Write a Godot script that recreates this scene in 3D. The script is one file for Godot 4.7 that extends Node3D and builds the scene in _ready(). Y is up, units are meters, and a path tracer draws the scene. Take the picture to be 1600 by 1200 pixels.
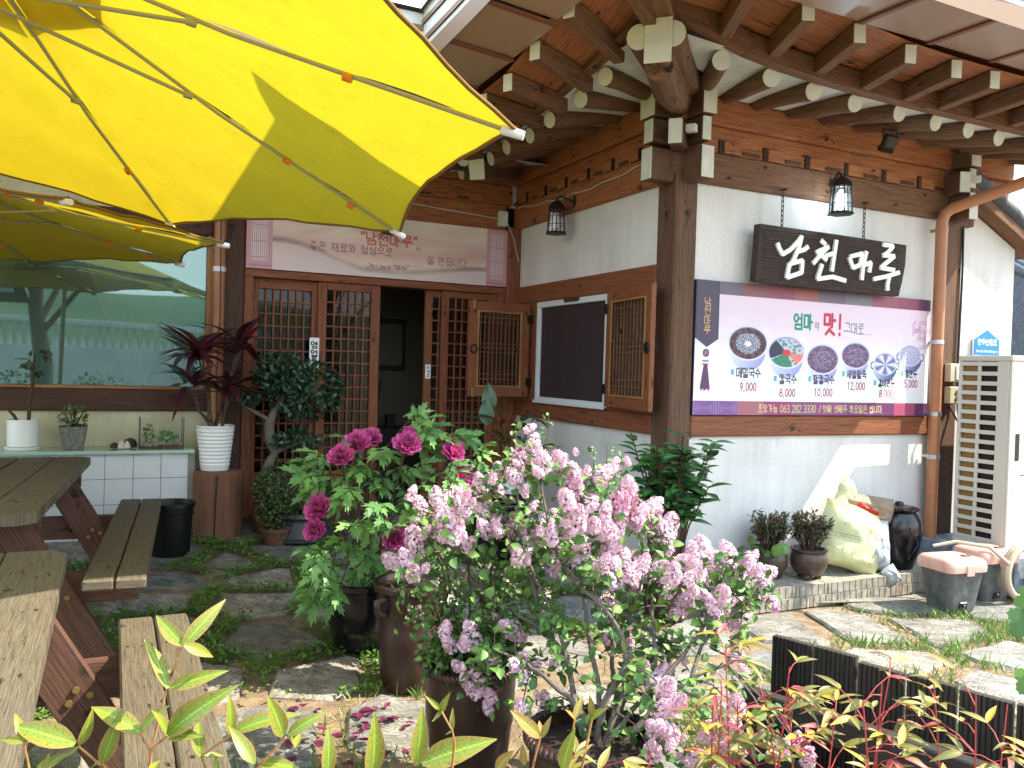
extends Node3D

const CAM_POS := Vector3(-3.086, 1.4, 4.175)
var rng := RandomNumberGenerator.new()
var M := {}
var T := {}
var house: Node3D
var ground: Node3D

class MB:
	var v := PackedVector3Array()
	var n := PackedVector3Array()
	var t := PackedVector2Array()
	var c := PackedColorArray()
	var tint := Color.WHITE
	var off := Vector2.ZERO

	func tri(a: Vector3, b: Vector3, d: Vector3, na: Vector3, nb: Vector3, nd: Vector3, ua := Vector2.ZERO, ub := Vector2.ZERO, ud := Vector2.ZERO, ca := tint, cb := tint, cd := tint) -> void:
		v.append(a); n.append(na); t.append(ua); c.append(ca)
		if (d - a).cross(b - a).dot(na + nb + nd) < 0.0:
			v.append(d); n.append(nd); t.append(ud); c.append(cd)
			v.append(b); n.append(nb); t.append(ub); c.append(cb)
		else:
			v.append(b); n.append(nb); t.append(ub); c.append(cb)
			v.append(d); n.append(nd); t.append(ud); c.append(cd)

	func quad(a: Vector3, b: Vector3, d: Vector3, e: Vector3, nn: Vector3, ua := Vector2.ZERO, ub := Vector2.ZERO, ud := Vector2.ZERO, ue := Vector2.ZERO) -> void:
		tri(a, b, d, nn, nn, nn, ua, ub, ud)
		tri(a, d, e, nn, nn, nn, ua, ud, ue)

	func uvof(P: Vector3, a: int, L: int) -> Vector2:
		if a == L:
			return Vector2(P[(a + 1) % 3], P[(a + 2) % 3]) + off
		return Vector2(P[L], P[3 - a - L]) + off

	func box(ct: Vector3, s: Vector3, bv := 0.004, B := Basis()) -> void:
		var h := s * 0.5
		bv = minf(bv, minf(h.x, minf(h.y, h.z)) * 0.6)
		var L := s.max_axis_index()
		var seq := [[-1, -1], [1, -1], [1, 1], [-1, 1]]
		for a in 3:
			var p := (a + 1) % 3
			var q := (a + 2) % 3
			for sg in [-1.0, 1.0]:
				var P := []
				var U := []
				for k in 4:
					var w := Vector3.ZERO
					w[a] = sg * h[a]; w[p] = seq[k][0] * (h[p] - bv); w[q] = seq[k][1] * (h[q] - bv)
					U.append(uvof(w, a, L)); P.append(ct + B * w)
				var nn := Vector3.ZERO
				nn[a] = sg
				quad(P[0], P[1], P[2], P[3], B * nn, U[0], U[1], U[2], U[3])
			if bv > 0.0:
				for si in [-1.0, 1.0]:
					for sj in [-1.0, 1.0]:
						var P := []
						var U := []
						for k in [[-1, 0], [1, 0], [1, 1], [-1, 1]]:
							var w := Vector3.ZERO
							w[a] = k[0] * (h[a] - bv)
							w[p] = si * (h[p] - (bv if k[1] else 0.0)); w[q] = sj * (h[q] - (0.0 if k[1] else bv))
							U.append(uvof(w, p if p != L else q, L)); P.append(ct + B * w)
						var nn := Vector3.ZERO
						nn[p] = si; nn[q] = sj
						quad(P[0], P[1], P[2], P[3], B * nn.normalized(), U[0], U[1], U[2], U[3])
		if bv > 0.0:
			for sx in [-1.0, 1.0]:
				for sy in [-1.0, 1.0]:
					for sz in [-1.0, 1.0]:
						var nn := B * Vector3(sx, sy, sz).normalized()
						tri(ct + B * Vector3(sx * h.x, sy * (h.y - bv), sz * (h.z - bv)), ct + B * Vector3(sx * (h.x - bv), sy * h.y, sz * (h.z - bv)), ct + B * Vector3(sx * (h.x - bv), sy * (h.y - bv), sz * h.z), nn, nn, nn, off, off, off)

	func mm(lo: Vector3, hi: Vector3, bv := 0.004) -> void:
		box((lo + hi) * 0.5, (hi - lo).abs(), bv)

	func bar(a: Vector3, b: Vector3, w: float, d: float, bv := 0.003, side := Vector3.UP) -> void:
		var x := (b - a).normalized()
		var z := x.cross(side).normalized()
		var y := z.cross(x)
		box((a + b) * 0.5, Vector3((b - a).length(), w, d), bv, Basis(x, y, z))

	func tube(path: Array, radii: Array, sides := 8, caps := true) -> void:
		var k := path.size()
		var ref := Vector3.UP
		var d0: Vector3 = (path[1] - path[0]).normalized()
		if absf(d0.dot(ref)) > 0.9:
			ref = Vector3.RIGHT
		var side := d0.cross(ref).normalized()
		var len := 0.0
		var pr := []
		var pn := []
		var pu := 0.0
		for i in k:
			var d: Vector3 = (path[mini(i + 1, k - 1)] - path[maxi(i - 1, 0)]).normalized()
			side = (side - d * side.dot(d)).normalized()
			var up := side.cross(d)
			var r: float = radii[mini(i, radii.size() - 1)]
			var ring := []
			var nr := []
			for j in sides + 1:
				var a := TAU * j / sides
				var nn := side * cos(a) + up * sin(a)
				ring.append(path[i] + nn * r); nr.append(nn)
			if i > 0:
				var l2: float = len + (path[i] - path[i - 1]).length()
				for j in sides:
					var v0 := j * TAU * r / sides
					var v1 := (j + 1) * TAU * r / sides
					tri(pr[j], pr[j + 1], ring[j + 1], pn[j], pn[j + 1], nr[j + 1], off + Vector2(len, v0), off + Vector2(len, v1), off + Vector2(l2, v1))
					tri(pr[j], ring[j + 1], ring[j], pn[j], nr[j + 1], nr[j], off + Vector2(len, v0), off + Vector2(l2, v1), off + Vector2(l2, v0))
				len = l2
			if caps and (i == 0 or i == k - 1):
				var nn := -d if i == 0 else d
				for j in sides:
					tri(path[i], ring[j], ring[j + 1], nn, nn, nn, off, off + Vector2(cos(TAU * j / sides), sin(TAU * j / sides)) * r, off + Vector2(cos(TAU * (j + 1) / sides), sin(TAU * (j + 1) / sides)) * r)
			pr = ring; pn = nr

	func lathe(prof: Array, sides := 28, at := Vector3.ZERO) -> void:
		var k := prof.size()
		var sn := []
		for i in k - 1:
			var d: Vector2 = prof[i + 1] - prof[i]
			sn.append(Vector2(d.y, -d.x).normalized())
		var l := 0.0
		for i in k - 1:
			var n0: Vector2 = sn[i]
			var n1: Vector2 = sn[i]
			if i > 0 and sn[i - 1].dot(sn[i]) > 0.75:
				n0 = (sn[i - 1] + sn[i]).normalized()
			if i < k - 2 and sn[i + 1].dot(sn[i]) > 0.75:
				n1 = (sn[i + 1] + sn[i]).normalized()
			var p0: Vector2 = prof[i]
			var p1: Vector2 = prof[i + 1]
			var l1 := l + (p1 - p0).length()
			for j in sides:
				var a := TAU * j / sides
				var b := TAU * (j + 1) / sides
				var ca := Vector3(cos(a), 0, sin(a))
				var cb := Vector3(cos(b), 0, sin(b))
				var A := at + ca * p0.x + Vector3.UP * p0.y
				var Bq := at + cb * p0.x + Vector3.UP * p0.y
				var C := at + cb * p1.x + Vector3.UP * p1.y
				var D := at + ca * p1.x + Vector3.UP * p1.y
				var nA := ca * n0.x + Vector3.UP * n0.y
				var nB := cb * n0.x + Vector3.UP * n0.y
				var nC := cb * n1.x + Vector3.UP * n1.y
				var nD := ca * n1.x + Vector3.UP * n1.y
				var r := maxf(p0.x, p1.x)
				if p0.x > 1e-5:
					tri(A, Bq, C, nA, nB, nC, off + Vector2(a * r, l), off + Vector2(b * r, l), off + Vector2(b * r, l1))
				if p1.x > 1e-5:
					tri(A, C, D, nA, nC, nD, off + Vector2(a * r, l), off + Vector2(b * r, l1), off + Vector2(a * r, l1))
			l = l1

	func grid(P: Array, C: Array = [], us := 1.0, vs := 1.0) -> void:
		var R := P.size()
		var K: int = P[0].size()
		var N := []
		for i in R:
			var row := []
			for j in K:
				var du: Vector3 = P[i][mini(j + 1, K - 1)] - P[i][maxi(j - 1, 0)]
				var dv: Vector3 = P[mini(i + 1, R - 1)][j] - P[maxi(i - 1, 0)][j]
				var x := du.cross(dv)
				if x.length() < 1e-12:
					var i2 := clampi(i, 1, R - 2) if R > 2 else i
					du = P[i2][mini(j + 1, K - 1)] - P[i2][maxi(j - 1, 0)]
					x = du.cross(dv)
				row.append(x.normalized() if x.length() > 1e-12 else Vector3.UP)
			N.append(row)
		for i in R - 1:
			for j in K - 1:
				var u0 := us * j / (K - 1)
				var u1 := us * (j + 1) / (K - 1)
				var w0 := vs * i / (R - 1)
				var w1 := vs * (i + 1) / (R - 1)
				var a := tint
				var b := tint
				var d := tint
				var e := tint
				if C:
					a = C[i][j]; b = C[i][j + 1]; d = C[i + 1][j + 1]; e = C[i + 1][j]
				tri(P[i][j], P[i][j + 1], P[i + 1][j + 1], N[i][j], N[i][j + 1], N[i + 1][j + 1], off + Vector2(u0, w0), off + Vector2(u1, w0), off + Vector2(u1, w1), a, b, d)
				tri(P[i][j], P[i + 1][j + 1], P[i + 1][j], N[i][j], N[i + 1][j + 1], N[i + 1][j], off + Vector2(u0, w0), off + Vector2(u1, w1), off + Vector2(u0, w1), a, d, e)

	func prism(poly: PackedVector2Array, depth: float, X: Transform3D, z0 := 0.0) -> void:
		var ix := Geometry2D.triangulate_polygon(poly)
		var nf := X.basis.z.normalized()
		for k in range(0, ix.size(), 3):
			var q := []
			for w in 3:
				q.append(poly[ix[k + w]])
			tri(X * Vector3(q[0].x, q[0].y, z0 + depth), X * Vector3(q[1].x, q[1].y, z0 + depth), X * Vector3(q[2].x, q[2].y, z0 + depth), nf, nf, nf, off + q[0], off + q[1], off + q[2])
			tri(X * Vector3(q[0].x, q[0].y, z0), X * Vector3(q[1].x, q[1].y, z0), X * Vector3(q[2].x, q[2].y, z0), -nf, -nf, -nf, off + q[0], off + q[1], off + q[2])
		var cw := Geometry2D.is_polygon_clockwise(poly)
		var m := poly.size()
		for i in m:
			var a := poly[i]
			var b := poly[(i + 1) % m]
			var d := b - a
			var nn := Vector2(d.y, -d.x).normalized()
			if cw:
				nn = -nn
			quad(X * Vector3(a.x, a.y, z0), X * Vector3(b.x, b.y, z0), X * Vector3(b.x, b.y, z0 + depth), X * Vector3(a.x, a.y, z0 + depth), (X.basis * Vector3(nn.x, nn.y, 0)).normalized(), off + a, off + b, off + b, off + a)

	func loft(levels: Array, seg := 5) -> void:  # [y, half x, half z, corner radius, dx, dz]
		var rings := []
		for L in levels:
			var ring := []
			for q in 4:
				for s in seg + 1:
					var a := PI / 2 * (q + float(s) / seg)
					var sx := 1.0 if q == 0 or q == 3 else -1.0
					var sz := 1.0 if q < 2 else -1.0
					ring.append(Vector3(sx * (L[1] - L[3]) + cos(a) * L[3] + L[4], L[0], sz * (L[2] - L[3]) + sin(a) * L[3] + L[5]))
			ring.append(ring[0])
			rings.append(ring)
		grid(rings, [], 1.0, 1.0)
		for e in [0, levels.size() - 1]:
			var ctr := Vector3(levels[e][4], levels[e][0], levels[e][5])
			var nn := Vector3.DOWN if e == 0 else Vector3.UP
			for j in rings[e].size() - 1:
				tri(ctr, rings[e][j], rings[e][j + 1], nn, nn, nn)

	func mesh() -> ArrayMesh:
		var A := []
		A.resize(Mesh.ARRAY_MAX)
		A[Mesh.ARRAY_VERTEX] = v; A[Mesh.ARRAY_NORMAL] = n; A[Mesh.ARRAY_TEX_UV] = t; A[Mesh.ARRAY_COLOR] = c
		var m := ArrayMesh.new()
		m.add_surface_from_arrays(Mesh.PRIMITIVE_TRIANGLES, A)
		return m

func V(x: float, y: float, z: float) -> Vector3:
	return Vector3(x, y, z)

func Q(x: float, y: float, z: float, w: float) -> Vector4:
	return Vector4(x, y, z, w)

func nb() -> MB:
	var m := MB.new()
	m.off = Vector2(rng.randf() * 7.0, rng.randf() * 7.0)
	return m

func rf(a: float, b: float) -> float:
	return rng.randf_range(a, b)

func tag(o: Node3D, label: String, category := "", group := "", kind := "") -> Node3D:
	if label: o.set_meta("label", label)
	if category: o.set_meta("category", category)
	if group: o.set_meta("group", group)
	if kind: o.set_meta("kind", kind)
	return o

func thing(called: String, label: String, category: String, at := Vector3.ZERO, turn := 0.0, group := "") -> Node3D:
	var o := Node3D.new()
	o.name = called
	add_child(o, true)
	o.position = at
	o.rotation.y = turn
	tag(o, label, category, group)
	return o

func part(called: String, m: MB, mat: Material, parent: Node) -> MeshInstance3D:
	return inst(called, m.mesh(), mat, parent)

func inst(called: String, mesh: Mesh, mat: Material, parent: Node, X := Transform3D()) -> MeshInstance3D:
	var o := MeshInstance3D.new()
	o.name = called
	o.mesh = mesh
	o.material_override = mat
	o.transform = X
	parent.add_child(o, true)
	return o

func boxpart(called: String, lo: Vector3, hi: Vector3, mat: Material, parent: Node, bv := 0.004) -> MeshInstance3D:
	var m := nb()
	m.mm(lo, hi, bv)
	return part(called, m, mat, parent)

func many(called: String, mesh: Mesh, mat: Material, xs: Array, cols: Array, parent: Node) -> MultiMeshInstance3D:
	var mm := MultiMesh.new()
	mm.transform_format = MultiMesh.TRANSFORM_3D
	mm.use_colors = cols.size() > 0
	mm.mesh = mesh
	mm.instance_count = xs.size()
	for i in xs.size():
		mm.set_instance_transform(i, xs[i])
		if cols: mm.set_instance_color(i, cols[i])
	var o := MultiMeshInstance3D.new()
	o.name = called
	o.multimesh = mm
	o.material_override = mat
	o.set_meta("kind", "stuff")
	parent.add_child(o, true)
	return o

func gy(z: float) -> float:
	return clampf(0.08 * (0.4 - z), 0.0, 0.2)

# ---------- textures and materials ----------
func noise(seed_: int, freq: float, oct := 4, type := FastNoiseLite.TYPE_SIMPLEX_SMOOTH) -> FastNoiseLite:
	var f := FastNoiseLite.new()
	f.seed = seed_
	f.frequency = freq
	f.noise_type = type
	f.fractal_octaves = oct
	return f

func tex(w: int, h: int, fn: Callable, bump := 0.0, seam := true) -> Array:
	var data := PackedByteArray()
	data.resize(w * h)
	for y in h:
		for x in w:
			var u := float(x) / w
			var q := float(y) / h
			var val: float
			if seam:
				var a := smoothstep(0.75, 1.0, u)
				var b := smoothstep(0.75, 1.0, q)
				val = fn.call(u, q)
				if a > 0.0: val = lerpf(val, fn.call(u - 1.0, q), a)
				if b > 0.0:
					var v2: float = fn.call(u, q - 1.0)
					if a > 0.0: v2 = lerpf(v2, fn.call(u - 1.0, q - 1.0), a)
					val = lerpf(val, v2, b)
			else:
				val = fn.call(u, q)
			data[y * w + x] = int(clampf(val, 0.0, 1.0) * 255.0)
	var im := Image.create_from_data(w, h, false, Image.FORMAT_L8, data)
	var out := [ImageTexture.create_from_image(im)]
	if bump > 0.0:
		var nm := im.duplicate()
		nm.convert(Image.FORMAT_RGBA8)
		nm.bump_map_to_normal_map(bump)
		out.append(ImageTexture.create_from_image(nm))
	return out

func mat(called: String, col: Color, rough := 0.7, tx: Array = [], scale := Vector3.ONE, mode := 0, nscale := 1.0, metal := 0.0) -> StandardMaterial3D:
	var m := StandardMaterial3D.new()
	m.resource_name = called
	m.albedo_color = col
	m.roughness = rough
	m.metallic = metal
	if tx:
		m.albedo_texture = tx[0]
		if tx.size() > 1:
			m.normal_enabled = true
			m.normal_texture = tx[1]
			m.normal_scale = nscale
	m.uv1_scale = scale
	if mode > 0:
		m.uv1_triplanar = true
		m.uv1_world_triplanar = mode == 2
	M[called] = m
	return m

func vmat(called: String, rough := 0.55, back := 0.0) -> StandardMaterial3D:
	var m := StandardMaterial3D.new()
	m.resource_name = called
	m.vertex_color_use_as_albedo = true
	m.roughness = rough
	if back > 0.0:
		m.backlight_enabled = true
		m.backlight = Color(back, back, back)
	M[called] = m
	return m

func materials() -> void:
	var a := noise(1, 1.0, 3)
	var b := noise(2, 1.0, 4)
	var k := noise(3, 1.0, 2)
	T.wood = tex(512, 512, func(u, q):
		var warp: float = a.get_noise_2d(u * 2.0, q * 3.0) * 0.022
		var g: float = b.get_noise_2d(u * 3.0, (q + warp) * 46.0)
		var f: float = k.get_noise_2d(u * 9.0, (q + warp) * 150.0)
		var cr: float = absf(a.get_noise_2d(u * 2.2 + 9.0, (q + warp * 0.5) * 14.0))
		var knot := a.get_noise_2d(u * 7.0 + 40.0, q * 5.0)
		var o := 0.80 + g * 0.22 + f * 0.2
		if cr < 0.02: o *= 0.35 + cr * 25.0
		if knot > 0.52: o *= 1.0 - (knot - 0.52) * 3.0
		return o, 2.0)
	T.plaster = tex(512, 512, func(u, q):
		var o: float = 0.93 + b.get_noise_2d(u * 3, q * 3) * 0.07 + k.get_noise_2d(u * 90, q * 90) * 0.03 + a.get_noise_2d(u * 22, q * 2.5) * 0.03
		var cr: float = absf(a.get_noise_2d(u * 4 + 50, q * 4 + b.get_noise_2d(u * 14, q * 14) * 0.15))
		if cr < 0.0035 and a.get_noise_2d(u * 3 + 9, q * 3) > 0.25: o -= 0.05
		return o, 1.2)
	T.vein = tex(128, 256, func(u, q):
		var x := absf(u - 0.5) * 2.0
		var rib := exp(-x * x * 160.0) * 0.22
		var side := pow(absf(sin((q * 15.0 + x * 2.6) * PI)), 14.0) * 0.16 * (1.0 - x)
		return 0.76 + rib - side * 0.6 + b.get_noise_2d(u * 9, q * 14) * 0.12 + k.get_noise_2d(u * 40, q * 80) * 0.05 - (0.3 if a.get_noise_2d(u * 6 + 20, q * 9) > 0.55 else 0.0), 1.0, false)
	T.mottle = tex(256, 256, func(u, q): return 0.80 + b.get_noise_2d(u * 7, q * 7) * 0.3 + k.get_noise_2d(u * 45, q * 45) * 0.12, 1.2)
	T.slate = tex(512, 512, func(u, q):
		var warp: float = a.get_noise_2d(u * 5, q * 5) * 0.12
		var s: float = b.get_noise_2d((u + warp) * 8.0, (q + warp) * 42.0)
		var p: float = a.get_noise_2d(u * 4 + 7, q * 4)
		return 0.72 + s * 0.34 + p * 0.2 + k.get_noise_2d(u * 90, q * 90) * 0.12, 3.0)
	T.sand = tex(512, 512, func(u, q): return 0.76 + b.get_noise_2d(u * 9, q * 9) * 0.22 + k.get_noise_2d(u * 140, q * 140) * 0.28, 2.5)
	T.cloth = tex(256, 256, func(u, q): return 0.9 + b.get_noise_2d(u * 5, q * 5) * 0.08 + k.get_noise_2d(u * 30, q * 90) * 0.05, 0.8)
	T.fabric = tex(512, 512, func(u, q):
		var st: float = a.get_noise_2d(u * 5 + 3, q * 4)
		var o: float = 0.95 + b.get_noise_2d(u * 4, q * 4) * 0.03 + k.get_noise_2d(u * 160, q * 160) * 0.035 + k.get_noise_2d(u * 16, q * 70) * 0.03
		if st > 0.38: o -= (st - 0.38) * 0.16 * (0.6 + b.get_noise_2d(u * 30, q * 30))
		return o, 1.2)
	T.crinkle = tex(256, 256, func(u, q): return 0.85 + absf(b.get_noise_2d(u * 7, q * 9)) * 0.3 + a.get_noise_2d(u * 20, q * 20) * 0.1, 3.5)
	var W := Vector3(1 / 1.5, 1 / 0.42, 1)
	mat("wood_orange", Color(0.75, 0.47, 0.28), 0.72, T.wood, W)
	mat("wood_red", Color(0.63, 0.37, 0.23), 0.66, T.wood, W)
	mat("wood_dark", Color(0.38, 0.25, 0.19), 0.72, T.wood, W)
	mat("wood_column", Color(0.47, 0.335, 0.25), 0.75, T.wood, W)
	mat("wood_grey", Color(0.55, 0.39, 0.28), 0.8, T.wood, W)
	mat("wood_log", Color(0.53, 0.38, 0.27), 0.8, T.wood, W)
	mat("wood_pale", Color(0.80, 0.58, 0.36), 0.6, T.wood, W)
	mat("wood_table", Color(0.47, 0.43, 0.365), 0.6, T.wood, Vector3(1 / 0.9, 1 / 0.22, 1))
	mat("wood_leg", Color(0.43, 0.29, 0.23), 0.7, T.wood, W)
	mat("wood_black", Color(0.22, 0.195, 0.165), 0.75, T.wood, W)
	mat("wood_sign", Color(0.27, 0.20, 0.16), 0.7, T.wood, Vector3(1 / 0.9, 1 / 0.2, 1), 0, 2.5)
	mat("wood_stump", Color(0.55, 0.37, 0.28), 0.8, T.wood, Vector3(1 / 1.2, 1 / 0.3, 1))
	mat("white_end", Color(0.86, 0.87, 0.83), 0.7, T.plaster, Vector3.ONE * 2.0, 1)
	mat("plaster", Color(0.90, 0.895, 0.885), 0.85, T.plaster, Vector3.ONE * 0.45, 2, 0.8)
	mat("plaster_cream", Color(0.86, 0.84, 0.72), 0.85, T.plaster, Vector3.ONE * 0.8, 2, 0.6)
	mat("soffit_plaster", Color(0.86, 0.88, 0.86), 0.85, T.plaster, Vector3.ONE, 2)
	mat("soffit_metal", Color(0.60, 0.50, 0.45), 0.35)
	mat("soffit_strip", Color(0.46, 0.27, 0.22), 0.5)
	mat("trim_white", Color(0.84, 0.86, 0.88), 0.4)
	mat("trim_brown", Color(0.52, 0.42, 0.34), 0.5)
	mat("roof_tile", Color(0.30, 0.32, 0.35), 0.6, T.mottle, Vector3.ONE * 2.0, 2)
	mat("copper_pipe", Color(0.72, 0.48, 0.33), 0.4, T.cloth, Vector3.ONE * 1.2, 1, 0.2)
	mat("steel", Color(0.72, 0.73, 0.74), 0.35, [], Vector3.ONE, 0, 1.0, 0.8)
	mat("iron_black", Color(0.07, 0.065, 0.06), 0.5)
	mat("iron_brown", Color(0.19, 0.16, 0.14), 0.45, [], Vector3.ONE, 0, 1.0, 0.4)
	mat("brass", Color(0.62, 0.52, 0.30), 0.45, [], Vector3.ONE, 0, 1.0, 0.7)
	mat("alu_white", Color(0.84, 0.86, 0.87), 0.35)
	mat("mesh_screen", Color(0.23, 0.17, 0.18), 0.75, T.cloth, Vector3.ONE * 3.0, 1)
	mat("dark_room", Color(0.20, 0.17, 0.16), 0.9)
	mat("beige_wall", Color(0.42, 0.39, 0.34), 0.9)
	mat("slate_a", Color(0.68, 0.675, 0.65), 0.8, T.slate, Vector3.ONE * 1.3, 1, 1.3)
	mat("slate_b", Color(0.64, 0.63, 0.60), 0.8, T.slate, Vector3(1.1, 1.3, 1.5), 1, 1.3)
	mat("slate_c", Color(0.73, 0.70, 0.65), 0.85, T.slate, Vector3(1.5, 1.3, 1.0), 1, 1.3)
	mat("slate_d", Color(0.59, 0.595, 0.58), 0.75, T.slate, Vector3.ONE * 1.7, 1, 1.3)
	mat("dirt", Color(0.65, 0.56, 0.45), 0.95, T.sand, Vector3.ONE * 0.9, 2, 1.4)
	mat("kerb_stone", Color(0.74, 0.71, 0.65), 0.9, T.sand, Vector3.ONE * 1.6, 2, 1.2)
	mat("concrete", Color(0.56, 0.58, 0.60), 0.9, T.mottle, Vector3.ONE * 1.2, 2)
	mat("concrete_blue", Color(0.60, 0.66, 0.72), 0.7, T.mottle, Vector3.ONE * 1.2, 2)
	mat("yellow_fabric", Color(0.77, 0.695, 0.17), 0.85, T.fabric, Vector3.ONE, 0, 0.4)
	M.yellow_fabric.backlight_enabled = true
	M.yellow_fabric.backlight = Color(0.90, 0.89, 0.70)
	mat("trim_fabric", Color(0.48, 0.36, 0.14), 0.85)
	mat("pole_paint", Color(0.62, 0.62, 0.52), 0.4)
	mat("orange_clip", Color(0.85, 0.50, 0.10), 0.5)
	mat("tip_plastic", Color(0.86, 0.87, 0.88), 0.25)
	mat("black_plastic", Color(0.055, 0.06, 0.075), 0.4, T.mottle, Vector3.ONE * 2, 1, 0.3)
	mat("white_pot", Color(0.88, 0.89, 0.89), 0.35)
	mat("glaze_black", Color(0.10, 0.10, 0.11), 0.2, T.mottle, Vector3.ONE * 1.5, 1, 0.15)
	mat("onggi", Color(0.27, 0.17, 0.14), 0.38, T.mottle, Vector3.ONE * 2.0, 1, 0.6)
	mat("brown_glaze", Color(0.37, 0.29, 0.25), 0.35, T.mottle, Vector3.ONE * 3.0, 1, 0.5)
	mat("basin_blue", Color(0.24, 0.27, 0.32), 0.4, T.mottle, Vector3.ONE * 3, 1, 0.4)
	mat("clay_rim", Color(0.48, 0.32, 0.24), 0.7, T.mottle, Vector3.ONE * 3, 1)
	mat("grey_pot", Color(0.52, 0.54, 0.50), 0.85, T.mottle, Vector3.ONE * 4, 1, 1.5)
	mat("soil", Color(0.20, 0.14, 0.10), 1.0, T.sand, Vector3.ONE * 4, 1, 2.0)
	mat("tile_white", Color(0.84, 0.86, 0.88), 0.18)
	mat("grey_bin", Color(0.42, 0.44, 0.44), 0.5, T.mottle, Vector3.ONE * 1.5, 1, 0.2)
	mat("pink_lid", Color(0.88, 0.68, 0.63), 0.45, T.plaster, Vector3.ONE * 2, 1)
	mat("ac_paint", Color(0.74, 0.725, 0.68), 0.4)
	mat("ac_coil", Color(0.50, 0.38, 0.17), 0.6)
	mat("ac_dark", Color(0.13, 0.085, 0.075), 0.7)
	mat("hose", Color(0.72, 0.66, 0.57), 0.5)
	mat("blue_paint", Color(0.32, 0.58, 0.74), 0.5)
	mat("sign_blue", Color(0.06, 0.47, 0.83), 0.3)
	mat("sign_white", Color(0.93, 0.94, 0.94), 0.4)
	mat("ink_black", Color(0.06, 0.06, 0.07), 0.5)
	mat("bark_grey", Color(0.50, 0.46, 0.42), 0.85, T.wood, Vector3(3, 8, 1))
	mat("bark_brown", Color(0.38, 0.30, 0.25), 0.85, T.wood, Vector3(3, 8, 1))
	mat("bag_clear", Color(0.76, 0.78, 0.80), 0.3, T.crinkle, Vector3.ONE * 3, 1, 1.2)
	mat("bag_brown", Color(0.58, 0.50, 0.42), 0.6, T.crinkle, Vector3.ONE * 3, 1, 1.2)
	mat("cord_white", Color(0.8, 0.8, 0.78), 0.5)
	mat("cable_dark", Color(0.12, 0.14, 0.16), 0.5)
	mat("gravel", Color(0.78, 0.72, 0.66), 0.7)
	mat("green_cap", Color(0.08, 0.25, 0.16), 0.5)
	mat("plaster_bright", Color(0.90, 0.91, 0.92), 0.85, T.plaster, Vector3.ONE * 0.5, 2, 0.6)
	mat("red_paint", Color(0.7, 0.1, 0.1), 0.5)
	vmat("leaf", 0.5, 0.55)
	var lv := vmat("leaf_veined", 0.45, 0.55)
	lv.albedo_texture = T.vein[0]
	lv.normal_enabled = true
	lv.normal_texture = T.vein[1]
	lv.normal_scale = 0.7
	vmat("leaf_gloss", 0.32, 0.3)
	vmat("leaf_thick", 0.6, 0.2)
	vmat("petal", 0.6, 0.5)
	vmat("plain_tint", 0.7)
	var g := mat("glass", Color(0.3, 0.35, 0.35, 0.05), 0.02)
	g.transparency = BaseMaterial3D.TRANSPARENCY_ALPHA
	g.metallic_specular = 0.55
	g = mat("door_glass", Color(0.05, 0.07, 0.06, 0.25), 0.03)
	g.transparency = BaseMaterial3D.TRANSPARENCY_ALPHA
	g.metallic_specular = 0.32
	g = mat("shop_glass", Color(0.47, 0.62, 0.60, 0.06), 0.015, [], Vector3.ONE, 0, 1.0, 0.46)
	g.transparency = BaseMaterial3D.TRANSPARENCY_ALPHA
	g.metallic_specular = 0.85
	g = mat("tank_glass", Color(0.2, 0.35, 0.3, 0.04), 0.02)
	g.transparency = BaseMaterial3D.TRANSPARENCY_ALPHA
	g.metallic_specular = 0.25
	g = mat("shelf_glass", Color(0.62, 0.74, 0.68), 0.06)
	g = mat("sheer", Color(0.92, 0.93, 0.66, 0.75), 0.8, T.cloth, Vector3.ONE)
	g.transparency = BaseMaterial3D.TRANSPARENCY_ALPHA
	g.backlight_enabled = true
	g.backlight = Color(0.8, 0.8, 0.6)
	g = mat("plastic_sheet", Color(0.92, 0.94, 0.96, 0.2), 0.3, T.crinkle, Vector3.ONE)
	g.transparency = BaseMaterial3D.TRANSPARENCY_ALPHA
	g = mat("lamp_glow", Color(0.9, 0.95, 1.0), 0.4)
	g.emission_enabled = true
	g.emission = Color(0.85, 0.95, 1.0)
	g.emission_energy_multiplier = 4.0
	mat("lamp_off", Color(0.88, 0.88, 0.86), 0.4)

# ---------- the house ----------
func pillar(lo: Vector3, hi: Vector3, mt: Material) -> void:
	boxpart("column", lo, hi, mt, house, 0.012)

func rafter(a: Vector3, b: Vector3, r: float) -> void:
	var m := nb()
	var d := b - a
	var mid := a + d * 0.5 + V(rf(-0.01, 0.01), rf(-0.012, 0.004), rf(-0.01, 0.01))
	var q := a + d * 0.8 + V(0, rf(-0.006, 0.006), 0)
	m.tube([a, a + d * 0.2, mid, q, b], [r * 0.8, r * rf(0.95, 1.1), r * rf(0.98, 1.08), r * rf(0.96, 1.04), r], 14)
	var p := part("round_rafter", m, M.wood_log, house)
	var e := nb()
	var dn := d.normalized()
	e.tube([b - dn * 0.004, b + dn * 0.004], [r * 0.99, r * 0.97], 14)
	part("painted_end", e, M.white_end, p)

func flying(a: Vector3, b: Vector3, w: float, h: float) -> void:
	var m := nb()
	m.bar(a, b, h, w, 0.004)
	var p := part("flying_rafter", m, M.wood_grey, house)
	var e := nb()
	var d := (b - a).normalized()
	e.bar(b + d * 0.001, b + d * 0.008, h - 0.004, w - 0.004, 0.002)
	part("painted_end", e, M.white_end, p)

func lift(d: float) -> float:
	return 0.10 * exp(-maxf(d, 0.0) / 0.65)

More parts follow.
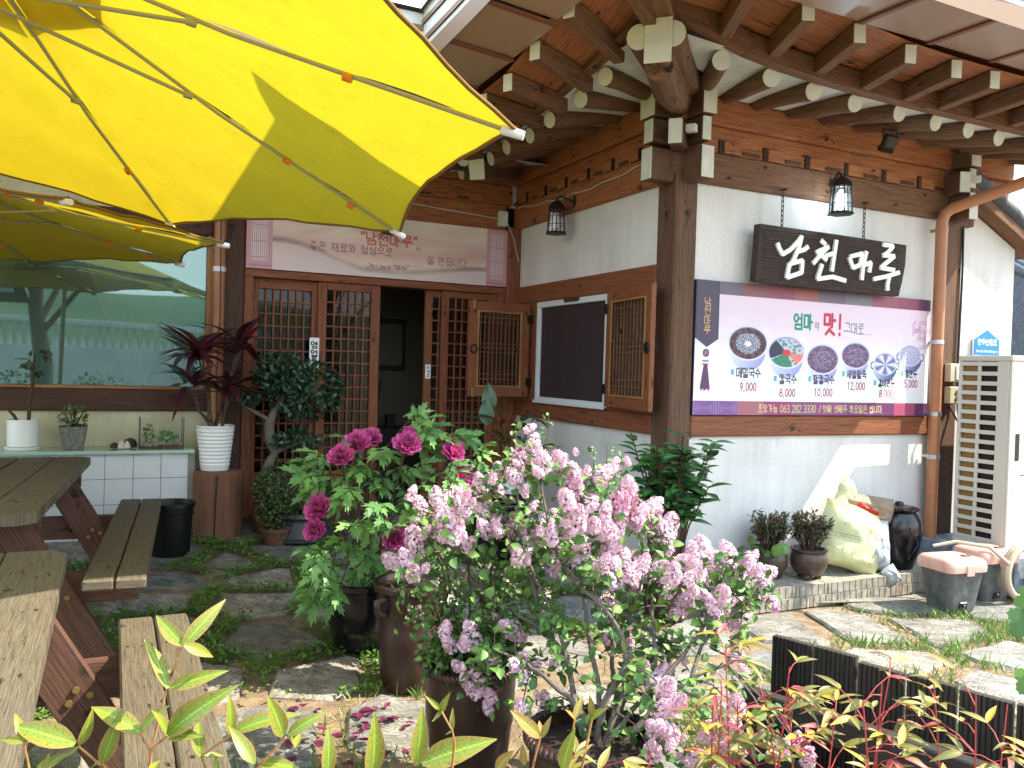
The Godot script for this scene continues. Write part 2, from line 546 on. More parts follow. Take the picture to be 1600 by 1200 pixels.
func build_house() -> void:
	house = thing("restaurant_house", "timber framed restaurant house with white plaster, round rafters and deep eaves", "house")
	# plaster panels
	boxpart("wall", V(0.16, 0, -0.16), V(2.41, 1.02, -0.03), M.plaster, house, 0)
	boxpart("wall", V(0.16, 1.13, -0.16), V(2.41, 2.6, -0.032), M.plaster, house, 0)
	boxpart("wall", V(0.03, 0, -2.28), V(0.16, 1.02, -0.19), M.plaster, house, 0)
	boxpart("wall", V(0.032, 2.08, -2.28), V(0.16, 2.6, -0.19), M.plaster, house, 0)
	boxpart("wall", V(-2.22, 2.06, -2.42), V(-0.08, 2.62, -2.29), M.plaster, house, 0)
	boxpart("wall", V(-6.4, 0, -2.42), V(-2.42, 1.03, -2.29), M.plaster_cream, house, 0)
	boxpart("wall", V(-6.4, 2.42, -2.42), V(-2.42, 3.15, -2.29), M.plaster_cream, house, 0)
	# columns
	pillar(V(0, 0, -0.2), V(0.165, 2.96, 0.0), M.wood_column)
	pillar(V(2.40, 0, -0.2), V(2.60, 3.0, 0.02), M.wood_column)
	pillar(V(-0.09, 0, -2.36), V(0.035, 2.6, -2.2), M.wood_red)
	pillar(V(-2.43, 0, -2.44), V(-2.215, 3.05, -2.24), M.wood_dark)
	pillar(V(-5.3, 0, -2.44), V(-5.1, 3.05, -2.24), M.wood_dark)
	# beams: sill beams, head beams, purlins
	for bm in [
		[V(0.165, 1.01, -0.15), V(2.40, 1.145, 0.0), "wood_red"], [V(0.0, 1.01, -2.22), V(0.15, 1.135, -0.2), "wood_red"],
		[V(0.0, 1.945, -2.22), V(0.15, 2.09, -0.2), "wood_red"], [V(0.165, 2.59, -0.16), V(2.40, 2.785, 0.012), "wood_grey"],
		[V(-0.012, 2.59, -2.28), V(0.15, 2.785, -0.2), "wood_orange"], [V(0.0, 2.785, -0.15), V(3.15, 2.955, -0.004), "wood_orange"],
		[V(0.004, 2.785, -2.28), V(0.15, 2.955, 0.0), "wood_orange"], [V(0.0, 2.955, -0.17), V(3.15, 3.12, 0.03), "wood_orange"],
		[V(-0.03, 2.955, -2.28), V(0.17, 3.12, 0.0), "wood_orange"], [V(-2.215, 2.55, -2.42), V(-0.09, 2.785, -2.262), "wood_orange"],
		[V(-6.4, 2.785, -2.42), V(-0.03, 2.955, -2.27), "wood_orange"], [V(-6.4, 2.955, -2.44), V(-0.03, 3.12, -2.24), "wood_orange"],
		[V(-5.1, 1.025, -2.44), V(-2.43, 1.18, -2.245), "wood_dark"], [V(-5.1, 2.30, -2.44), V(-2.43, 2.44, -2.25), "wood_dark"]]:
		boxpart("beam", bm[0], bm[1], M[bm[2]], house, 0.008)
	# small bearing blocks and carved slots along the purlins
	for i in 6:
		var x := 0.34 + i * 0.36
		var b := boxpart("bearing_block", V(x, 2.79, -0.03), V(x + 0.13, 2.868, 0.02), M.wood_orange, house, 0.006)
		boxpart("slot", V(x - 0.03, 2.79, -0.006), V(x - 0.004, 2.872, 0.006), M.iron_brown, b, 0)
		boxpart("carving", V(x + 0.16, 2.80, -0.006), V(x + 0.30, 2.822, 0.004), M.wood_dark, b, 0.002)
		var z := -0.42 - i * 0.33
		b = boxpart("bearing_block", V(-0.02, 2.79, z - 0.10), V(0.03, 2.865, z), M.wood_orange, house, 0.006)
		boxpart("slot", V(-0.006, 2.79, z + 0.004), V(0.006, 2.868, z + 0.03), M.iron_brown, b, 0)
		boxpart("carving", V(-0.004, 2.80, z - 0.24), V(0.006, 2.822, z - 0.13), M.wood_dark, b, 0.002)
		var x2 := -0.30 - i * 0.33
		b = boxpart("bearing_block", V(x2 - 0.11, 2.79, -2.29), V(x2, 2.86, -2.25), M.wood_orange, house, 0.006)
		boxpart("carving", V(x2 - 0.24, 2.80, -2.274), V(x2 - 0.14, 2.82, -2.262), M.wood_dark, b, 0.002)
	# crossed bracket ends at the two front columns, painted white on the end grain
	for cx in [0.0, 2.40]:
		for s in [[2.955, 3.12, -0.165, -0.01, 0.17, 0.035, 0.14, 0.18], [2.80, 2.945, -0.125, -0.03, 0.165, 0.05, 0.118, 0.16], [2.575, 2.77, -0.13, -0.02, 0.175, 0.042, 0.138, 0.17]]:
			if cx == 0.0:
				var p := boxpart("bracket", V(-s[4], s[0], s[2]), V(0.0, s[1], s[3]), M.wood_column, house, 0.008)
				boxpart("painted_end", V(-s[4] - 0.006, s[0] + 0.003, s[2] + 0.003), V(-s[4], s[1] - 0.003, s[3] - 0.003), M.white_end, p, 0.002)
			var q := boxpart("bracket", V(cx + s[5], s[0], 0.0), V(cx + s[6], s[1], s[7]), M.wood_column, house, 0.008)
			boxpart("painted_end", V(cx + s[5] + 0.003, s[0] + 0.003, s[7]), V(cx + s[6] - 0.003, s[1] - 0.003, s[7] + 0.006), M.white_end, q, 0.002)
			if cx > 1.0:
				q = boxpart("bracket", V(2.6, s[0], s[2]), V(2.6 + s[4], s[1], s[3]), M.wood_column, house, 0.008)
				boxpart("painted_end", V(2.6 + s[4], s[0] + 0.003, s[2] + 0.003), V(2.606 + s[4], s[1] - 0.003, s[3] - 0.003), M.white_end, q, 0.002)
	for cx in [-0.01, 2.42]:
		var dg := nb()
		var dirv := V(-1, 0, 1).normalized() if cx < 1 else V(-0.35, 0, 1).normalized()
		var c0 := V(cx + 0.02, 2.83, 0.0)
		dg.bar(c0 - dirv * 0.05, c0 + dirv * 0.19, 0.15, 0.085, 0.008)
		var p := part("bracket", dg, M.wood_column, house)
		var e := nb()
		e.bar(c0 + dirv * 0.19, c0 + dirv * 0.197, 0.145, 0.08, 0.002)
		e.bar(c0 + dirv * 0.12 + V(0.045, 0.03, 0.03), c0 + dirv * 0.19 + V(0.13, 0.03, 0.03), 0.045, 0.05, 0.002)
		part("painted_end", e, M.white_end, p)
		var cap := nb()
		cap.box(V(cx + 0.085, 2.70, -0.09), V(0.20, 0.16, 0.20), 0.03)
		part("bracket", cap, M.wood_column, house)
	boxpart("painted_end", V(-0.17, 2.60, -2.28), V(-0.09, 2.73, -2.22), M.white_end, house, 0.006)
	# window wall between the corner column and the door corner
	boxpart("beam", V(0.0, 1.135, -2.2), V(0.14, 1.945, -1.99), M.wood_red, house, 0.006)
	boxpart("beam", V(0.0, 1.135, -0.72), V(0.14, 1.945, -0.2), M.wood_red, house, 0.006)
	boxpart("beam", V(0.005, 1.135, -1.99), V(0.14, 1.945, -1.80), M.wood_red, house, 0.006)
	var w := thing_part("window")
	var fm := nb()
	fm.mm(V(-0.012, 1.145, -1.795), V(0.05, 1.185, -0.725)); fm.mm(V(-0.012, 1.895, -1.795), V(0.05, 1.94, -0.725))
	fm.mm(V(-0.012, 1.185, -1.795), V(0.05, 1.895, -1.75)); fm.mm(V(-0.012, 1.185, -0.765), V(0.05, 1.895, -0.725))
	fm.mm(V(-0.03, 1.135, -1.795), V(-0.012, 1.16, -0.725))
	part("frame", fm, M.alu_white, w)
	boxpart("insect_screen", V(0.012, 1.185, -1.75), V(0.018, 1.895, -0.765), M.mesh_screen, w, 0)
	boxpart("pane", V(0.05, 1.185, -1.75), V(0.054, 1.895, -0.765), M.glass, w, 0)
	boxpart("shutter_stay", V(-0.03, 1.915, -1.33), V(-0.006, 1.94, -1.12), M.wood_dark, w)
	shutter(V(-0.03, 1.175, -1.90), V(-0.585, 1.16, -1.83), 0.75)
	shutter(V(-0.02, 1.16, -0.70), V(-0.11, 1.145, -0.045), 0.79)
	# big shop window, its post trim and curtains
	var sw := thing_part("window")
	boxpart("frame", V(-2.475, 1.18, -2.33), V(-2.43, 2.30, -2.25), M.wood_pale, sw)
	boxpart("frame", V(-5.1, 1.18, -2.33), V(-2.475, 1.20, -2.25), M.wood_pale, sw)
	boxpart("pane", V(-5.1, 1.2, -2.312), V(-2.475, 2.30, -2.306), M.shop_glass, sw, 0)
	for cu in [[-2.50, -3.36, -2.86, -2.99], [-3.52, -4.6, -4.1, -4.3]]:
		var P := []
		for i in 15:
			var t := i / 14.0
			var row := []
			var xl: float = lerpf(cu[0], cu[2], pow(t, 0.92))
			var xr: float = lerpf(cu[1], cu[3], pow(t, 0.92))
			for j in 37:
				var f := j / 36.0
				row.append(V(lerpf(xl, xr, f), lerpf(2.32, 1.2, t), -2.5 + sin(f * 46.0) * 0.012 * (1.2 - t)))
			P.append(row)
		var m := nb()
		m.grid(P, [], 2, 2)
		part("curtain", m, M.sheer, sw)
	# entrance: header, four lattice leaves
	boxpart("door_header", V(-2.215, 2.03, -2.40), V(-0.09, 2.085, -2.235), M.wood_red, house)
	boxpart("door_jamb", V(-2.215, 0.2, -2.40), V(-2.15, 2.03, -2.24), M.wood_red, house)
	boxpart("door_jamb", V(-0.155, 0.2, -2.40), V(-0.09, 2.03, -2.24), M.wood_red, house)
	boxpart("door_sill", V(-2.215, 0.15, -2.42), V(-0.09, 0.235, -2.2), M.wood_dark, house)
	door_leaf(-2.15, -1.635, -2.325, 7, 0.045, 0.08, 0.07)
	door_leaf(-1.665, -1.17, -2.285, 6, 0.07, 0.06, 0.075)
	door_leaf(-0.775, -0.3, -2.325, 6, 0.065, 0.06, 0.07)
	door_leaf(-0.645, -0.155, -2.285, 6, 0.065, 0.06, 0.075)
	# rooms behind, closed so that light comes only through the openings
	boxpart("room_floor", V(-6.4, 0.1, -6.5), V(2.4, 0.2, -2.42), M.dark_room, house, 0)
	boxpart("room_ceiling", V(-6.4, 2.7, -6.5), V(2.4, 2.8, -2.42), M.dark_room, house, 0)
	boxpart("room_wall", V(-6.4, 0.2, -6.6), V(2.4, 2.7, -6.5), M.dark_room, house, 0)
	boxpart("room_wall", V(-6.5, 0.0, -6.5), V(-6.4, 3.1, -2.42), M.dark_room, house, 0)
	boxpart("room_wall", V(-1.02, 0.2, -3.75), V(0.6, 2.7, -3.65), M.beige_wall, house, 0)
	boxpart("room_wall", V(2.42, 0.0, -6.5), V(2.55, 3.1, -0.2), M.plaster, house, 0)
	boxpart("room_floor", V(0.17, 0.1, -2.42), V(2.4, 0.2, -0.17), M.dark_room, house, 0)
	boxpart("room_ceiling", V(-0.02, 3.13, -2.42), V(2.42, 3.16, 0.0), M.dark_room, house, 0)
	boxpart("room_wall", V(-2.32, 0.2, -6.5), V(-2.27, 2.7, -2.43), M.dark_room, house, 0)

func thing_part(called: String) -> Node3D:
	var o := Node3D.new()
	o.name = called
	house.add_child(o, true)
	return o

func shutter(h: Vector3, f: Vector3, ht: float) -> void:
	var o := thing_part("shutter")
	var x := (V(f.x, h.y, f.z) - h)
	var w := x.length()
	x = x.normalized()
	var z := x.cross(Vector3.UP)
	o.transform = Transform3D(Basis(x, Vector3.UP, z), h)
	var m := nb()
	m.mm(V(0, 0, -0.017), V(0.075, ht, 0.017)); m.mm(V(w - 0.07, 0, -0.017), V(w, ht, 0.017))
	m.mm(V(0.075, 0, -0.016), V(w - 0.07, 0.075, 0.016)); m.mm(V(0.075, ht - 0.07, -0.016), V(w - 0.07, ht, 0.016))
	part("frame", m, M.wood_red, o)
	m = nb()
	var e := 0.014
	for s in [-1, 1]:
		m.mm(V(0.075, 0.075, s * 0.0165 - 0.004), V(0.075 + e, ht - 0.07, s * 0.0165 + 0.004), 0.001); m.mm(V(w - 0.07 - e, 0.075, s * 0.0165 - 0.004), V(w - 0.07, ht - 0.07, s * 0.0165 + 0.004), 0.001)
		m.mm(V(0.075 + e, 0.075, s * 0.0165 - 0.004), V(w - 0.07 - e, 0.075 + e, s * 0.0165 + 0.004), 0.001); m.mm(V(0.075 + e, ht - 0.07 - e, s * 0.0165 - 0.004), V(w - 0.07 - e, ht - 0.07, s * 0.0165 + 0.004), 0.001)
	part("bead", m, M.wood_pale, o)
	boxpart("pane", V(0.08, 0.08, -0.003), V(w - 0.075, ht - 0.075, 0.003), M.door_glass, o, 0)
	var n := 10
	for i in n:
		var u: float = lerpf(0.09, w - 0.085, (i + 0.5) / n)
		boxpart("slat", V(u - 0.0028, 0.08, -0.011), V(u + 0.0028, ht - 0.075, 0.011), M.wood_grey, o, 0.001)
	for k in [0.10, 0.17, 0.46, 0.52, 0.58, 0.86, 0.93]:
		var y: float = 0.08 + k * (ht - 0.16)
		boxpart("slat", V(0.085, y - 0.003, -0.009), V(w - 0.08, y + 0.003, 0.009), M.wood_grey, o, 0.001)
	for y in [0.12, ht - 0.12]:
		boxpart("hinge", V(-0.035, y - 0.035, -0.022), V(0.03, y + 0.035, 0.022), M.iron_black, o)
	m = nb()
	var ring := []
	for i in 15:
		ring.append(V(w - 0.035 + cos(TAU * i / 14.0) * 0.03, ht * 0.5 + sin(TAU * i / 14.0) * 0.03, 0.026))
	m.tube(ring, [0.006], 6, false)
	m.tube([V(w - 0.035, ht * 0.5, 0.017), V(w - 0.035, ht * 0.5, 0.028)], [0.022], 10)
	var ring2 := []
	for p in ring: ring2.append(V(p.x, p.y, -p.z))
	m.tube(ring2, [0.006], 6, false)
	part("ring_handle", m, M.iron_black, o)
	boxpart("latch", V(w - 0.05, ht - 0.07, -0.024), V(w - 0.025, ht + 0.01, -0.016), M.brass, o)
	boxpart("latch", V(w - 0.05, 0.0, -0.024), V(w - 0.025, 0.07, -0.016), M.brass, o)

func door_leaf(x0: float, x1: float, z: float, nc: int, sl: float, top: float, sr: float) -> void:
	var o := thing_part("door")
	var y0 := 0.236
	var y1 := 2.03
	var yl := 0.56
	var d := 0.036
	boxpart("stile", V(x0, y0, z - d / 2), V(x0 + sl, y1, z + d / 2), M.wood_red, o)
	boxpart("stile", V(x1 - sr, y0, z - d / 2), V(x1, y1, z + d / 2), M.wood_red, o)
	boxpart("rail", V(x0 + sl, y1 - top, z - d / 2), V(x1 - sr, y1, z + d / 2 - 0.002), M.wood_red, o)
	boxpart("rail", V(x0 + sl, yl - 0.07, z - d / 2), V(x1 - sr, yl, z + d / 2 - 0.002), M.wood_red, o)
	boxpart("rail", V(x0 + sl, y0, z - d / 2), V(x1 - sr, y0 + 0.08, z + d / 2 - 0.002), M.wood_red, o)
	boxpart("lower_panel", V(x0 + sl, y0 + 0.08, z - 0.008), V(x1 - sr, yl - 0.07, z + 0.006), M.wood_dark, o, 0)
	boxpart("pane", V(x0 + sl, yl, z - 0.014), V(x1 - sr, y1 - top, z - 0.01), M.door_glass, o, 0)
	var a := x0 + sl
	var b := x1 - sr
	for i in range(1, nc):
		var x := lerpf(a, b, float(i) / nc)
		boxpart("lattice_bar", V(x - 0.0065, yl, z - 0.008), V(x + 0.0065, y1 - top, z + 0.014), M.wood_red, o, 0.002)
	var nr := 15
	for i in range(1, nr):
		var y := lerpf(yl, y1 - top, float(i) / nr)
		boxpart("lattice_bar", V(a, y - 0.0065, z - 0.006), V(b, y + 0.0065, z + 0.012), M.wood_red, o, 0.002)

func build_eaves() -> void:
	var xb := [0.22, 0.36, 0.60, 0.87, 1.15, 1.46, 1.79, 2.11]
	var xe := [-0.17, 0.17, 0.49, 0.82, 1.17, 1.50, 1.80, 2.12]
	for i in 11:
		var b0: float = xb[i] if i < 8 else 2.11 + (i - 7) * 0.33
		var e0: float = xe[i] if i < 8 else 2.12 + (i - 7) * 0.33
		var l := lift(e0 + 0.3)
		rafter(V(b0, 3.165, -0.1), V(e0, 3.005 + l, 0.60 + rf(-0.01, 0.02)), 0.054)
	var zb := [-0.24, -0.42, -0.66, -0.93, -1.2, -1.49, -1.79, -2.05]
	var ze := [0.10, -0.18, -0.53, -0.85, -1.16, -1.48, -1.79, -2.0]
	for i in 8:
		var l := lift(-ze[i] + 0.2)
		rafter(V(0.1, 3.165, zb[i]), V(-0.60 + rf(-0.02, 0.01), 2.935 + l * 1.6, ze[i]), 0.052)
	for i in 12:
		rafter(V(-0.75 - i * 0.33, 3.165, -2.2), V(-0.75 - i * 0.33, 2.95, -1.62), 0.052)
	# hip rafter with its two side logs, and the upper hip
	var m := nb()
	var hd := V(-1, 0, 1).normalized()
	m.bar(V(0.04, 3.12, -0.04), V(-0.62, 3.10, 0.64), 0.24, 0.15, 0.04)
	m.tube([V(0.06, 3.14, 0.05), V(-0.35, 3.12, 0.45), V(-0.56, 3.12, 0.68)], [0.06, 0.07, 0.07], 14)
	m.tube([V(-0.05, 3.14, -0.06), V(-0.45, 3.12, 0.35), V(-0.68, 3.12, 0.56)], [0.06, 0.07, 0.07], 14)
	m.tube([V(0.02, 3.03, -0.02), V(-0.3, 2.99, 0.3), V(-0.56, 2.99, 0.57)], [0.06, 0.09, 0.075], 14)
	var hip := part("hip_rafter", m, M.wood_log, house)
	m = nb()
	m.bar(V(-0.62, 3.09, 0.64), V(-0.627, 3.09, 0.647), 0.23, 0.14, 0.003)
	m.tube([V(-0.56, 3.12, 0.68), V(-0.565, 3.12, 0.686)], [0.067], 14)
	m.tube([V(-0.68, 3.12, 0.56), V(-0.686, 3.12, 0.565)], [0.067], 14)
	part("painted_end", m, M.white_end, hip)
	m = nb()
	m.bar(V(-0.45, 3.26, 0.47), V(-1.10, 3.33, 1.12), 0.16, 0.15, 0.01)
	part("hip_rafter", m, M.wood_grey, house)
	m = nb()
	m.bar(V(-0.1, 3.05, -2.15), V(-0.66, 2.88, -1.58), 0.15, 0.12, 0.02)
	var vr := part("valley_rafter", m, M.wood_log, house)
	m = nb()
	m.bar(V(-0.66, 2.88, -1.58), V(-0.666, 2.878, -1.574), 0.15, 0.12, 0.004)
	part("painted_end", m, M.white_end, vr)
	# plaster between the round rafters
	m = nb()
	var P := [[], []]
	var P2 := [[], []]
	for i in 21:
		var x := lerpf(-0.6, 3.22, i / 20.0)
		P[0].append(V(maxf(x, 0.03), 3.13, -0.03)); P[1].append(V(x, 3.055 + lift(x + 0.3), 0.64))
		var z := lerpf(0.6, -2.3, i / 20.0)
		P2[0].append(V(0.03, 3.13, minf(z, -0.03))); P2[1].append(V(-0.64, 2.99 + 1.6 * lift(-z + 0.2), z))
	m.grid(P); m.grid(P2)
	m.grid([[V(-6.4, 3.13, -2.26), V(0, 3.13, -2.26)], [V(-6.4, 3.0, -1.6), V(0, 3.0, -1.6)]])
	part("soffit_plaster", m, M.soffit_plaster, house)
	# battens over the log ends
	var pb := []
	var pw := []
	for i in 15:
		var x := lerpf(-0.62, 3.22, i / 14.0)
		pb.append(V(x, 3.01 + 0.2 * exp(-maxf(x + 0.53, 0.0) / 0.45), 0.66))
		var z := lerpf(0.62, -2.2, i / 14.0)
		pw.append(V(-0.66, 2.97 + 0.23 * exp(-maxf(0.56 - z, 0.0) / 0.7), z))
	for ln in [pb, pw]:
		for i in 14:
			m = nb()
			m.bar(ln[i] + V(0, 0.085, 0), ln[i + 1] + V(0, 0.085, 0), 0.105, 0.075, 0.0)
			part("batten", m, M.wood_grey, house)
	boxpart("batten", V(-6.4, 2.99, -1.66), V(-0.66, 3.16, -1.59), M.wood_grey, house)
	# flying rafters fanning towards the corner, the boards over them
	var rows := [[], []]
	var rx := [-0.42, -0.07, 0.28, 0.65, 1.01, 1.33]
	var ry := [3.235, 3.182, 3.143, 3.109, 3.097, 3.095]
	var wz := [0.92, 0.57, 0.21, -0.12]
	var wy := [3.275, 3.174, 3.085, 3.015]
	for i in 11:
		var x: float = rx[i] if i < 6 else 1.33 + (i - 5) * 0.345
		var y: float = ry[mini(i, 5)]
		rows[0].append([V(x + maxf(0.10, 0.22 - 0.02 * i), lerpf(y, 3.12, 0.3), 0.61), V(x, y, 1.10)])
	for i in 9:
		var z: float = wz[i] if i < 4 else -0.12 - (i - 3) * 0.345
		var y: float = wy[i] if i < 4 else maxf(2.975, 3.015 - 0.015 * (i - 3))
		rows[1].append([V(-0.61, lerpf(y, 3.06, 0.3), z - maxf(0.10, 0.34 - 0.035 * i)), V(-1.10, y, z)])
	for side in rows:
		for i in side.size():
			flying(side[i][0], side[i][1], 0.066, 0.10)
			if i == side.size() - 1: continue
			for k in 3:
				var t0 := k / 3.0
				var t1 := (k + 1) / 3.0 - 0.012
				var up := V(0, 0.056 + 0.003 * (k % 2), 0)
				m = nb()
				m.grid([[side[i][0].lerp(side[i][1], t0) + up, side[i + 1][0].lerp(side[i + 1][1], t0) + up], [side[i][0].lerp(side[i][1], t1 * 1.04) + up, side[i + 1][0].lerp(side[i + 1][1], t1 * 1.04) + up]], [], 0.36, 0.17)
				part("eave_board", m, M.wood_orange, house)
	m = nb()
	m.grid([[V(-0.6, 3.27, 0.6), V(-0.64, 3.2, -1.6)], [V(-1.2, 3.34, 1.2), V(-1.14, 3.12, -1.2)]])
	m.grid([[V(-0.6, 3.28, 0.6), V(3.22, 3.24, 0.6)], [V(-1.2, 3.36, 1.2), V(3.22, 3.22, 1.14)]])
	part("eave_board", m, M.wood_orange, house)
	# metal extension: sheets, seams and fascia
	for i in 11:
		var x := -1.75 + i * 0.5
		var xe1 := minf(x + 0.495, 3.22)
		var l := lift(x + 1.4)
		m = nb()
		m.grid([[V(x, 3.175 + l, 1.13), V(xe1, 3.175 + l * 0.75, 1.13)], [V(x, 3.165 + l, 1.5), V(xe1, 3.165 + l * 0.75, 1.5)]])
		part("soffit_sheet", m, M.soffit_metal, house)
		m = nb()
		m.bar(V(x, 3.17 + l, 1.13), V(x, 3.16 + l, 1.5), 0.012, 0.03, 0)
		part("soffit_strip", m, M.soffit_strip, house)
	for i in 8:
		var z := 1.50 - i * 0.5
		var l := 1.4 * lift(-z + 1.5)
		m = nb()
		m.grid([[V(-1.13, 3.085 + l, z), V(-1.13, 3.085 + l * 0.75, z - 0.495)], [V(-1.5, 3.12 + l, z), V(-1.5, 3.12 + l * 0.75, z - 0.495)]])
		part("soffit_sheet", m, M.soffit_metal, house)
		m = nb()
		m.bar(V(-1.13, 3.08 + l, z), V(-1.5, 3.115 + l, z), 0.012, 0.03, 0)
		part("soffit_strip", m, M.soffit_strip, house)
	m = nb()
	m.grid([[V(-6.4, 3.06, -1.15), V(-0.9, 3.06, -1.15)], [V(-6.4, 3.08, -0.45), V(-1.5, 3.08, -0.45)]])
	part("soffit_sheet", m, M.soffit_metal, house)
	for s in [[0.0, 0.11, "trim_brown"], [0.11, 0.15, "trim_white"], [0.15, 0.18, "trim_brown"], [0.18, 0.26, "trim_white"], [0.26, 0.29, "trim_brown"], [0.29, 0.36, "trim_white"]]:
		var o: float = 0.01 if s[2] == "trim_brown" else 0.0
		m = nb()
		var A := [[], []]
		var B := [[], []]
		for i in 15:
			var x := lerpf(-1.52, 3.22, i / 14.0)
			var l := lift(x + 1.4)
			A[0].append(V(x, 3.15 + l + s[0], 1.5 + o)); A[1].append(V(x, 3.15 + l + s[1], 1.5 + o))
			var z := lerpf(1.52, -0.45, i / 14.0)
			l = 1.4 * lift(-z + 1.5)
			B[0].append(V(-1.5 - o, 3.105 + l + s[0], z)); B[1].append(V(-1.5 - o, 3.105 + l + s[1], z))
		m.grid(A); m.grid(B)
		m.grid([[V(-6.4, 3.08 + s[0], -0.45 + o), V(-1.5, 3.08 + s[0], -0.45 + o)], [V(-6.4, 3.08 + s[1], -0.45 + o), V(-1.5, 3.08 + s[1], -0.45 + o)]])
		part("fascia", m, M[s[2]], house)
	# roof planes above
	m = nb()
	var Y := 3.50
	var hipt := V(1.6, Y + 0.95, -1.6)
	m.grid([[V(-1.72, Y + 0.08, 1.72), V(3.24, Y, 1.53)], [hipt, V(3.24, Y + 0.95, -1.6)]])
	m.grid([[V(-1.54, Y + 0.08, 1.54), V(-1.53, Y - 0.05, -0.41)], [hipt, V(1.6, Y + 0.95, -3.9)]])
	m.grid([[V(-6.5, Y - 0.05, -0.41), V(-1.53, Y - 0.05, -0.41)], [V(-6.5, Y + 0.95, -3.9), V(1.6, Y + 0.95, -3.9)]])
	m.grid([[V(-6.5, Y + 0.95, -3.9), V(3.24, Y + 0.95, -3.9)], [V(-6.5, Y, -7.2), V(3.24, Y, -7.2)]])
	m.grid([[V(1.6, Y + 0.95, -1.6), V(3.24, Y + 0.95, -1.6)], [V(1.6, Y + 0.95, -3.9), V(3.24, Y + 0.95, -3.9)]])
	m.grid([[V(3.24, 3.12, 1.66), V(3.24, 3.12, -7.2)], [V(3.24, Y, 1.53), V(3.24, Y, -7.2)]])
	m.grid([[V(3.24, Y, 1.53), V(3.24, Y, -7.2)], [V(3.24, Y + 0.95, -1.6), V(3.24, Y + 0.95, -3.9)]])
	part("roof", m, M.roof_tile, house)
	# annex behind the second column
	var an := thing("annex_house", "white rendered annex with a sloping tiled roof beyond the second column", "house")
	m = nb()
	m.prism(PackedVector2Array([Vector2(2.6, 0), Vector2(3.34, 0), Vector2(3.34, 2.46), Vector2(2.6, 2.80)]), 0.2, Transform3D(Basis(), V(0, 0, -0.27)))
	part("wall", m, M.plaster, an)
	m = nb()
	var sl := V(0.74, -0.34, 0).normalized()
	m.bar(V(2.6, 2.85, -0.02), V(2.6, 2.85, -0.02) + sl * 1.1, 0.07, 0.16, 0.004)
	part("barge_board", m, M.wood_grey, an)
	for k in 6:
		m = nb()
		var q := V(2.62, 2.94, 0.02) + sl * (0.19 * k)
		m.tube([q, q + sl * 0.215 + V(0, 0.008, 0)], [0.062, 0.07], 12)
		m.box(q + sl * 0.1 + V(0, -0.02, -0.5), V(0.2, 0.03, 0.95), 0.005, Basis(sl, V(0.417, 0.909, 0).normalized(), V(0, 0, 1)))
		part("roof_tile", m, M.roof_tile, an)

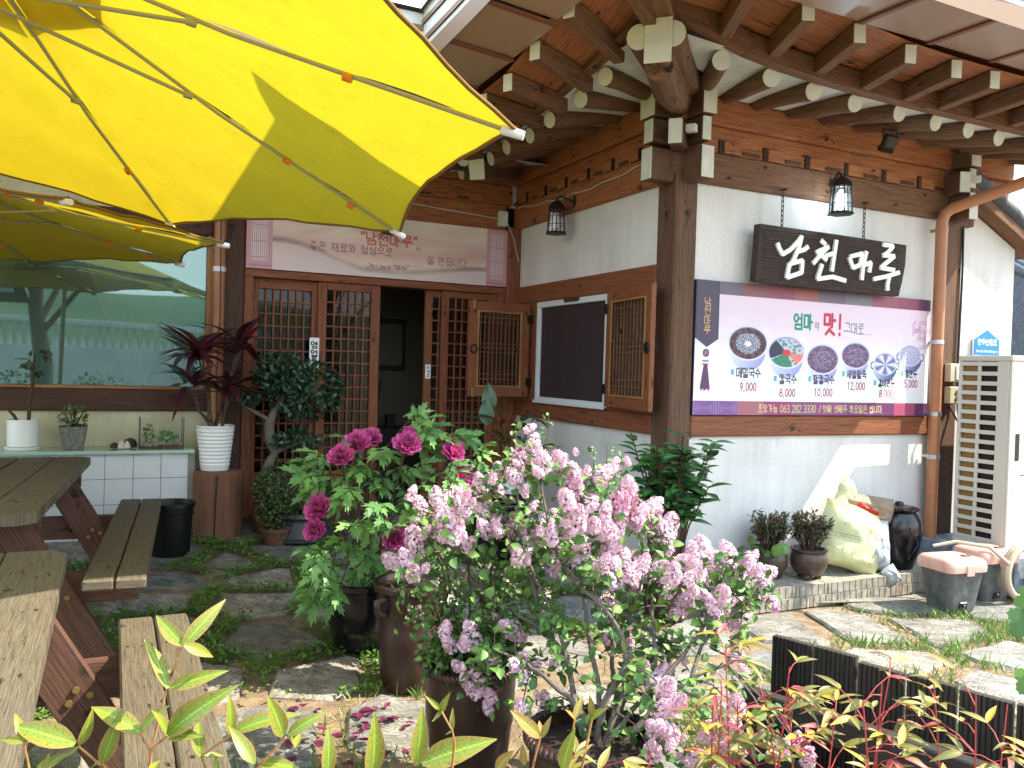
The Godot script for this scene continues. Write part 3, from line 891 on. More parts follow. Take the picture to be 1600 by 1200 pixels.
# ---------- lettering ----------
var JA := {
	"ㄱ": [[0, 0, 1, 0, 1, 1]], "ㄴ": [[0, 0, 0, 1, 1, 1]], "ㄷ": [[1, 0, 0, 0, 0, 1, 1, 1]], "ㄹ": [[0, 0, 1, 0, 1, 0.5, 0, 0.5, 0, 1, 1, 1]],
	"ㅁ": [[0, 0, 1, 0, 1, 1, 0, 1, 0, 0]], "ㅂ": [[0, 0, 0, 1, 1, 1, 1, 0], [0, 0.5, 1, 0.5]], "ㅅ": [[0.5, 0, 0, 1], [0.45, 0.3, 1, 1]],
	"ㅇ": [["o", 0.5, 0.5, 0.5, 0.5]], "ㅈ": [[0, 0, 1, 0], [0.5, 0, 0, 1], [0.45, 0.4, 1, 1]], "ㅊ": [[0.35, 0, 0.65, 0], [0, 0.28, 1, 0.28], [0.5, 0.28, 0, 1], [0.45, 0.55, 1, 1]],
	"ㅋ": [[0, 0, 1, 0, 1, 1], [0, 0.5, 1, 0.5]], "ㅌ": [[1, 0, 0, 0, 0, 1, 1, 1], [0, 0.5, 0.95, 0.5]], "ㅍ": [[0, 0, 1, 0], [0, 1, 1, 1], [0.3, 0, 0.3, 1], [0.7, 0, 0.7, 1]],
	"ㅎ": [[0.35, 0, 0.65, 0], [0, 0.25, 1, 0.25], ["o", 0.5, 0.7, 0.34, 0.3]], "ㄲ": [[0, 0, 0.42, 0, 0.42, 1], [0.58, 0, 1, 0, 1, 1]], "ㄸ": [[0.42, 0, 0, 0, 0, 1, 0.42, 1], [1, 0, 0.58, 0, 0.58, 1, 1, 1]],
	"ㅆ": [[0.25, 0, 0, 1], [0.22, 0.3, 0.48, 1], [0.75, 0, 0.52, 1], [0.72, 0.3, 1, 1]], "ㅉ": [[0, 0, 0.45, 0], [0.22, 0, 0, 1], [0.2, 0.4, 0.45, 1], [0.55, 0, 1, 0], [0.78, 0, 0.55, 1], [0.75, 0.4, 1, 1]],
	"ㅃ": [[0, 0, 0, 1, 0.42, 1, 0.42, 0], [0, 0.5, 0.42, 0.5], [0.58, 0, 0.58, 1, 1, 1, 1, 0], [0.58, 0.5, 1, 0.5]],
	"ㅏ": [[0.3, 0, 0.3, 1], [0.3, 0.48, 0.9, 0.48]], "ㅐ": [[0.15, 0, 0.15, 1], [0.75, 0, 0.75, 1], [0.15, 0.48, 0.75, 0.48]], "ㅑ": [[0.3, 0, 0.3, 1], [0.3, 0.35, 0.9, 0.35], [0.3, 0.62, 0.9, 0.62]],
	"ㅓ": [[0.7, 0, 0.7, 1], [0.05, 0.48, 0.7, 0.48]], "ㅔ": [[0.45, 0, 0.45, 1], [0.9, 0, 0.9, 1], [0.0, 0.48, 0.45, 0.48]], "ㅕ": [[0.7, 0, 0.7, 1], [0.05, 0.35, 0.7, 0.35], [0.05, 0.62, 0.7, 0.62]],
	"ㅣ": [[0.5, 0, 0.5, 1]], "ㅗ": [[0, 1, 1, 1], [0.5, 0, 0.5, 1]], "ㅛ": [[0, 1, 1, 1], [0.33, 0, 0.33, 1], [0.67, 0, 0.67, 1]], "ㅜ": [[0, 0, 1, 0], [0.5, 0, 0.5, 1]],
	"ㅠ": [[0, 0, 1, 0], [0.33, 0, 0.33, 1], [0.67, 0, 0.67, 1]], "ㅡ": [[0, 0.5, 1, 0.5]],
	"0": [["o", 0.3, 0.5, 0.28, 0.5]], "1": [[0.12, 0.15, 0.3, 0, 0.3, 1]], "2": [[0.02, 0.22, 0.12, 0.04, 0.3, 0, 0.5, 0.06, 0.57, 0.25, 0.45, 0.5, 0.0, 1, 0.6, 1]],
	"3": [[0.02, 0.1, 0.3, 0, 0.55, 0.12, 0.5, 0.38, 0.2, 0.48, 0.52, 0.58, 0.58, 0.82, 0.3, 1, 0.0, 0.9]], "5": [[0.55, 0, 0.1, 0, 0.05, 0.42, 0.35, 0.36, 0.57, 0.55, 0.55, 0.85, 0.3, 1, 0.0, 0.92]],
	"6": [[0.5, 0.04, 0.25, 0.2, 0.05, 0.6], ["o", 0.3, 0.7, 0.26, 0.29]], "8": [["o", 0.3, 0.25, 0.23, 0.24], ["o", 0.3, 0.74, 0.28, 0.26]], "9": [["o", 0.3, 0.3, 0.26, 0.29], [0.56, 0.35, 0.45, 0.8, 0.2, 1]],
	".": [[0.1, 0.97, 0.12, 1]], ",": [[0.15, 0.95, 0.05, 1.15]], "/": [[0.5, 0, 0.1, 1]], "!": [[0.25, 0, 0.25, 0.68], [0.25, 0.96, 0.25, 1]], "\"": [[0.1, 0, 0.05, 0.2], [0.3, 0, 0.25, 0.2]]}
const INI := "ㄱㄲㄴㄷㄸㄹㅁㅂㅃㅅㅆㅇㅈㅉㅊㅋㅌㅍㅎ"
const FIN := " ㄱㄲㄳㄴㄵㄶㄷㄹㄺㄻㄼㄽㄾㄿㅀㅁㅂㅄㅅㅆㅇㅈㅊㅋㅌㅍㅎ"
const VOW := ["ㅏ", "ㅐ", "ㅑ", "", "ㅓ", "ㅔ", "ㅕ", "", "ㅗ", "ㅗㅏ", "ㅗㅐ", "ㅗㅣ", "ㅛ", "ㅜ", "ㅜㅓ", "ㅜㅔ", "ㅜㅣ", "ㅠ", "ㅡ", "ㅡㅣ", "ㅣ"]

func put_jamo(out: Array, ch: String, x: float, y: float, w: float, h: float) -> void:
	for s in JA.get(ch, []):
		var p := PackedVector2Array()
		if s[0] is String:
			for i in 17:
				p.append(Vector2(x + (s[1] + cos(TAU * i / 16.0 - PI / 2) * s[3]) * w, y + (s[2] + sin(TAU * i / 16.0 - PI / 2) * s[4]) * h))
		else:
			for i in range(0, s.size(), 2):
				p.append(Vector2(x + s[i] * w, y + s[i + 1] * h))
		out.append(p)

# polylines of a run of text, each letter one em high; [polylines, width]
func strokes(text: String, vertical := false, gap := 0.14) -> Array:
	var out := []
	var x := 0.0
	var y := 0.0
	for ch in text:
		var one := []
		var code := ch.unicode_at(0) - 0xAC00
		var adv := 1.0
		if code >= 0 and code < 11172:
			var ini := INI[code / 588]
			var vo: String = VOW[(code % 588) / 28]
			var fi := code % 28
			var hh := 0.62 if fi else 1.0
			if vo.length() == 2:
				put_jamo(one, ini, 0.06, 0.04 * hh, 0.46, 0.42 * hh)
				put_jamo(one, vo[0], 0.0, 0.54 * hh, 0.62, 0.28 * hh)
				put_jamo(one, vo[1], 0.62, 0.0, 0.36, hh)
			elif vo in ["ㅗ", "ㅛ", "ㅜ", "ㅠ", "ㅡ"]:
				put_jamo(one, ini, 0.17, 0.0, 0.66, 0.36 if fi else 0.44)
				put_jamo(one, vo, 0.0, 0.43 if fi else 0.56, 1.0, 0.2 if fi else 0.4)
			else:
				put_jamo(one, ini, 0.05, 0.06 * hh, 0.44, 0.78 * hh)
				put_jamo(one, vo, 0.58, 0.0, 0.42, hh)
			if fi:
				put_jamo(one, FIN[fi], 0.2, 0.71, 0.7, 0.29)
		elif ch == " ":
			adv = 0.4
		else:
			put_jamo(one, ch, 0, 0, 1, 1)
			adv = 0.62 if ch.is_valid_int() else 0.34
		for p in one:
			for i in p.size(): p[i] += Vector2(x, y)
			out.append(p)
		if vertical: y += adv + gap
		else: x += adv + gap
	return [out, x]

func ink(im: Image, pts: PackedVector2Array, r: float, col: Color) -> void:
	for i in pts.size() - 1:
		var a := pts[i]
		var b := pts[i + 1]
		var d := b - a
		var dd := maxf(d.length_squared(), 1e-6)
		for y in range(maxi(0, int(minf(a.y, b.y) - r - 1)), mini(im.get_height(), int(maxf(a.y, b.y) + r + 2))):
			for x in range(maxi(0, int(minf(a.x, b.x) - r - 1)), mini(im.get_width(), int(maxf(a.x, b.x) + r + 2))):
				var p := Vector2(x, y)
				var f := clampf((p - a).dot(d) / dd, 0.0, 1.0)
				var k := clampf(r + 0.5 - (p - a - d * f).length(), 0.0, 1.0)
				if k > 0.0:
					im.set_pixel(x, y, im.get_pixel(x, y).lerp(col, k * col.a))

func write(im: Image, text: String, cx: float, cy: float, em: float, r: float, col: Color, sx := 1.0, vertical := false) -> void:
	var s := strokes(text, vertical)
	var w: float = (s[1] - 0.14) * em * sx
	for p in s[0]:
		var q := PackedVector2Array()
		for v in p: q.append(Vector2(cx + v.x * em * sx - (0.5 * em * sx if vertical else w * 0.5), cy + (v.y - (0.0 if vertical else 0.5)) * em))
		ink(im, q, r, col)

func disc(im: Image, cx: float, cy: float, rx: float, ry: float, fn: Callable) -> void:
	for y in range(int(cy - ry), int(cy + ry) + 1):
		for x in range(int(cx - rx), int(cx + rx) + 1):
			var u := (x - cx) / rx
			var v := (y - cy) / ry
			var d := u * u + v * v
			if d < 1.0 and x >= 0 and y >= 0 and x < im.get_width() and y < im.get_height():
				var c: Color = fn.call(u, v, d)
				if c.a > 0.0: im.set_pixel(x, y, im.get_pixel(x, y).lerp(c, c.a))

func lettering(called: String, polys: Array, X: Transform3D, em: float, r: float, depth: float, mt: Material, parent: Node) -> void:
	var m := nb()
	var z := 0.0
	var open := []
	for p in polys:
		if p.size() > 3 and p[0].distance_to(p[p.size() - 1]) < 0.02:
			open.append(p.slice(0, p.size() / 2 + 1)); open.append(p.slice(p.size() / 2))
		else: open.append(p)
	for p in open:
		var q := PackedVector2Array()
		for v in p: q.append(Vector2(v.x, -v.y) * em)
		for poly in Geometry2D.offset_polyline(q, r, Geometry2D.JOIN_ROUND, Geometry2D.END_ROUND):
			if Geometry2D.is_polygon_clockwise(poly): continue
			m.prism(poly, depth + z, X)
		z += depth * 0.03
	part(called, m, mt, parent)

func print_mat(called: String, im: Image, rough := 0.5) -> StandardMaterial3D:
	var m := mat(called, Color(1, 1, 1), rough)
	m.albedo_texture = ImageTexture.create_from_image(im)
	m.texture_repeat = false
	return m

# a thin hung sheet facing +z with a print on its face, slightly wavy
func sheet(called: String, lo: Vector3, hi: Vector3, mt: Material, wave := 0.0) -> MeshInstance3D:
	var m := MB.new()
	var P := []
	for i in 9:
		var row := []
		for j in 25:
			var u := j / 24.0
			var w := i / 8.0
			row.append(V(lerpf(lo.x, hi.x, u), lerpf(hi.y, lo.y, w), hi.z + sin(u * 19.0) * sin(w * PI) * wave))
		P.append(row)
	m.grid(P)
	m.quad(V(lo.x, lo.y, lo.z), V(hi.x, lo.y, lo.z), V(hi.x, hi.y, lo.z), V(lo.x, hi.y, lo.z), V(0, 0, -1))
	for e in [[V(lo.x, lo.y, lo.z), V(hi.x, lo.y, lo.z), V(0, -1, 0)], [V(lo.x, hi.y, lo.z), V(hi.x, hi.y, lo.z), V(0, 1, 0)], [V(lo.x, lo.y, lo.z), V(lo.x, hi.y, lo.z), V(-1, 0, 0)], [V(hi.x, lo.y, lo.z), V(hi.x, hi.y, lo.z), V(1, 0, 0)]]:
		m.quad(e[0], e[1], V(e[1].x, e[1].y, hi.z), V(e[0].x, e[0].y, hi.z), e[2])
	return part(called, m, mt, self)

func menu_image() -> Image:
	var W := 1080
	var H := 424
	var im := Image.create(W, H, false, Image.FORMAT_RGB8)
	var nz := noise(8, 1.0, 3)
	for y in H:
		for x in W:
			var v := float(y) / H
			var s := nz.get_noise_2d(x * 0.012, y * 0.02) * 0.05
			var c := Color(0.86, 0.78, 0.85).lerp(Color(0.91, 0.93, 0.95), smoothstep(0.15, 0.75, v + s * 2.0))
			im.set_pixel(x, y, c)
	for e in [[0.0, 0.17, 0.0], [0.17, 0.27, 1], [0.27, 0.38, 2], [0.38, 0.48, 3], [0.48, 0.6, 4], [0.6, 0.72, 5], [0.72, 0.84, 6], [0.84, 0.94, 7], [0.94, 1.0, 8]]:
		var tops := [Color(0.36, 0.33, 0.40), Color(0.50, 0.28, 0.30), Color(0.55, 0.20, 0.32), Color(0.62, 0.31, 0.29), Color(0.40, 0.33, 0.42), Color(0.45, 0.43, 0.50), Color(0.58, 0.22, 0.33), Color(0.52, 0.16, 0.28), Color(0.30, 0.15, 0.30)]
		var bots := [Color(0.58, 0.42, 0.66), Color(0.66, 0.35, 0.40), Color(0.58, 0.16, 0.40), Color(0.48, 0.22, 0.46), Color(0.52, 0.20, 0.44), Color(0.46, 0.20, 0.42), Color(0.36, 0.16, 0.36), Color(0.66, 0.26, 0.40), Color(0.33, 0.13, 0.32)]
		im.fill_rect(Rect2i(int(e[0] * W), 0, int((e[1] - e[0]) * W) + 1, int(0.098 * H)), tops[int(e[2])].lerp(Color(0.5, 0.46, 0.5), 0.22))
		im.fill_rect(Rect2i(int(e[0] * W), int(0.895 * H), int((e[1] - e[0]) * W) + 1, H), bots[int(e[2])].lerp(Color(0.55, 0.5, 0.55), 0.22))
	# key-fret pattern at the foot
	for k in 2:
		var x0 := 8.0 + k * 90
		for r in 4:
			var w := 40.0 - r * 10
			var cy := 0.947 * H
			ink(im, PackedVector2Array([Vector2(x0 + 40 - w, cy - 20 + r * 5), Vector2(x0 + 40 + w, cy - 20 + r * 5), Vector2(x0 + 40 + w, cy + 20 - r * 5), Vector2(x0 + 40 - w, cy + 20 - r * 5), Vector2(x0 + 40 - w, cy - 20 + r * 5)]), 1.4, Color(0.40, 0.22, 0.52))
	# name tag and tassel
	for y in int(0.50 * H):
		for x in 92:
			var lim := 0.43 * H + (46 - absf(x - 46)) * 0.6
			if y < lim: im.set_pixel(x, y, Color(0.27, 0.23, 0.32) if x > 4 and x < 87 else Color(0.20, 0.17, 0.26))
	write(im, "남천마루", 46, 54, 26, 1.5, Color(0.78, 0.60, 0.38), 1.0, true)
	disc(im, 44, 228, 13, 13, func(u, v, d): return Color(0.36, 0.26, 0.42) if d > 0.3 else Color(0.6, 0.4, 0.5))
	im.fill_rect(Rect2i(31, 252, 25, 4), Color(0.36, 0.24, 0.40)); im.fill_rect(Rect2i(31, 262, 25, 4), Color(0.36, 0.24, 0.40))
	for i in 13:
		ink(im, PackedVector2Array([Vector2(38 + i, 268), Vector2(26 + i * 3, 338 + (i * 7) % 9)]), 2.0, Color(0.34 + (i % 3) * 0.03, 0.20, 0.36))
	# flourishes
	for k in 5:
		for r in [11.0, 17.0, 22.0]:
			var p := PackedVector2Array()
			for i in 15: p.append(Vector2(1010 + (k % 3) * 30 + cos(i * 0.33 + k) * r, 100 + (k / 2) * 30 + sin(i * 0.33 + k) * r))
			ink(im, p, 1.2, Color(0.70, 0.50, 0.66, 0.7))
	# slogan
	write(im, "엄마", 452, 110, 50, 4.0, Color(0.05, 0.50, 0.42), 0.8)
	write(im, "의", 516, 122, 26, 1.6, Color(0.45, 0.45, 0.5), 0.8)
	write(im, "맛!", 588, 112, 68, 5.5, Color(0.72, 0.10, 0.25), 0.8)
	write(im, "그대로...", 712, 122, 36, 1.8, Color(0.42, 0.40, 0.46), 0.8)
	# bowls
	var bowls := [[216, 190, 88, 0], [382, 214, 84, 1], [548, 232, 80, 2], [704, 214, 72, 3], [852, 240, 62, 4], [982, 206, 60, 5]]
	for b in bowls:
		var cx: float = b[0]
		var cy: float = b[1]
		var r: float = b[2]
		var kind: int = b[3]
		if kind >= 4:
			for s in [-1, 1]:
				var p := PackedVector2Array()
				for i in 13: p.append(Vector2(cx + s * r * 1.02 + cos(TAU * i / 12.0) * 9, cy + 6 + sin(TAU * i / 12.0) * 12))
				ink(im, p, 2.5, Color(0.36, 0.38, 0.55))
		disc(im, cx, cy + r * 0.30, r * (0.86 if kind < 4 else 0.98), r * 0.72, func(u, v, d): return Color(0.60, 0.62, 0.82).lerp(Color(0.86, 0.88, 0.97), clampf(0.5 - u * 0.5 - v * 0.3, 0, 1)) if kind < 4 else Color(0.34, 0.38, 0.58).lerp(Color(0.72, 0.76, 0.88), clampf(0.45 - u * 0.6, 0, 1)))
		disc(im, cx, cy, r, r * 0.66, func(u, v, d): return Color(0.82, 0.82, 0.93) if d > 0.8 else Color(0.55, 0.52, 0.68))
		disc(im, cx, cy + 2, r * 0.89, r * 0.57, func(u, v, d):
			var n: float = nz.get_noise_2d(u * 3.0 + kind * 5, v * 3.0)
			var n2: float = nz.get_noise_2d(u * 9.0 + kind * 9, v * 9.0)
			var a := atan2(v, u)
			if kind == 0:
				if d < 0.03 + n * 0.02: return Color(0.95, 0.95, 0.97)
				if d < 0.45: return Color(0.26, 0.29, 0.34).lerp(Color(0.72, 0.74, 0.82), clampf(0.5 + n2 * 2.2, 0, 1))
				return Color(0.24, 0.13, 0.17).lerp(Color(0.40, 0.26, 0.32), clampf(n * 2 + 0.4, 0, 1))
			if kind == 1:
				if d < 0.05: return Color(0.80, 0.18, 0.24)
				if a > 0.1 and a < 0.9: return Color(0.86, 0.36, 0.32).lerp(Color(0.95, 0.62, 0.55), clampf(n2 * 2 + 0.4, 0, 1))
				if a > 1.2 and a < 2.6: return Color(0.12, 0.42, 0.36).lerp(Color(0.3, 0.6, 0.45), clampf(n2 * 2 + 0.3, 0, 1))
				if a < -2.2 or a > 2.7: return Color(0.16, 0.18, 0.28)
				return Color(0.72, 0.74, 0.80).lerp(Color(0.30, 0.48, 0.50), clampf(n * 3, 0, 1))
			if kind < 4:
				if n2 > 0.32 and d < 0.5: return Color(0.76, 0.68, 0.80)
				return Color(0.33, 0.25, 0.38).lerp(Color(0.48, 0.38, 0.52), clampf(n * 2 + 0.4, 0, 1))
			var w := 0.5 + 0.5 * cos(a * 6.0) if kind == 4 else 0.5 + n2 * 1.5
			return Color(0.42, 0.44, 0.62).lerp(Color(0.90, 0.90, 0.96), clampf(w, 0, 1)))
	var items := [["메밀국수", "9,000", 222, 0.665, 30], ["칼국수", "8,000", 392, 0.705, 30], ["팥칼국수", "10,000", 556, 0.70, 29], ["새알팥죽", "12,000", 712, 0.65, 27], ["갈비만두", "8,000", 862, 0.715, 25], ["왕만두", "5,000", 990, 0.63, 24]]
	for it in items:
		var em: float = it[4]
		var y: float = it[3] * H + 5.0
		var w: float = strokes(it[0])[1] * em * 0.78
		im.fill_rect(Rect2i(int(it[2] - w * 0.5 - 20), int(y - 9), 13, 18), Color(0.30, 0.66, 0.80))
		write(im, it[0], it[2], y, em, 1.9, Color(0.20, 0.19, 0.24), 0.78)
		for k in 2:
			for q in 9: im.fill_rect(Rect2i(int(it[2] - 32 + q * 7 + k * 2), int(y + em * 0.75 + k * 6), 5, 2), Color(0.62, 0.62, 0.68))
		write(im, it[1], it[2], y + em * 1.5, 24, 1.7, Color(0.62, 0.16, 0.30), 0.85)
	write(im, "포장가능 063.282.3330 / 첫째 셋째주 화요일은 쉽니다.", 560, 0.948 * H, 25, 1.5, Color(0.80, 0.74, 0.50), 0.76)
	return im

func door_banner_image() -> Image:
	var W := 1000
	var H := 230
	var im := Image.create(W, H, false, Image.FORMAT_RGB8)
	var nz := noise(18, 1.0, 4)
	for y in H:
		for x in W:
			var u := float(x) / W
			var v := float(y) / H
			var n := nz.get_noise_2d(u * 5, v * 4)
			var c := Color(0.87, 0.78, 0.74).lerp(Color(0.91, 0.86, 0.80), clampf(0.5 + n, 0, 1))
			var sweep := v - 0.15 - 0.3 * u + n * 0.15
			c = c.lerp(Color(0.80, 0.58, 0.58), 0.5 * exp(-pow((v - 0.62 + absf(u - 0.5) * 0.25) * 7.0, 2.0)))
			c = c.lerp(Color(0.78, 0.62, 0.62), 0.35 * exp(-pow(sweep * 10.0, 2.0)))
			var hill := 0.52 + 0.36 * smoothstep(0.12, 0.45, u) if u < 0.5 else 0.88 - 0.16 * smoothstep(0.55, 0.9, u)
			var th := 0.07 + 0.02 * n
			if absf(v - hill) < th: c = c.lerp(Color(0.52, 0.44, 0.46), (0.55 + n * 0.6) * (1.0 - absf(v - hill) / th))
			if v > hill + 0.05: c = c.lerp(Color(0.84, 0.76, 0.79), 0.7 + 0.3 * nz.get_noise_2d(u * 60, v * 50))
			im.set_pixel(x, y, c)
	for s in 2:
		var x0 := 0 if s == 0 else 912
		im.fill_rect(Rect2i(x0, 0, 88, H), Color(0.78, 0.58, 0.62))
		im.fill_rect(Rect2i(x0 + 16, 12, 56, H - 40), Color(0.86, 0.80, 0.82))
		for i in 8: im.fill_rect(Rect2i(x0 + 18 + i * 7, 12, 3, H - 40), Color(0.70, 0.52, 0.57))
		for i in 4: im.fill_rect(Rect2i(x0 + 16, 14 + i * 58, 56, 3), Color(0.70, 0.52, 0.57))
		im.fill_rect(Rect2i(x0, H - 14, 88, 5), Color(0.68, 0.48, 0.53))
	for i in 60:
		var x := 500.0 + rf(-70, 90)
		disc(im, x, 190 - absf(x - 500) * 0.06 + rf(-10, 8), rf(3, 8), rf(2, 4), func(_u, _v, _d): return Color(0.66, 0.46, 0.56, 0.6))
	write(im, "\"남천마루\"", 512, 84, 44, 3.4, Color(0.80, 0.40, 0.40), 0.92)
	write(im, "는", 628, 106, 18, 1.3, Color(0.62, 0.48, 0.48))
	write(im, "좋은 재료와 정성으로", 372, 130, 30, 1.6, Color(0.55, 0.40, 0.40), 0.92)
	write(im, "을 만듭니다.", 752, 148, 30, 1.5, Color(0.56, 0.44, 0.42), 0.9)
	return im

func build_signs() -> void:
	var o: Node3D = sheet("menu_banner", V(0.165, 1.148, -0.03), V(2.285, 1.99, 0.012), print_mat("menu_print", menu_image(), 0.45), 0.0025)
	tag(o, "printed menu banner with six food bowls and prices along the white wall", "banner")
	o = sheet("door_banner", V(-2.212, 2.09, -2.288), V(-0.092, 2.565, -2.22), print_mat("door_print", door_banner_image(), 0.5), 0.004)
	tag(o, "faded pink printed banner above the lattice entrance doors", "banner")
	# carved board on two chains
	var sg := thing("hanging_sign", "dark carved wooden name board with white brush letters, hung on two chains", "sign", V(0.55, 1.985, 0.05))
	var m := nb()
	m.prism(PackedVector2Array([Vector2(0, 0.015), Vector2(0.5, 0.002), Vector2(1.285, 0), Vector2(1.315, 0.1), Vector2(1.34, 0.22), Vector2(1.345, 0.36), Vector2(0.7, 0.37), Vector2(0.02, 0.375), Vector2(0.012, 0.2)]), 0.055, Transform3D())
	part("board", m, M.wood_sign, sg)
	for i in 18:
		m = nb()
		var y := 0.014 + i * 0.0195
		var xa := rf(0.02, 0.08)
		while xa < 1.27:
			var l := rf(0.08, 0.28)
			m.bar(V(xa, y + rf(-0.003, 0.003), 0.056), V(minf(xa + l, 1.29), y + rf(-0.003, 0.003), 0.056), 0.011, 0.006, 0.002)
			xa += l + rf(0.01, 0.03)
		part("chisel_ridge", m, M.wood_sign, sg)
	var gl := [
		[[[442, 312, 452, 338, 466, 362, 500, 340, 530, 305, 546, 282], [546, 278, 538, 320, 520, 372, 508, 398], [522, 352, 560, 340, 576, 326], [497, 402, 487, 468], [497, 404, 552, 388, 550, 442, 488, 464]]],
		[[[632, 298, 654, 318], [612, 352, 668, 326, 640, 352, 600, 402], [636, 366, 662, 386], [652, 368, 690, 356], [702, 296, 692, 380, 686, 436], [640, 404, 622, 470, 690, 460, 752, 478]]],
		[[[765, 372, 785, 420, 818, 406, 826, 356, 768, 370], [846, 346, 832, 410, 828, 474], [834, 408, 868, 396, 862, 440]]],
		[[[926, 316, 976, 322, 950, 352, 928, 364, 984, 368, 936, 404, 918, 420, 988, 430], [884, 470, 950, 458, 1012, 440], [962, 456, 954, 500, 956, 522]]]]
	for g in gl:
		var polys := []
		for s in g[0]:
			var p := PackedVector2Array()
			for i in range(0, s.size(), 2):
				var x: float = s[i]
				var yt := 230.0 + (x - 375.0) * 0.118
				var yb := 487.0 + (x - 345.0) * 0.089
				p.append(Vector2((x - 362.0) / 688.0 * 1.345, -0.372 * (1.0 - (s[i + 1] - yt) / (yb - yt))))
			polys.append(p)
		lettering("letter", polys, Transform3D(Basis(), V(0, 0, 0.055)), 1.0, 0.0145, 0.016, M.sign_white, sg)
	for cx in [0.27, 1.01]:
		for i in 8:
			m = nb()
			var ring := []
			for k in 9:
				var a := TAU * k / 8.0
				var y := 0.385 + i * 0.031
				ring.append(V(cx + (cos(a) * 0.009 if i % 2 else 0.0), y + sin(a) * 0.019, -0.02 + (0.0 if i % 2 else cos(a) * 0.009)))
			m.tube(ring, [0.0032], 5, false)
			part("chain_link", m, M.iron_brown, sg)
		m = nb()
		m.tube([V(cx, 0.63, -0.045), V(cx, 0.63, 0.0), V(cx, 0.62, 0.01)], [0.006], 6)
		part("hook", m, M.iron_brown, sg)
	# little plates on the doors
	o = thing("open_sign", "white upright plate with black Korean letters on the middle door stile", "sign", V(-1.69, 1.36, -2.264))
	boxpart("plate", V(-0.035, 0, 0), V(0.04, 0.235, 0.008), M.sign_white, o, 0.003)
	lettering("lettering", strokes("영업중", true, 0.22)[0], Transform3D(Basis(), V(-0.024, 0.205, 0.008)), 0.052, 0.0045, 0.001, M.ink_black, o)
	o = thing("push_notice", "small pale plate with three grey letters on the door stile beside the opening", "sign", V(-0.745, 1.30, -2.304))
	boxpart("plate", V(-0.02, 0, 0), V(0.026, 0.115, 0.005), M.sign_white, o, 0.002)
	lettering("lettering", strokes("미세요", true, 0.3)[0], Transform3D(Basis(), V(-0.008, 0.103, 0.005)), 0.024, 0.002, 0.001, M.ink_black, o)
	# address plate
	o = thing("address_plate", "blue house number plate shaped like a little house on the annex wall", "sign", V(2.86, 1.30, -0.062))
	var shape := PackedVector2Array([Vector2(0, 0), Vector2(0.31, 0), Vector2(0.31, 0.44), Vector2(0.155, 0.52), Vector2(0, 0.44)])
	m = nb()
	m.prism(shape, 0.012, Transform3D())
	part("plate", m, M.sign_white, o)
	var inner := Geometry2D.offset_polygon(shape, -0.008)[0]
	m = nb()
	m.prism(inner, 0.003, Transform3D(Basis(), V(0, 0, 0.0125)))
	part("face", m, M.sign_blue, o)
	boxpart("line", V(0.01, 0.306, 0.0155), V(0.30, 0.312, 0.0175), M.sign_white, o, 0)
	lettering("lettering", strokes("전주천동로")[0], Transform3D(Basis(), V(0.045, 0.435, 0.0155)), 0.04, 0.0042, 0.001, M.sign_white, o)
	lettering("lettering", strokes("66")[0], Transform3D(Basis(), V(0.075, 0.25, 0.0155)), 0.12, 0.010, 0.001, M.sign_white, o)
	var f := SystemFont.new()
	f.font_names = PackedStringArray(["Droid Sans"])
	var tm := TextMesh.new()
	tm.font = f
	tm.text = "Jeonjucheondong-ro"
	tm.font_size = 32
	tm.pixel_size = 0.00088
	tm.depth = 0.001
	inst("lettering", tm, M.sign_white, o, Transform3D(Basis(), V(0.155, 0.345, 0.0165)))

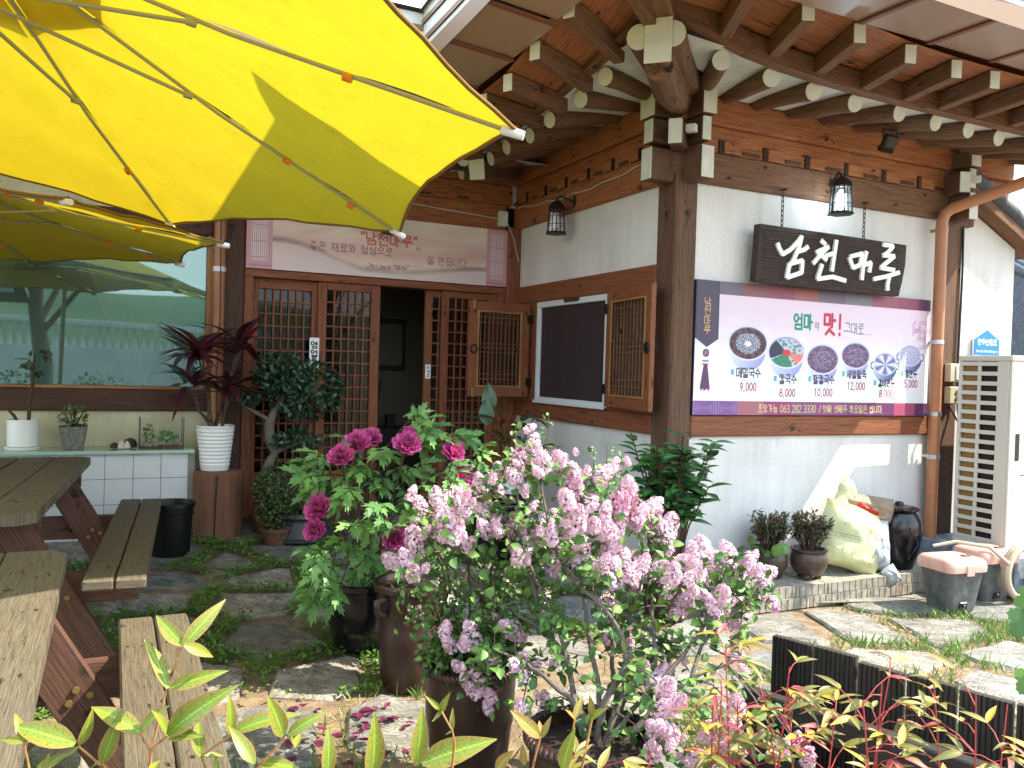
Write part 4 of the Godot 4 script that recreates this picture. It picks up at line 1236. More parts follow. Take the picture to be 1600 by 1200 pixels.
func lantern(called: String, label: String, at: Vector3, back: Vector3, lit: bool) -> void:
	var o := thing(called, label, "wall lamp", at, 0.0, "black six sided wall lanterns")
	var bk := o.transform.affine_inverse() * back
	var m := nb()
	var H := 0.17
	for i in 6:
		var a := TAU * i / 6.0
		var p := V(cos(a), 0, sin(a))
		var q := V(cos(a + TAU / 6), 0, sin(a + TAU / 6))
		m.bar(p * 0.072, p * 0.058 + V(0, H, 0), 0.009, 0.009, 0.001)
		m.bar(p * 0.074, q * 0.074, 0.012, 0.012, 0.001)
		m.bar(p * 0.06 + V(0, H, 0), q * 0.06 + V(0, H, 0), 0.012, 0.012, 0.001)
		m.bar((p + q) * 0.035, (p + q) * 0.029 + V(0, H, 0), 0.004, 0.004, 0)
		m.bar(p * 0.067 + V(0, H * 0.36, 0), q * 0.067 + V(0, H * 0.36, 0), 0.004, 0.004, 0)
		m.bar(p * 0.062 + V(0, H * 0.72, 0), q * 0.062 + V(0, H * 0.72, 0), 0.004, 0.004, 0)
	part("cage", m, M.iron_black, o)
	for i in 6:
		m = nb()
		var a := TAU * i / 6.0
		var p := V(cos(a), 0, sin(a))
		var q := V(cos(a + TAU / 6), 0, sin(a + TAU / 6))
		m.quad(p * 0.07, q * 0.07, q * 0.056 + V(0, H, 0), p * 0.056 + V(0, H, 0), (p + q).normalized())
		part("pane", m, M.glass, o)
	m = nb()
	m.lathe([Vector2(0.0, -0.008), Vector2(0.086, -0.008), Vector2(0.082, 0.002), Vector2(0.0, 0.004)], 6)
	part("base", m, M.iron_black, o)
	m = nb()
	m.lathe([Vector2(0.0, H), Vector2(0.075, H), Vector2(0.062, H + 0.03), Vector2(0.03, H + 0.062), Vector2(0.012, H + 0.07), Vector2(0.012, H + 0.09), Vector2(0, H + 0.092)], 6)
	part("cap", m, M.iron_brown, o)
	m = nb()
	m.tube([V(0, H + 0.085, 0), V(bk.x * 0.3, H + 0.105, bk.z * 0.3), V(bk.x * 0.7, lerpf(H + 0.1, bk.y, 0.6), bk.z * 0.7), bk], [0.008, 0.009, 0.009, 0.010], 8)
	part("arm", m, M.iron_brown, o)
	m = nb()
	var away := (V(bk.x, 0, bk.z)).normalized()
	m.tube([bk, bk + away * 0.02], [0.048, 0.055], 16)
	part("backplate", m, M.iron_brown, o)
	m = nb()
	m.lathe([Vector2(0.0, 0.02), Vector2(0.026, 0.03), Vector2(0.032, 0.07), Vector2(0.028, 0.12), Vector2(0.014, 0.15), Vector2(0, 0.155)], 12)
	part("bulb", m, M.lamp_glow if lit else M.lamp_off, o)
	if lit:
		var L := OmniLight3D.new()
		L.name = "bulb_light"
		L.light_color = Color(0.85, 0.95, 1.0)
		L.light_energy = 0.05
		L.light_size = 0.03
		L.omni_range = 12.0
		L.omni_attenuation = 2.0
		L.shadow_enabled = true
		L.position = V(0, 0.09, 0)
		o.add_child(L, true)

func build_fixtures() -> void:
	lantern("wall_lantern", "lit black lantern shining white above the carved name board", V(1.165, 2.475, 0.19), V(1.25, 2.70, 0.012), true)
	lantern("wall_lantern", "unlit black lantern on the beam above the shuttered window", V(-0.13, 2.42, -1.29), V(-0.012, 2.66, -1.26), false)
	lantern("wall_lantern", "black lantern over the entrance doors, half hidden by the yellow parasol", V(-1.165, 2.42, -2.03), V(-1.165, 2.62, -2.262), false)
	var o := thing("floodlight", "small grey floodlight hanging from the round rafters of the front eave", "lamp", V(1.44, 2.95, 0.32))
	var m := nb()
	m.box(V(0, 0, 0), V(0.11, 0.085, 0.05), 0.01, Basis(Vector3.RIGHT, 0.5))
	for i in 6: m.box(V(-0.045 + i * 0.018, -0.045, -0.03), V(0.006, 0.035, 0.05), 0.001, Basis(Vector3.RIGHT, 0.5))
	part("housing", m, M.iron_brown, o)
	m = nb()
	m.tube([V(-0.06, 0, 0), V(-0.065, 0.07, 0.0), V(0.065, 0.07, 0.0), V(0.06, 0, 0)], [0.006], 6)
	part("bracket", m, M.iron_brown, o)
	# copper coloured downpipes
	o = thing("downpipe", "copper coloured downpipe beside the menu banner, bending out to the eave", "downpipe", V(2.29, 0.12, 0.075))
	m = nb()
	m.tube([V(0, 0.06, 0), V(0, 1.2, 0), V(0, 2.43, 0), V(0.02, 2.49, 0.005), V(0.06, 2.53, 0.03), V(0.33, 2.70, 0.46), V(0.95, 3.06, 1.05)], [0.041], 16)
	m.off = Vector2.ZERO
	part("pipe", m, M.copper_pipe, o)
	for y in [0.72, 1.03, 1.55, 2.36]:
		m = nb()
		m.tube([V(0, y, 0), V(0, y + 0.03, 0)], [0.0445], 16)
		m.box(V(0, y + 0.015, -0.06), V(0.02, 0.02, 0.06), 0.002)
		part("clamp", m, M.steel if y < 2 else M.copper_pipe, o)
	m = nb()
	m.tube([V(0, 0.09, 0), V(0, 0.02, 0), V(-0.03, -0.04, 0.05), V(-0.04, -0.06, 0.10)], [0.056, 0.056, 0.054, 0.052], 14)
	part("shoe", m, M.alu_white, o)
	o = thing("downpipe", "copper coloured downpipe between the shop window and the entrance doors", "downpipe", V(-2.40, 0.2, -2.19))
	m = nb()
	m.tube([V(0, 0, 0), V(0, 1.2, 0), V(0, 2.7, 0)], [0.042], 14)
	part("pipe", m, M.copper_pipe, o)
	for y in [0.5, 1.2, 1.84]:
		m = nb()
		m.tube([V(0, y, 0), V(0, y + 0.035, 0)], [0.046], 14)
		part("clamp", m, M.alu_white if y > 1.5 else M.copper_pipe, o)
	m = nb()
	m.tube([V(0.0, 2.2, 0.048), V(0.008, 1.5, 0.05), V(-0.006, 1.1, 0.05), V(0, 0.7, 0.048)], [0.004], 5)
	part("cable", m, M.cable_dark, o)
	# boxes and cable on the second column
	o = thing("switch_box", "cream switch box on the second column, the upper of two", "electrical box", V(2.50, 1.40, 0.022))
	boxpart("case", V(-0.055, 0, 0), V(0.06, 0.135, 0.05), M.plaster_cream, o, 0.006)
	boxpart("cover", V(0.005, 0.015, 0.05), V(0.045, 0.12, 0.056), M.alu_white, o, 0.002)
	o = thing("socket_box", "cream socket box with two outlets below the upper box on the second column", "electrical box", V(2.50, 1.24, 0.022))
	boxpart("case", V(-0.05, 0, 0), V(0.06, 0.125, 0.05), M.plaster_cream, o, 0.006)
	for k in 2:
		m = nb()
		m.tube([V(0.028, 0.04 + k * 0.045, 0.05), V(0.028, 0.04 + k * 0.045, 0.056)], [0.017], 12)
		part("outlet", m, M.concrete, o)
	m = nb()
	m.tube([V(2.585, 2.55, 0.03), V(2.59, 2.2, 0.032), V(2.58, 1.8, 0.034), V(2.575, 1.5, 0.034), V(2.57, 1.2, 0.05), V(2.56, 1.05, 0.09), V(2.5, 0.85, 0.3)], [0.009], 6)
	m.tube([V(2.47, 1.25, 0.05), V(2.46, 1.18, 0.09), V(2.55, 1.02, 0.13), V(2.48, 0.8, 0.32)], [0.007], 6)
	tag(part("power_cable", m, M.cable_dark, self), "dark cables running down the second column towards the condenser", "cable")
	m = nb()
	var pts := []
	for i in 16: pts.append(V(-0.02, 2.76 - 0.05 * sin(i / 15.0 * PI) + 0.008 * sin(i * 2.0), -2.2 + i * 0.135))
	m.tube(pts, [0.004], 5)
	m.tube([V(-0.10, 2.62, -2.2), V(-0.06, 2.5, -2.17), V(-0.03, 2.3, -2.12)], [0.003], 5)
	m.tube([V(-2.2, 2.735, -2.25), V(-1.2, 2.72, -2.25), V(-0.1, 2.66, -2.25)], [0.004], 5)
	tag(part("pull_cord", m, M.cord_white, self), "thin white cord strung along the beams with a hanging end", "cord")

# ---------- foliage helpers ----------
func leaf_mesh(w: float, bend: float, fold: float, ca: Color, cb: Color, segs := 5, pw := 0.7) -> ArrayMesh:
	var m := MB.new()
	var P := []
	var C := []
	for i in segs + 1:
		var t := float(i) / segs
		var hw := w * 0.5 * pow(sin(PI * pow(clampf(t, 0.02, 0.985), pw)), 0.9)
		var z := -bend * t * t
		var y := t - bend * bend * t * t * 0.3
		P.append([V(-hw, y, z + fold * hw), V(-hw * 0.5, y, z + fold * hw * 0.4), V(0, y, z), V(hw * 0.5, y, z + fold * hw * 0.4), V(hw, y, z + fold * hw)])
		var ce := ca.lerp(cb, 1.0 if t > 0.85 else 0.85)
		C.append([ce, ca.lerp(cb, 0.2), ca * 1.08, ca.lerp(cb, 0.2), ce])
	m.grid(P, C)
	return m.mesh()

func outline_mesh(poly: PackedVector2Array, bend: float, fold: float, col: Color) -> MB:
	var m := nb()
	m.tint = col
	var ix := Geometry2D.triangulate_polygon(poly)
	var q := []
	for p in poly: q.append(V(p.x, p.y, -bend * p.y * p.y + fold * absf(p.x)))
	for k in range(0, ix.size(), 3):
		var a: Vector3 = q[ix[k]]
		var b: Vector3 = q[ix[k + 1]]
		var c: Vector3 = q[ix[k + 2]]
		var n := (b - a).cross(c - a).normalized()
		if n.z < 0: n = -n
		m.tri(a, b, c, n, n, n)
	return m

func aim(at: Vector3, dir: Vector3, nrm: Vector3, s: float, ws := 1.0) -> Transform3D:
	var y := dir.normalized()
	var x := y.cross(nrm)
	if x.length() < 0.01: x = y.cross(V(0.3, 0.2, 0.9))
	x = x.normalized()
	var z := x.cross(y)
	return Transform3D(Basis(x * s * ws, y * s, z * s), at)

func rdir() -> Vector3:
	while true:
		var v := V(rf(-1, 1), rf(-1, 1), rf(-1, 1))
		if v.length() > 0.1 and v.length() < 1.0: return v.normalized()
	return Vector3.UP

# the leaves that show largest become parts, the rest one mass
func put_leaves(o: Node3D, called: String, mass: String, meshes: Array, mt: Material, xs: Array, most: int) -> void:
	var org := o.position
	var tb := []
	for X in xs: tb.append([(X.origin + org).distance_to(CAM_POS) / maxf(X.basis.y.length(), 0.001), X])
	tb.sort_custom(func(a, b): return a[0] < b[0])
	var rest := []
	for i in meshes.size(): rest.append([])
	for i in tb.size():
		var k := rng.randi() % meshes.size()
		if i < most: inst(called, meshes[k], mt, o, tb[i][1])
		else: rest[k].append(tb[i][1])
	for k in meshes.size():
		if rest[k].size() > 8: many(mass, meshes[k], mt, rest[k], [], o)

func blob(c: Vector3, r: Vector3, n: int, lo: float, hi: float, up := 0.5, hollow := 0.5) -> Array:
	var xs := []
	for i in n:
		var d := rdir()
		var p := c + d * r * lerpf(hollow, 1.0, sqrt(rng.randf()))
		var out := (d + Vector3.UP * up + rdir() * 0.7).normalized()
		xs.append(aim(p, (rdir() + d * 0.8 + V(0, 0.1, 0)).normalized(), out, rf(lo, hi)))
	return xs

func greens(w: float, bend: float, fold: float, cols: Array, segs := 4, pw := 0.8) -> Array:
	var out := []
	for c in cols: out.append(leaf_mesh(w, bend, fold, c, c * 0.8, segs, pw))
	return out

func pot(called: String, prof: Array, mt: Material, o: Node3D, soil_y := 0.0, sides := 32) -> void:
	var m := nb()
	m.lathe(prof, sides)
	part(called, m, mt, o)
	if soil_y > 0.0:
		var r := 0.0
		for p in prof: r = maxf(r, p.x)
		m = nb()
		m.lathe([Vector2(r * 0.86, soil_y), Vector2(r * 0.5, soil_y + 0.008), Vector2(0, soil_y + 0.012)], 18)
		part("soil", m, M.soil, o)

# ---------- parasols and tables ----------
func parasol(label: String, c: Vector3, nrm: Vector3, R: float, h: float, az: float, drop: float) -> void:
	var o := thing("parasol", label, "parasol", V(c.x, 0, c.z), 0.0, "yellow parasols over the picnic tables")
	var C := V(0, c.y, 0)
	var u := nrm.cross(V(0, 0, 1)).normalized()
	var w := u.cross(nrm).normalized()
	var apex := C + nrm * h
	var run := C + nrm * drop
	var tips := []
	for k in 8:
		var a := az - k * TAU / 8
		tips.append(C + (u * cos(a) + w * sin(a)) * R)
	for k in 8:
		var A: Vector3 = tips[k]
		var B: Vector3 = tips[(k + 1) % 8]
		var m := nb()
		var P := []
		for i in 15:
			var t := lerpf(0.16, 1.0, i / 14.0)
			var row := []
			for j in 13:
				var f := j / 12.0
				var rim := A.lerp(B, f)
				var e := 4.0 * f * (1.0 - f)
				rim = rim.lerp(C, 0.045 * e * t) + nrm * 0.012 * e
				row.append(apex.lerp(rim, t) - nrm * (0.03 * sin(t * PI)) * (1.0 - 0.4 * e) + nrm * (rf(-0.0008, 0.0008) + 0.004 * sin(f * 26.0 + t * 7.0 + k * 2.1) * t * t + 0.005 * sin(t * 21.0 + f * 9.0 + k)))
			P.append(row)
		m.grid(P, [], 1.2, 1.6)
		part("canopy_panel", m, M.yellow_fabric, o)
		m = nb()
		var edge: Array = P[14]
		m.tube(edge, [0.007], 5, false)
		part("hem", m, M.trim_fabric, o)
		# vent cap panel
		m = nb()
		P = []
		for i in 5:
			var t := i / 4.0 * 0.27
			var row := []
			for j in 7:
				var f := j / 6.0
				row.append(apex.lerp(A.lerp(B, f).lerp(C, 0.03 * 4 * f * (1 - f)), t) + nrm * (0.055 - 0.02 * t / 0.27 + 0.012 * sin(f * 9 + k) * t / 0.27))
			P.append(row)
		m.grid(P, [], 0.4, 0.4)
		part("vent_panel", m, M.yellow_fabric, o)
		m = nb()
		var tp: Vector3 = tips[k]
		m.tube([apex - nrm * 0.02, apex.lerp(tp, 0.5) - nrm * 0.045, tp - nrm * 0.014], [0.0072], 8)
		var rb := part("rib", m, M.pole_paint, o)
		m = nb()
		m.tube([apex.lerp(tp, 0.975) - nrm * 0.016, tp + (tp - apex).normalized() * 0.025 - nrm * 0.012], [0.017, 0.014], 10)
		part("tip_cap", m, M.tip_plastic, rb)
		m = nb()
		for s in [0.66, 0.84] if k % 2 else [0.70]:
			var q := apex.lerp(tp, s) - nrm * 0.04
			m.tube([q, q + (tp - apex).normalized() * 0.028], [0.014], 8)
		part("fabric_clip", m, M.orange_clip, rb)
		m = nb()
		var jt := apex.lerp(tp, 0.43) - nrm * 0.055
		m.tube([run + (tp - C).normalized() * 0.05, jt], [0.0075], 8)
		m.box(jt, V(0.035, 0.022, 0.022), 0.004, Basis(u, nrm, w))
		part("strut", m, M.pole_paint, o)
	var m := nb()
	m.tube([V(0, 0.06, 0), apex + nrm * 0.06], [0.022], 14)
	part("pole", m, M.pole_paint, o)
	m = nb()
	m.tube([run - nrm * 0.06, run + nrm * 0.04], [0.05], 14)
	m.tube([apex - nrm * 0.06, apex], [0.045], 14)
	part("hub", m, M.pole_paint, o)
	m = nb()
	m.lathe([Vector2(0, 0.085), Vector2(0.05, 0.085), Vector2(0.06, 0.06), Vector2(0.22, 0.05), Vector2(0.25, 0.03), Vector2(0.25, 0.0)], 24, V(0, gy(c.z) - 0.01, 0))
	part("base", m, M.concrete, o)

func picnic_table(label: String, at: Vector3, turn: float, L: float) -> void:
	var o := thing("picnic_table", label, "picnic table", at, turn, "wooden picnic tables under the parasols")
	var H := L / 2
	for i in 4:
		var x := -0.285 + i * 0.19
		plank("table_board", x, 0.183, L, 0.71, 0.042, i == 0 or i == 3, o)
	for s in [-1, 1]:
		for k in 2:
			plank("bench_board", s * (0.598 + k * 0.118), 0.112, L, 0.445, 0.042, false, o)
	for e in [-1, 1]:
		var z: float = e * (H - 0.32)
		for s in [-1, 1]:
			var m := nb()
			m.bar(V(s * 0.20, 0.70, z), V(s * 0.60, 0.0, z), 0.15, 0.042, 0.004, V(s * 0.7, 0.4, 0))
			part("leg", m, M.wood_leg, o)
		boxpart("bench_beam", V(-0.73, 0.29, z - 0.065), V(0.73, 0.42, z - 0.024), M.wood_leg, o)
		boxpart("top_beam", V(-0.35, 0.585, z - 0.065), V(0.35, 0.687, z - 0.024), M.wood_leg, o)
		for s in [-1, 1]:
			var m := nb()
			for b in [V(s * 0.42, 0.35, z + 0.022), V(s * 0.46, 0.33, z + 0.022), V(s * 0.40, 0.31, z + 0.022)]:
				m.tube([b, b + V(0, 0, 0.008)], [0.011], 8)
			part("bolt", m, M.brass, o)

func plank(called: String, x: float, w: float, L: float, y: float, t: float, clip: bool, o: Node3D) -> void:
	var m := nb()
	if clip:
		var s := signf(x)
		var a := Vector2(x - s * w / 2, -L / 2)
		var pts := PackedVector2Array([a, Vector2(x + s * w / 2 - s * 0.06, -L / 2), Vector2(x + s * w / 2, -L / 2 + 0.06), Vector2(x + s * w / 2, L / 2 - 0.06), Vector2(x + s * w / 2 - s * 0.06, L / 2), Vector2(x - s * w / 2, L / 2)])
		m.prism(pts, t, Transform3D(Basis(V(1, 0, 0), V(0, 0, 1), V(0, 1, 0)), V(0, y - t / 2, 0)))
		for i in m.t.size(): m.t[i] = Vector2(m.t[i].y, m.t[i].x)
	else:
		m.box(V(x, y, 0), V(w, t, L), 0.006)
	var pl := part(called, m, M.wood_table, o)
	if not T.has("screw"):
		var sm := nb()
		sm.lathe([Vector2(0.0045, 0), Vector2(0.0045, 0.0012), Vector2(0, 0.0016)], 8)
		T.screw = sm.mesh()
	for e in [-1, 1]:
		for s in [-1, 1]:
			inst("screw", T.screw, M.iron_brown, pl, Transform3D(Basis(), V(x + s * w * 0.28, y + t / 2, e * (L / 2 - 0.34) + s * 0.012)))

# ---------- ground ----------
func build_ground(seeds: Array) -> void:
	ground = thing("ground", "sandy courtyard ground set with slate flagstones", "ground")
	ground.set_meta("kind", "structure")
	var m := nb()
	var zs := [-90.0, -2.1, 0.4, 1.0, 90.0]
	var P := []
	for z in zs: P.append([V(-90, gy(z) - 0.018, z), V(-8, gy(z) - 0.018, z), V(4, gy(z) - 0.018, z), V(90, gy(z) - 0.018, z)])
	m.grid(P)
	part("earth", m, M.dirt, ground)
	# flagstones: cells around scattered centres
	var pts: Array = []
	for p in seeds:
		var far := true
		for q in pts:
			if q.distance_to(p) < 0.36: far = false
		if far: pts.append(p)
	var fixed := pts.size()
	for i in 900:
		var p := Vector2(rf(-5.2, 4.6), rf(-2.1, 3.7))
		if p.x > -0.25 and p.y < 0.52: continue
		var ok := true
		for q in pts:
			if q.distance_to(p) < 0.47: ok = false
		if ok: pts.append(p)
	var polys := []
	var nz := noise(77, 3.0, 3)
	for i in pts.size():
		var c: Vector2 = pts[i]
		var poly := PackedVector2Array()
		var R := rf(0.33, 0.46)
		for k in 26: poly.append(c + Vector2(cos(TAU * k / 26), sin(TAU * k / 26)) * R)
		for j in pts.size():
			if j == i or pts[j].distance_to(c) > 1.0: continue
			var d: Vector2 = (pts[j] - c)
			var mid := c + d * 0.5 - d.normalized() * (0.036 + 0.022 * absf(sin(i * 7.1 + j * 3.3)))
			var cut := PackedVector2Array()
			var n := d.normalized()
			for k in poly.size():
				var a := poly[k]
				var b := poly[(k + 1) % poly.size()]
				var da := (a - mid).dot(n)
				var db := (b - mid).dot(n)
				if da <= 0: cut.append(a)
				if da * db < 0: cut.append(a + (b - a) * (da / (da - db)))
			poly = cut
		if poly.size() < 3: continue
		var fine := PackedVector2Array()
		for k in poly.size():
			var a := poly[k]
			var b := poly[(k + 1) % poly.size()]
			var n := maxi(1, int((b - a).length() / 0.07))
			for t in n:
				var q := a.lerp(b, float(t) / n)
				q += (c - q) * (0.05 + 0.16 * maxf(0.0, nz.get_noise_2d(q.x, q.y)))
				if q.x > -0.14 and q.y < 0.44: q = Vector2(q.x, 0.44) if q.y > 0.2 else Vector2(-0.14, q.y)
				if fine.is_empty() or fine[fine.size() - 1].distance_to(q) > 0.012: fine.append(q)
		if fine.size() < 4: continue
		polys.append([c, fine])
		if i >= fixed and (rng.randf() < 0.10 or c.y < -2.05): continue
		m = nb()
		var top := []
		var mid := []
		var low := []
		var dy := rf(-0.006, 0.006)
		for q in fine:
			var qi: Vector2 = q + (c - q).normalized() * 0.014
			top.append(V(qi.x, gy(qi.y) + dy + nz.get_noise_2d(qi.x * 3, qi.y * 3) * 0.006, qi.y)); mid.append(V(q.x, gy(q.y) + dy - 0.012, q.y)); low.append(V(q.x, gy(q.y) - 0.06, q.y))
		var cc := V(c.x, gy(c.y) + dy + 0.003, c.y)
		for k in fine.size():
			var k2 := (k + 1) % fine.size()
			m.tri(cc, top[k], top[k2], Vector3.UP, Vector3.UP, Vector3.UP)
			var out := V(top[k].x - c.x, 0, top[k].z - c.y).normalized()
			m.quad(top[k], top[k2], mid[k2], mid[k], (out + Vector3.UP).normalized())
			m.quad(mid[k], mid[k2], low[k2], low[k], out)
		part("flagstone", m, M[["slate_a", "slate_b", "slate_c", "slate_d"][rng.randi() % 4]], ground)
	# plants in the joints
	var blades := []
	var straw := []
	var moss := []
	var gn := noise(31, 0.7, 3)
	for i in 80000:
		var p := Vector2(rf(-4.4, 3.6), rf(-2.0, 3.4))
		if p.x > -0.14 and p.y < 0.43: continue
		var g := gn.get_noise_2d(p.x, p.y)
		if g < -0.22 and rng.randf() > 0.08: continue
		var inside := false
		for e in polys:
			if absf(e[0].x - p.x) < 0.48 and absf(e[0].y - p.y) < 0.48 and e[0].distance_squared_to(p) < 0.23 and Geometry2D.is_point_in_polygon(p, e[1]):
				inside = true
				break
		if inside: continue
		var at := V(p.x, gy(p.y) - 0.018, p.y)
		var shady := p.y < 0.75 and p.x < -0.3
		if shady:
			for k in 4: moss.append(aim(at + V(rf(-0.025, 0.025), rf(0.015, 0.055), rf(-0.02, 0.02)), V(rf(-1, 1), 0.35, rf(-1, 1)), Vector3.UP, rf(0.014, 0.026)))
		elif g < 0.02 and rng.randf() < 0.75:
			if rng.randf() < 0.5: straw.append(aim(at + V(0, 0.008, 0), V(rf(-1, 1), rf(0.05, 0.4), rf(-1, 1)), Vector3.UP, rf(0.03, 0.06)))
		else:
			for k in 2: blades.append(aim(at + V(rf(-0.01, 0.01), 0, rf(-0.01, 0.01)), V(rf(-0.7, 0.7), 1, rf(-0.7, 0.7)), V(rf(-1, 1), 0, rf(-1, 1)), rf(0.03, 0.085)))
	var o := Node3D.new()
	var gm := [leaf_mesh(0.09, 0.35, 0.2, Color(0.10, 0.20, 0.035), Color(0.12, 0.22, 0.04), 3), leaf_mesh(0.09, 0.5, 0.2, Color(0.16, 0.26, 0.05), Color(0.2, 0.3, 0.06), 3)]
	var all := [blades.slice(0, blades.size() / 2), blades.slice(blades.size() / 2)]
	for k in 2:
		var g := many("grass", gm[k], M.leaf, all[k], [], self)
		tag(g, ["dark green grass growing in the joints of the sunny flagstones", "bright green grass tufts mixed into the sunny flagstone joints"][k], "grass")
	var g2 := many("dry_grass", leaf_mesh(0.08, 0.2, 0.2, Color(0.50, 0.40, 0.22), Color(0.5, 0.4, 0.22), 3), M.leaf, straw, [], self)
	tag(g2, "dry straw coloured grass lying on the sandy earth", "grass")
	g2 = many("ground_cover", leaf_mesh(0.75, 0.1, 0.1, Color(0.10, 0.20, 0.035), Color(0.12, 0.22, 0.04), 3, 1.0), M.leaf, moss, [], self)
	tag(g2, "low round leaved ground cover creeping between the shaded flagstones", "ground cover")

# ---------- things along the window wall ----------
func build_window_side() -> void:
	var o := thing("tiled_ledge", "white tiled ledge with a greenish glass top below the shop window", "ledge", V(-3.8, 0.0, -2.1))
	boxpart("core", V(-1.4, 0, -0.18), V(1.20, 0.755, 0.155), M.concrete, o, 0)
	boxpart("glass_top", V(-1.4, 0.758, -0.188), V(1.235, 0.782, 0.215), M.shelf_glass, o, 0.004)
	for i in 15:
		for j in 4:
			boxpart("tile", V(-1.38 + i * 0.172, 0.08 + j * 0.17, 0.155), V(-1.38 + i * 0.172 + 0.168, 0.08 + j * 0.17 + 0.166, 0.163), M.tile_white, o, 0.002)
	var m := nb()
	var P := []
	for i in 13:
		var t := i / 12.0
		var row := []
		for j in 19:
			var f := j / 18.0
			row.append(V(lerpf(-0.02 + 0.45 * t, 1.24, f), 0.755 - 0.48 * t + 0.02 * sin(f * 9), 0.19 + 0.02 * sin(f * 17 + t * 5) + 0.012 * sin(f * 41 - t * 9) + 0.02 * t))
		P.append(row)
	m.grid(P, [], 2, 2)
	tag(part("plastic_sheet", m, M.plastic_sheet, self), "crumpled clear plastic sheet hanging over the tiled ledge", "plastic sheet").position = V(-3.8, 0, -2.1)
	# on the ledge
	o = thing("cactus_pot", "white cylindrical pot with saucer and bare dark stems on the ledge", "potted plant", V(-3.60, 0.784, -2.06))
	pot("pot", [Vector2(0.075, 0.02), Vector2(0.09, 0.022), Vector2(0.092, 0.19), Vector2(0.088, 0.195), Vector2(0.082, 0.19), Vector2(0.08, 0.15)], M.white_pot, o, 0.165)
	pot("saucer", [Vector2(0, 0), Vector2(0.1, 0.0), Vector2(0.108, 0.02), Vector2(0.098, 0.02), Vector2(0, 0.012)], M.white_pot, o)
	m = nb()
	m.tube([V(0.03, 0.16, 0), V(0.035, 0.3, 0), V(0.05, 0.42, 0.01), V(0.045, 0.5, 0.0), V(0.06, 0.62, 0.0)], [0.013, 0.011, 0.013, 0.01, 0.005], 8)
	part("stem", m, M.bark_brown, o)
	m = nb()
	m.tube([V(-0.02, 0.16, 0.02), V(-0.05, 0.22, 0.02), V(-0.1, 0.28, 0.03)], [0.011, 0.01, 0.006], 8)
	part("stem", m, M.bark_brown, o)
	put_leaves(o, "leaf", "foliage", greens(0.5, 0.3, 0.1, [Color(0.05, 0.08, 0.03)]), M.leaf, blob(V(0.06, 0.58, 0), V(0.06, 0.09, 0.05), 14, 0.05, 0.08), 14)
	o = thing("succulent_pot", "square grey concrete pot with a bushy jade plant on the ledge", "potted plant", V(-3.31, 0.784, -2.06))
	m = nb()
	m.loft([[0.0, 0.062, 0.062, 0.01, 0, 0], [0.145, 0.083, 0.083, 0.01, 0, 0], [0.15, 0.083, 0.083, 0.01, 0, 0], [0.15, 0.07, 0.07, 0.008, 0, 0], [0.125, 0.068, 0.068, 0.008, 0, 0]], 2)
	part("pot", m, M.grey_pot, o)
	put_leaves(o, "leaf", "foliage", greens(0.7, 0.2, 0.3, [Color(0.10, 0.16, 0.05), Color(0.14, 0.17, 0.05), Color(0.07, 0.12, 0.04)], 3), M.leaf_thick, blob(V(0, 0.215, 0), V(0.085, 0.085, 0.085), 150, 0.022, 0.034), 90)
	m = nb()
	for i in 6: m.tube([V(rf(-0.02, 0.02), 0.12, rf(-0.02, 0.02)), V(rf(-0.06, 0.06), 0.25, rf(-0.06, 0.06))], [0.007, 0.004], 6)
	part("stem", m, M.bark_brown, o)
	o = thing("shell_ornament", "small dark ornament with two pale shells beside the fish tank", "ornament", V(-3.0, 0.783, -2.03))
	for k in 2:
		m = nb()
		m.lathe([Vector2(0, 0), Vector2(0.024, 0.005), Vector2(0.02, 0.03), Vector2(0.008, 0.05), Vector2(0, 0.055)], 12, V(-0.02 + k * 0.034, 0, 0.02))
		part("shell", m, M.gravel, o)
	m = nb()
	m.lathe([Vector2(0, 0), Vector2(0.04, 0.006), Vector2(0.045, 0.03), Vector2(0.03, 0.06), Vector2(0, 0.072)], 14, V(0.035, 0, -0.02))
	m.lathe([Vector2(0, 0), Vector2(0.03, 0.006), Vector2(0.025, 0.03), Vector2(0, 0.042)], 12, V(-0.06, 0, 0.0))
	part("body", m, M.wood_black, o)
	o = thing("fish_tank", "small glass fish tank with pale gravel and two green plastic plants", "fish tank", V(-2.77, 0.783, -2.06))
	for g in [[V(-0.14, 0.01, 0.086), V(0.14, 0.21, 0.09)], [V(-0.14, 0.01, -0.09), V(0.14, 0.21, -0.086)], [V(-0.14, 0.01, -0.086), V(-0.136, 0.21, 0.086)], [V(0.136, 0.01, -0.086), V(0.14, 0.21, 0.086)]]:
		boxpart("pane", g[0], g[1], M.tank_glass, o, 0)
	boxpart("base", V(-0.142, 0, -0.092), V(0.142, 0.01, 0.092), M.clay_rim, o)
	for e in [V(-0.138, 0, 0.088), V(0.138, 0, 0.088), V(-0.138, 0, -0.088), V(0.138, 0, -0.088)]:
		boxpart("edge", e + V(-0.003, 0.01, -0.003), e + V(0.003, 0.212, 0.003), M.basin_blue, o, 0)
	m = nb()
	for i in 150:
		var c := V(rf(-0.13, 0.13), 0.016 + rf(0, 0.022), rf(-0.08, 0.08))
		m.tint = Color(0.5, 0.45, 0.4) * rf(0.5, 1.5)
		m.lathe([Vector2(0, -0.006), Vector2(rf(0.006, 0.009), 0), Vector2(0, 0.006)], 6, c)
	part("gravel_bed", m, M.plain_tint, o).set_meta("kind", "stuff")
	put_leaves(o, "leaf", "water_plant", greens(0.35, 0.3, 0.1, [Color(0.02, 0.20, 0.05), Color(0.03, 0.26, 0.07)], 3), M.leaf, blob(V(0.04, 0.08, 0.02), V(0.07, 0.035, 0.04), 130, 0.018, 0.03), 0)
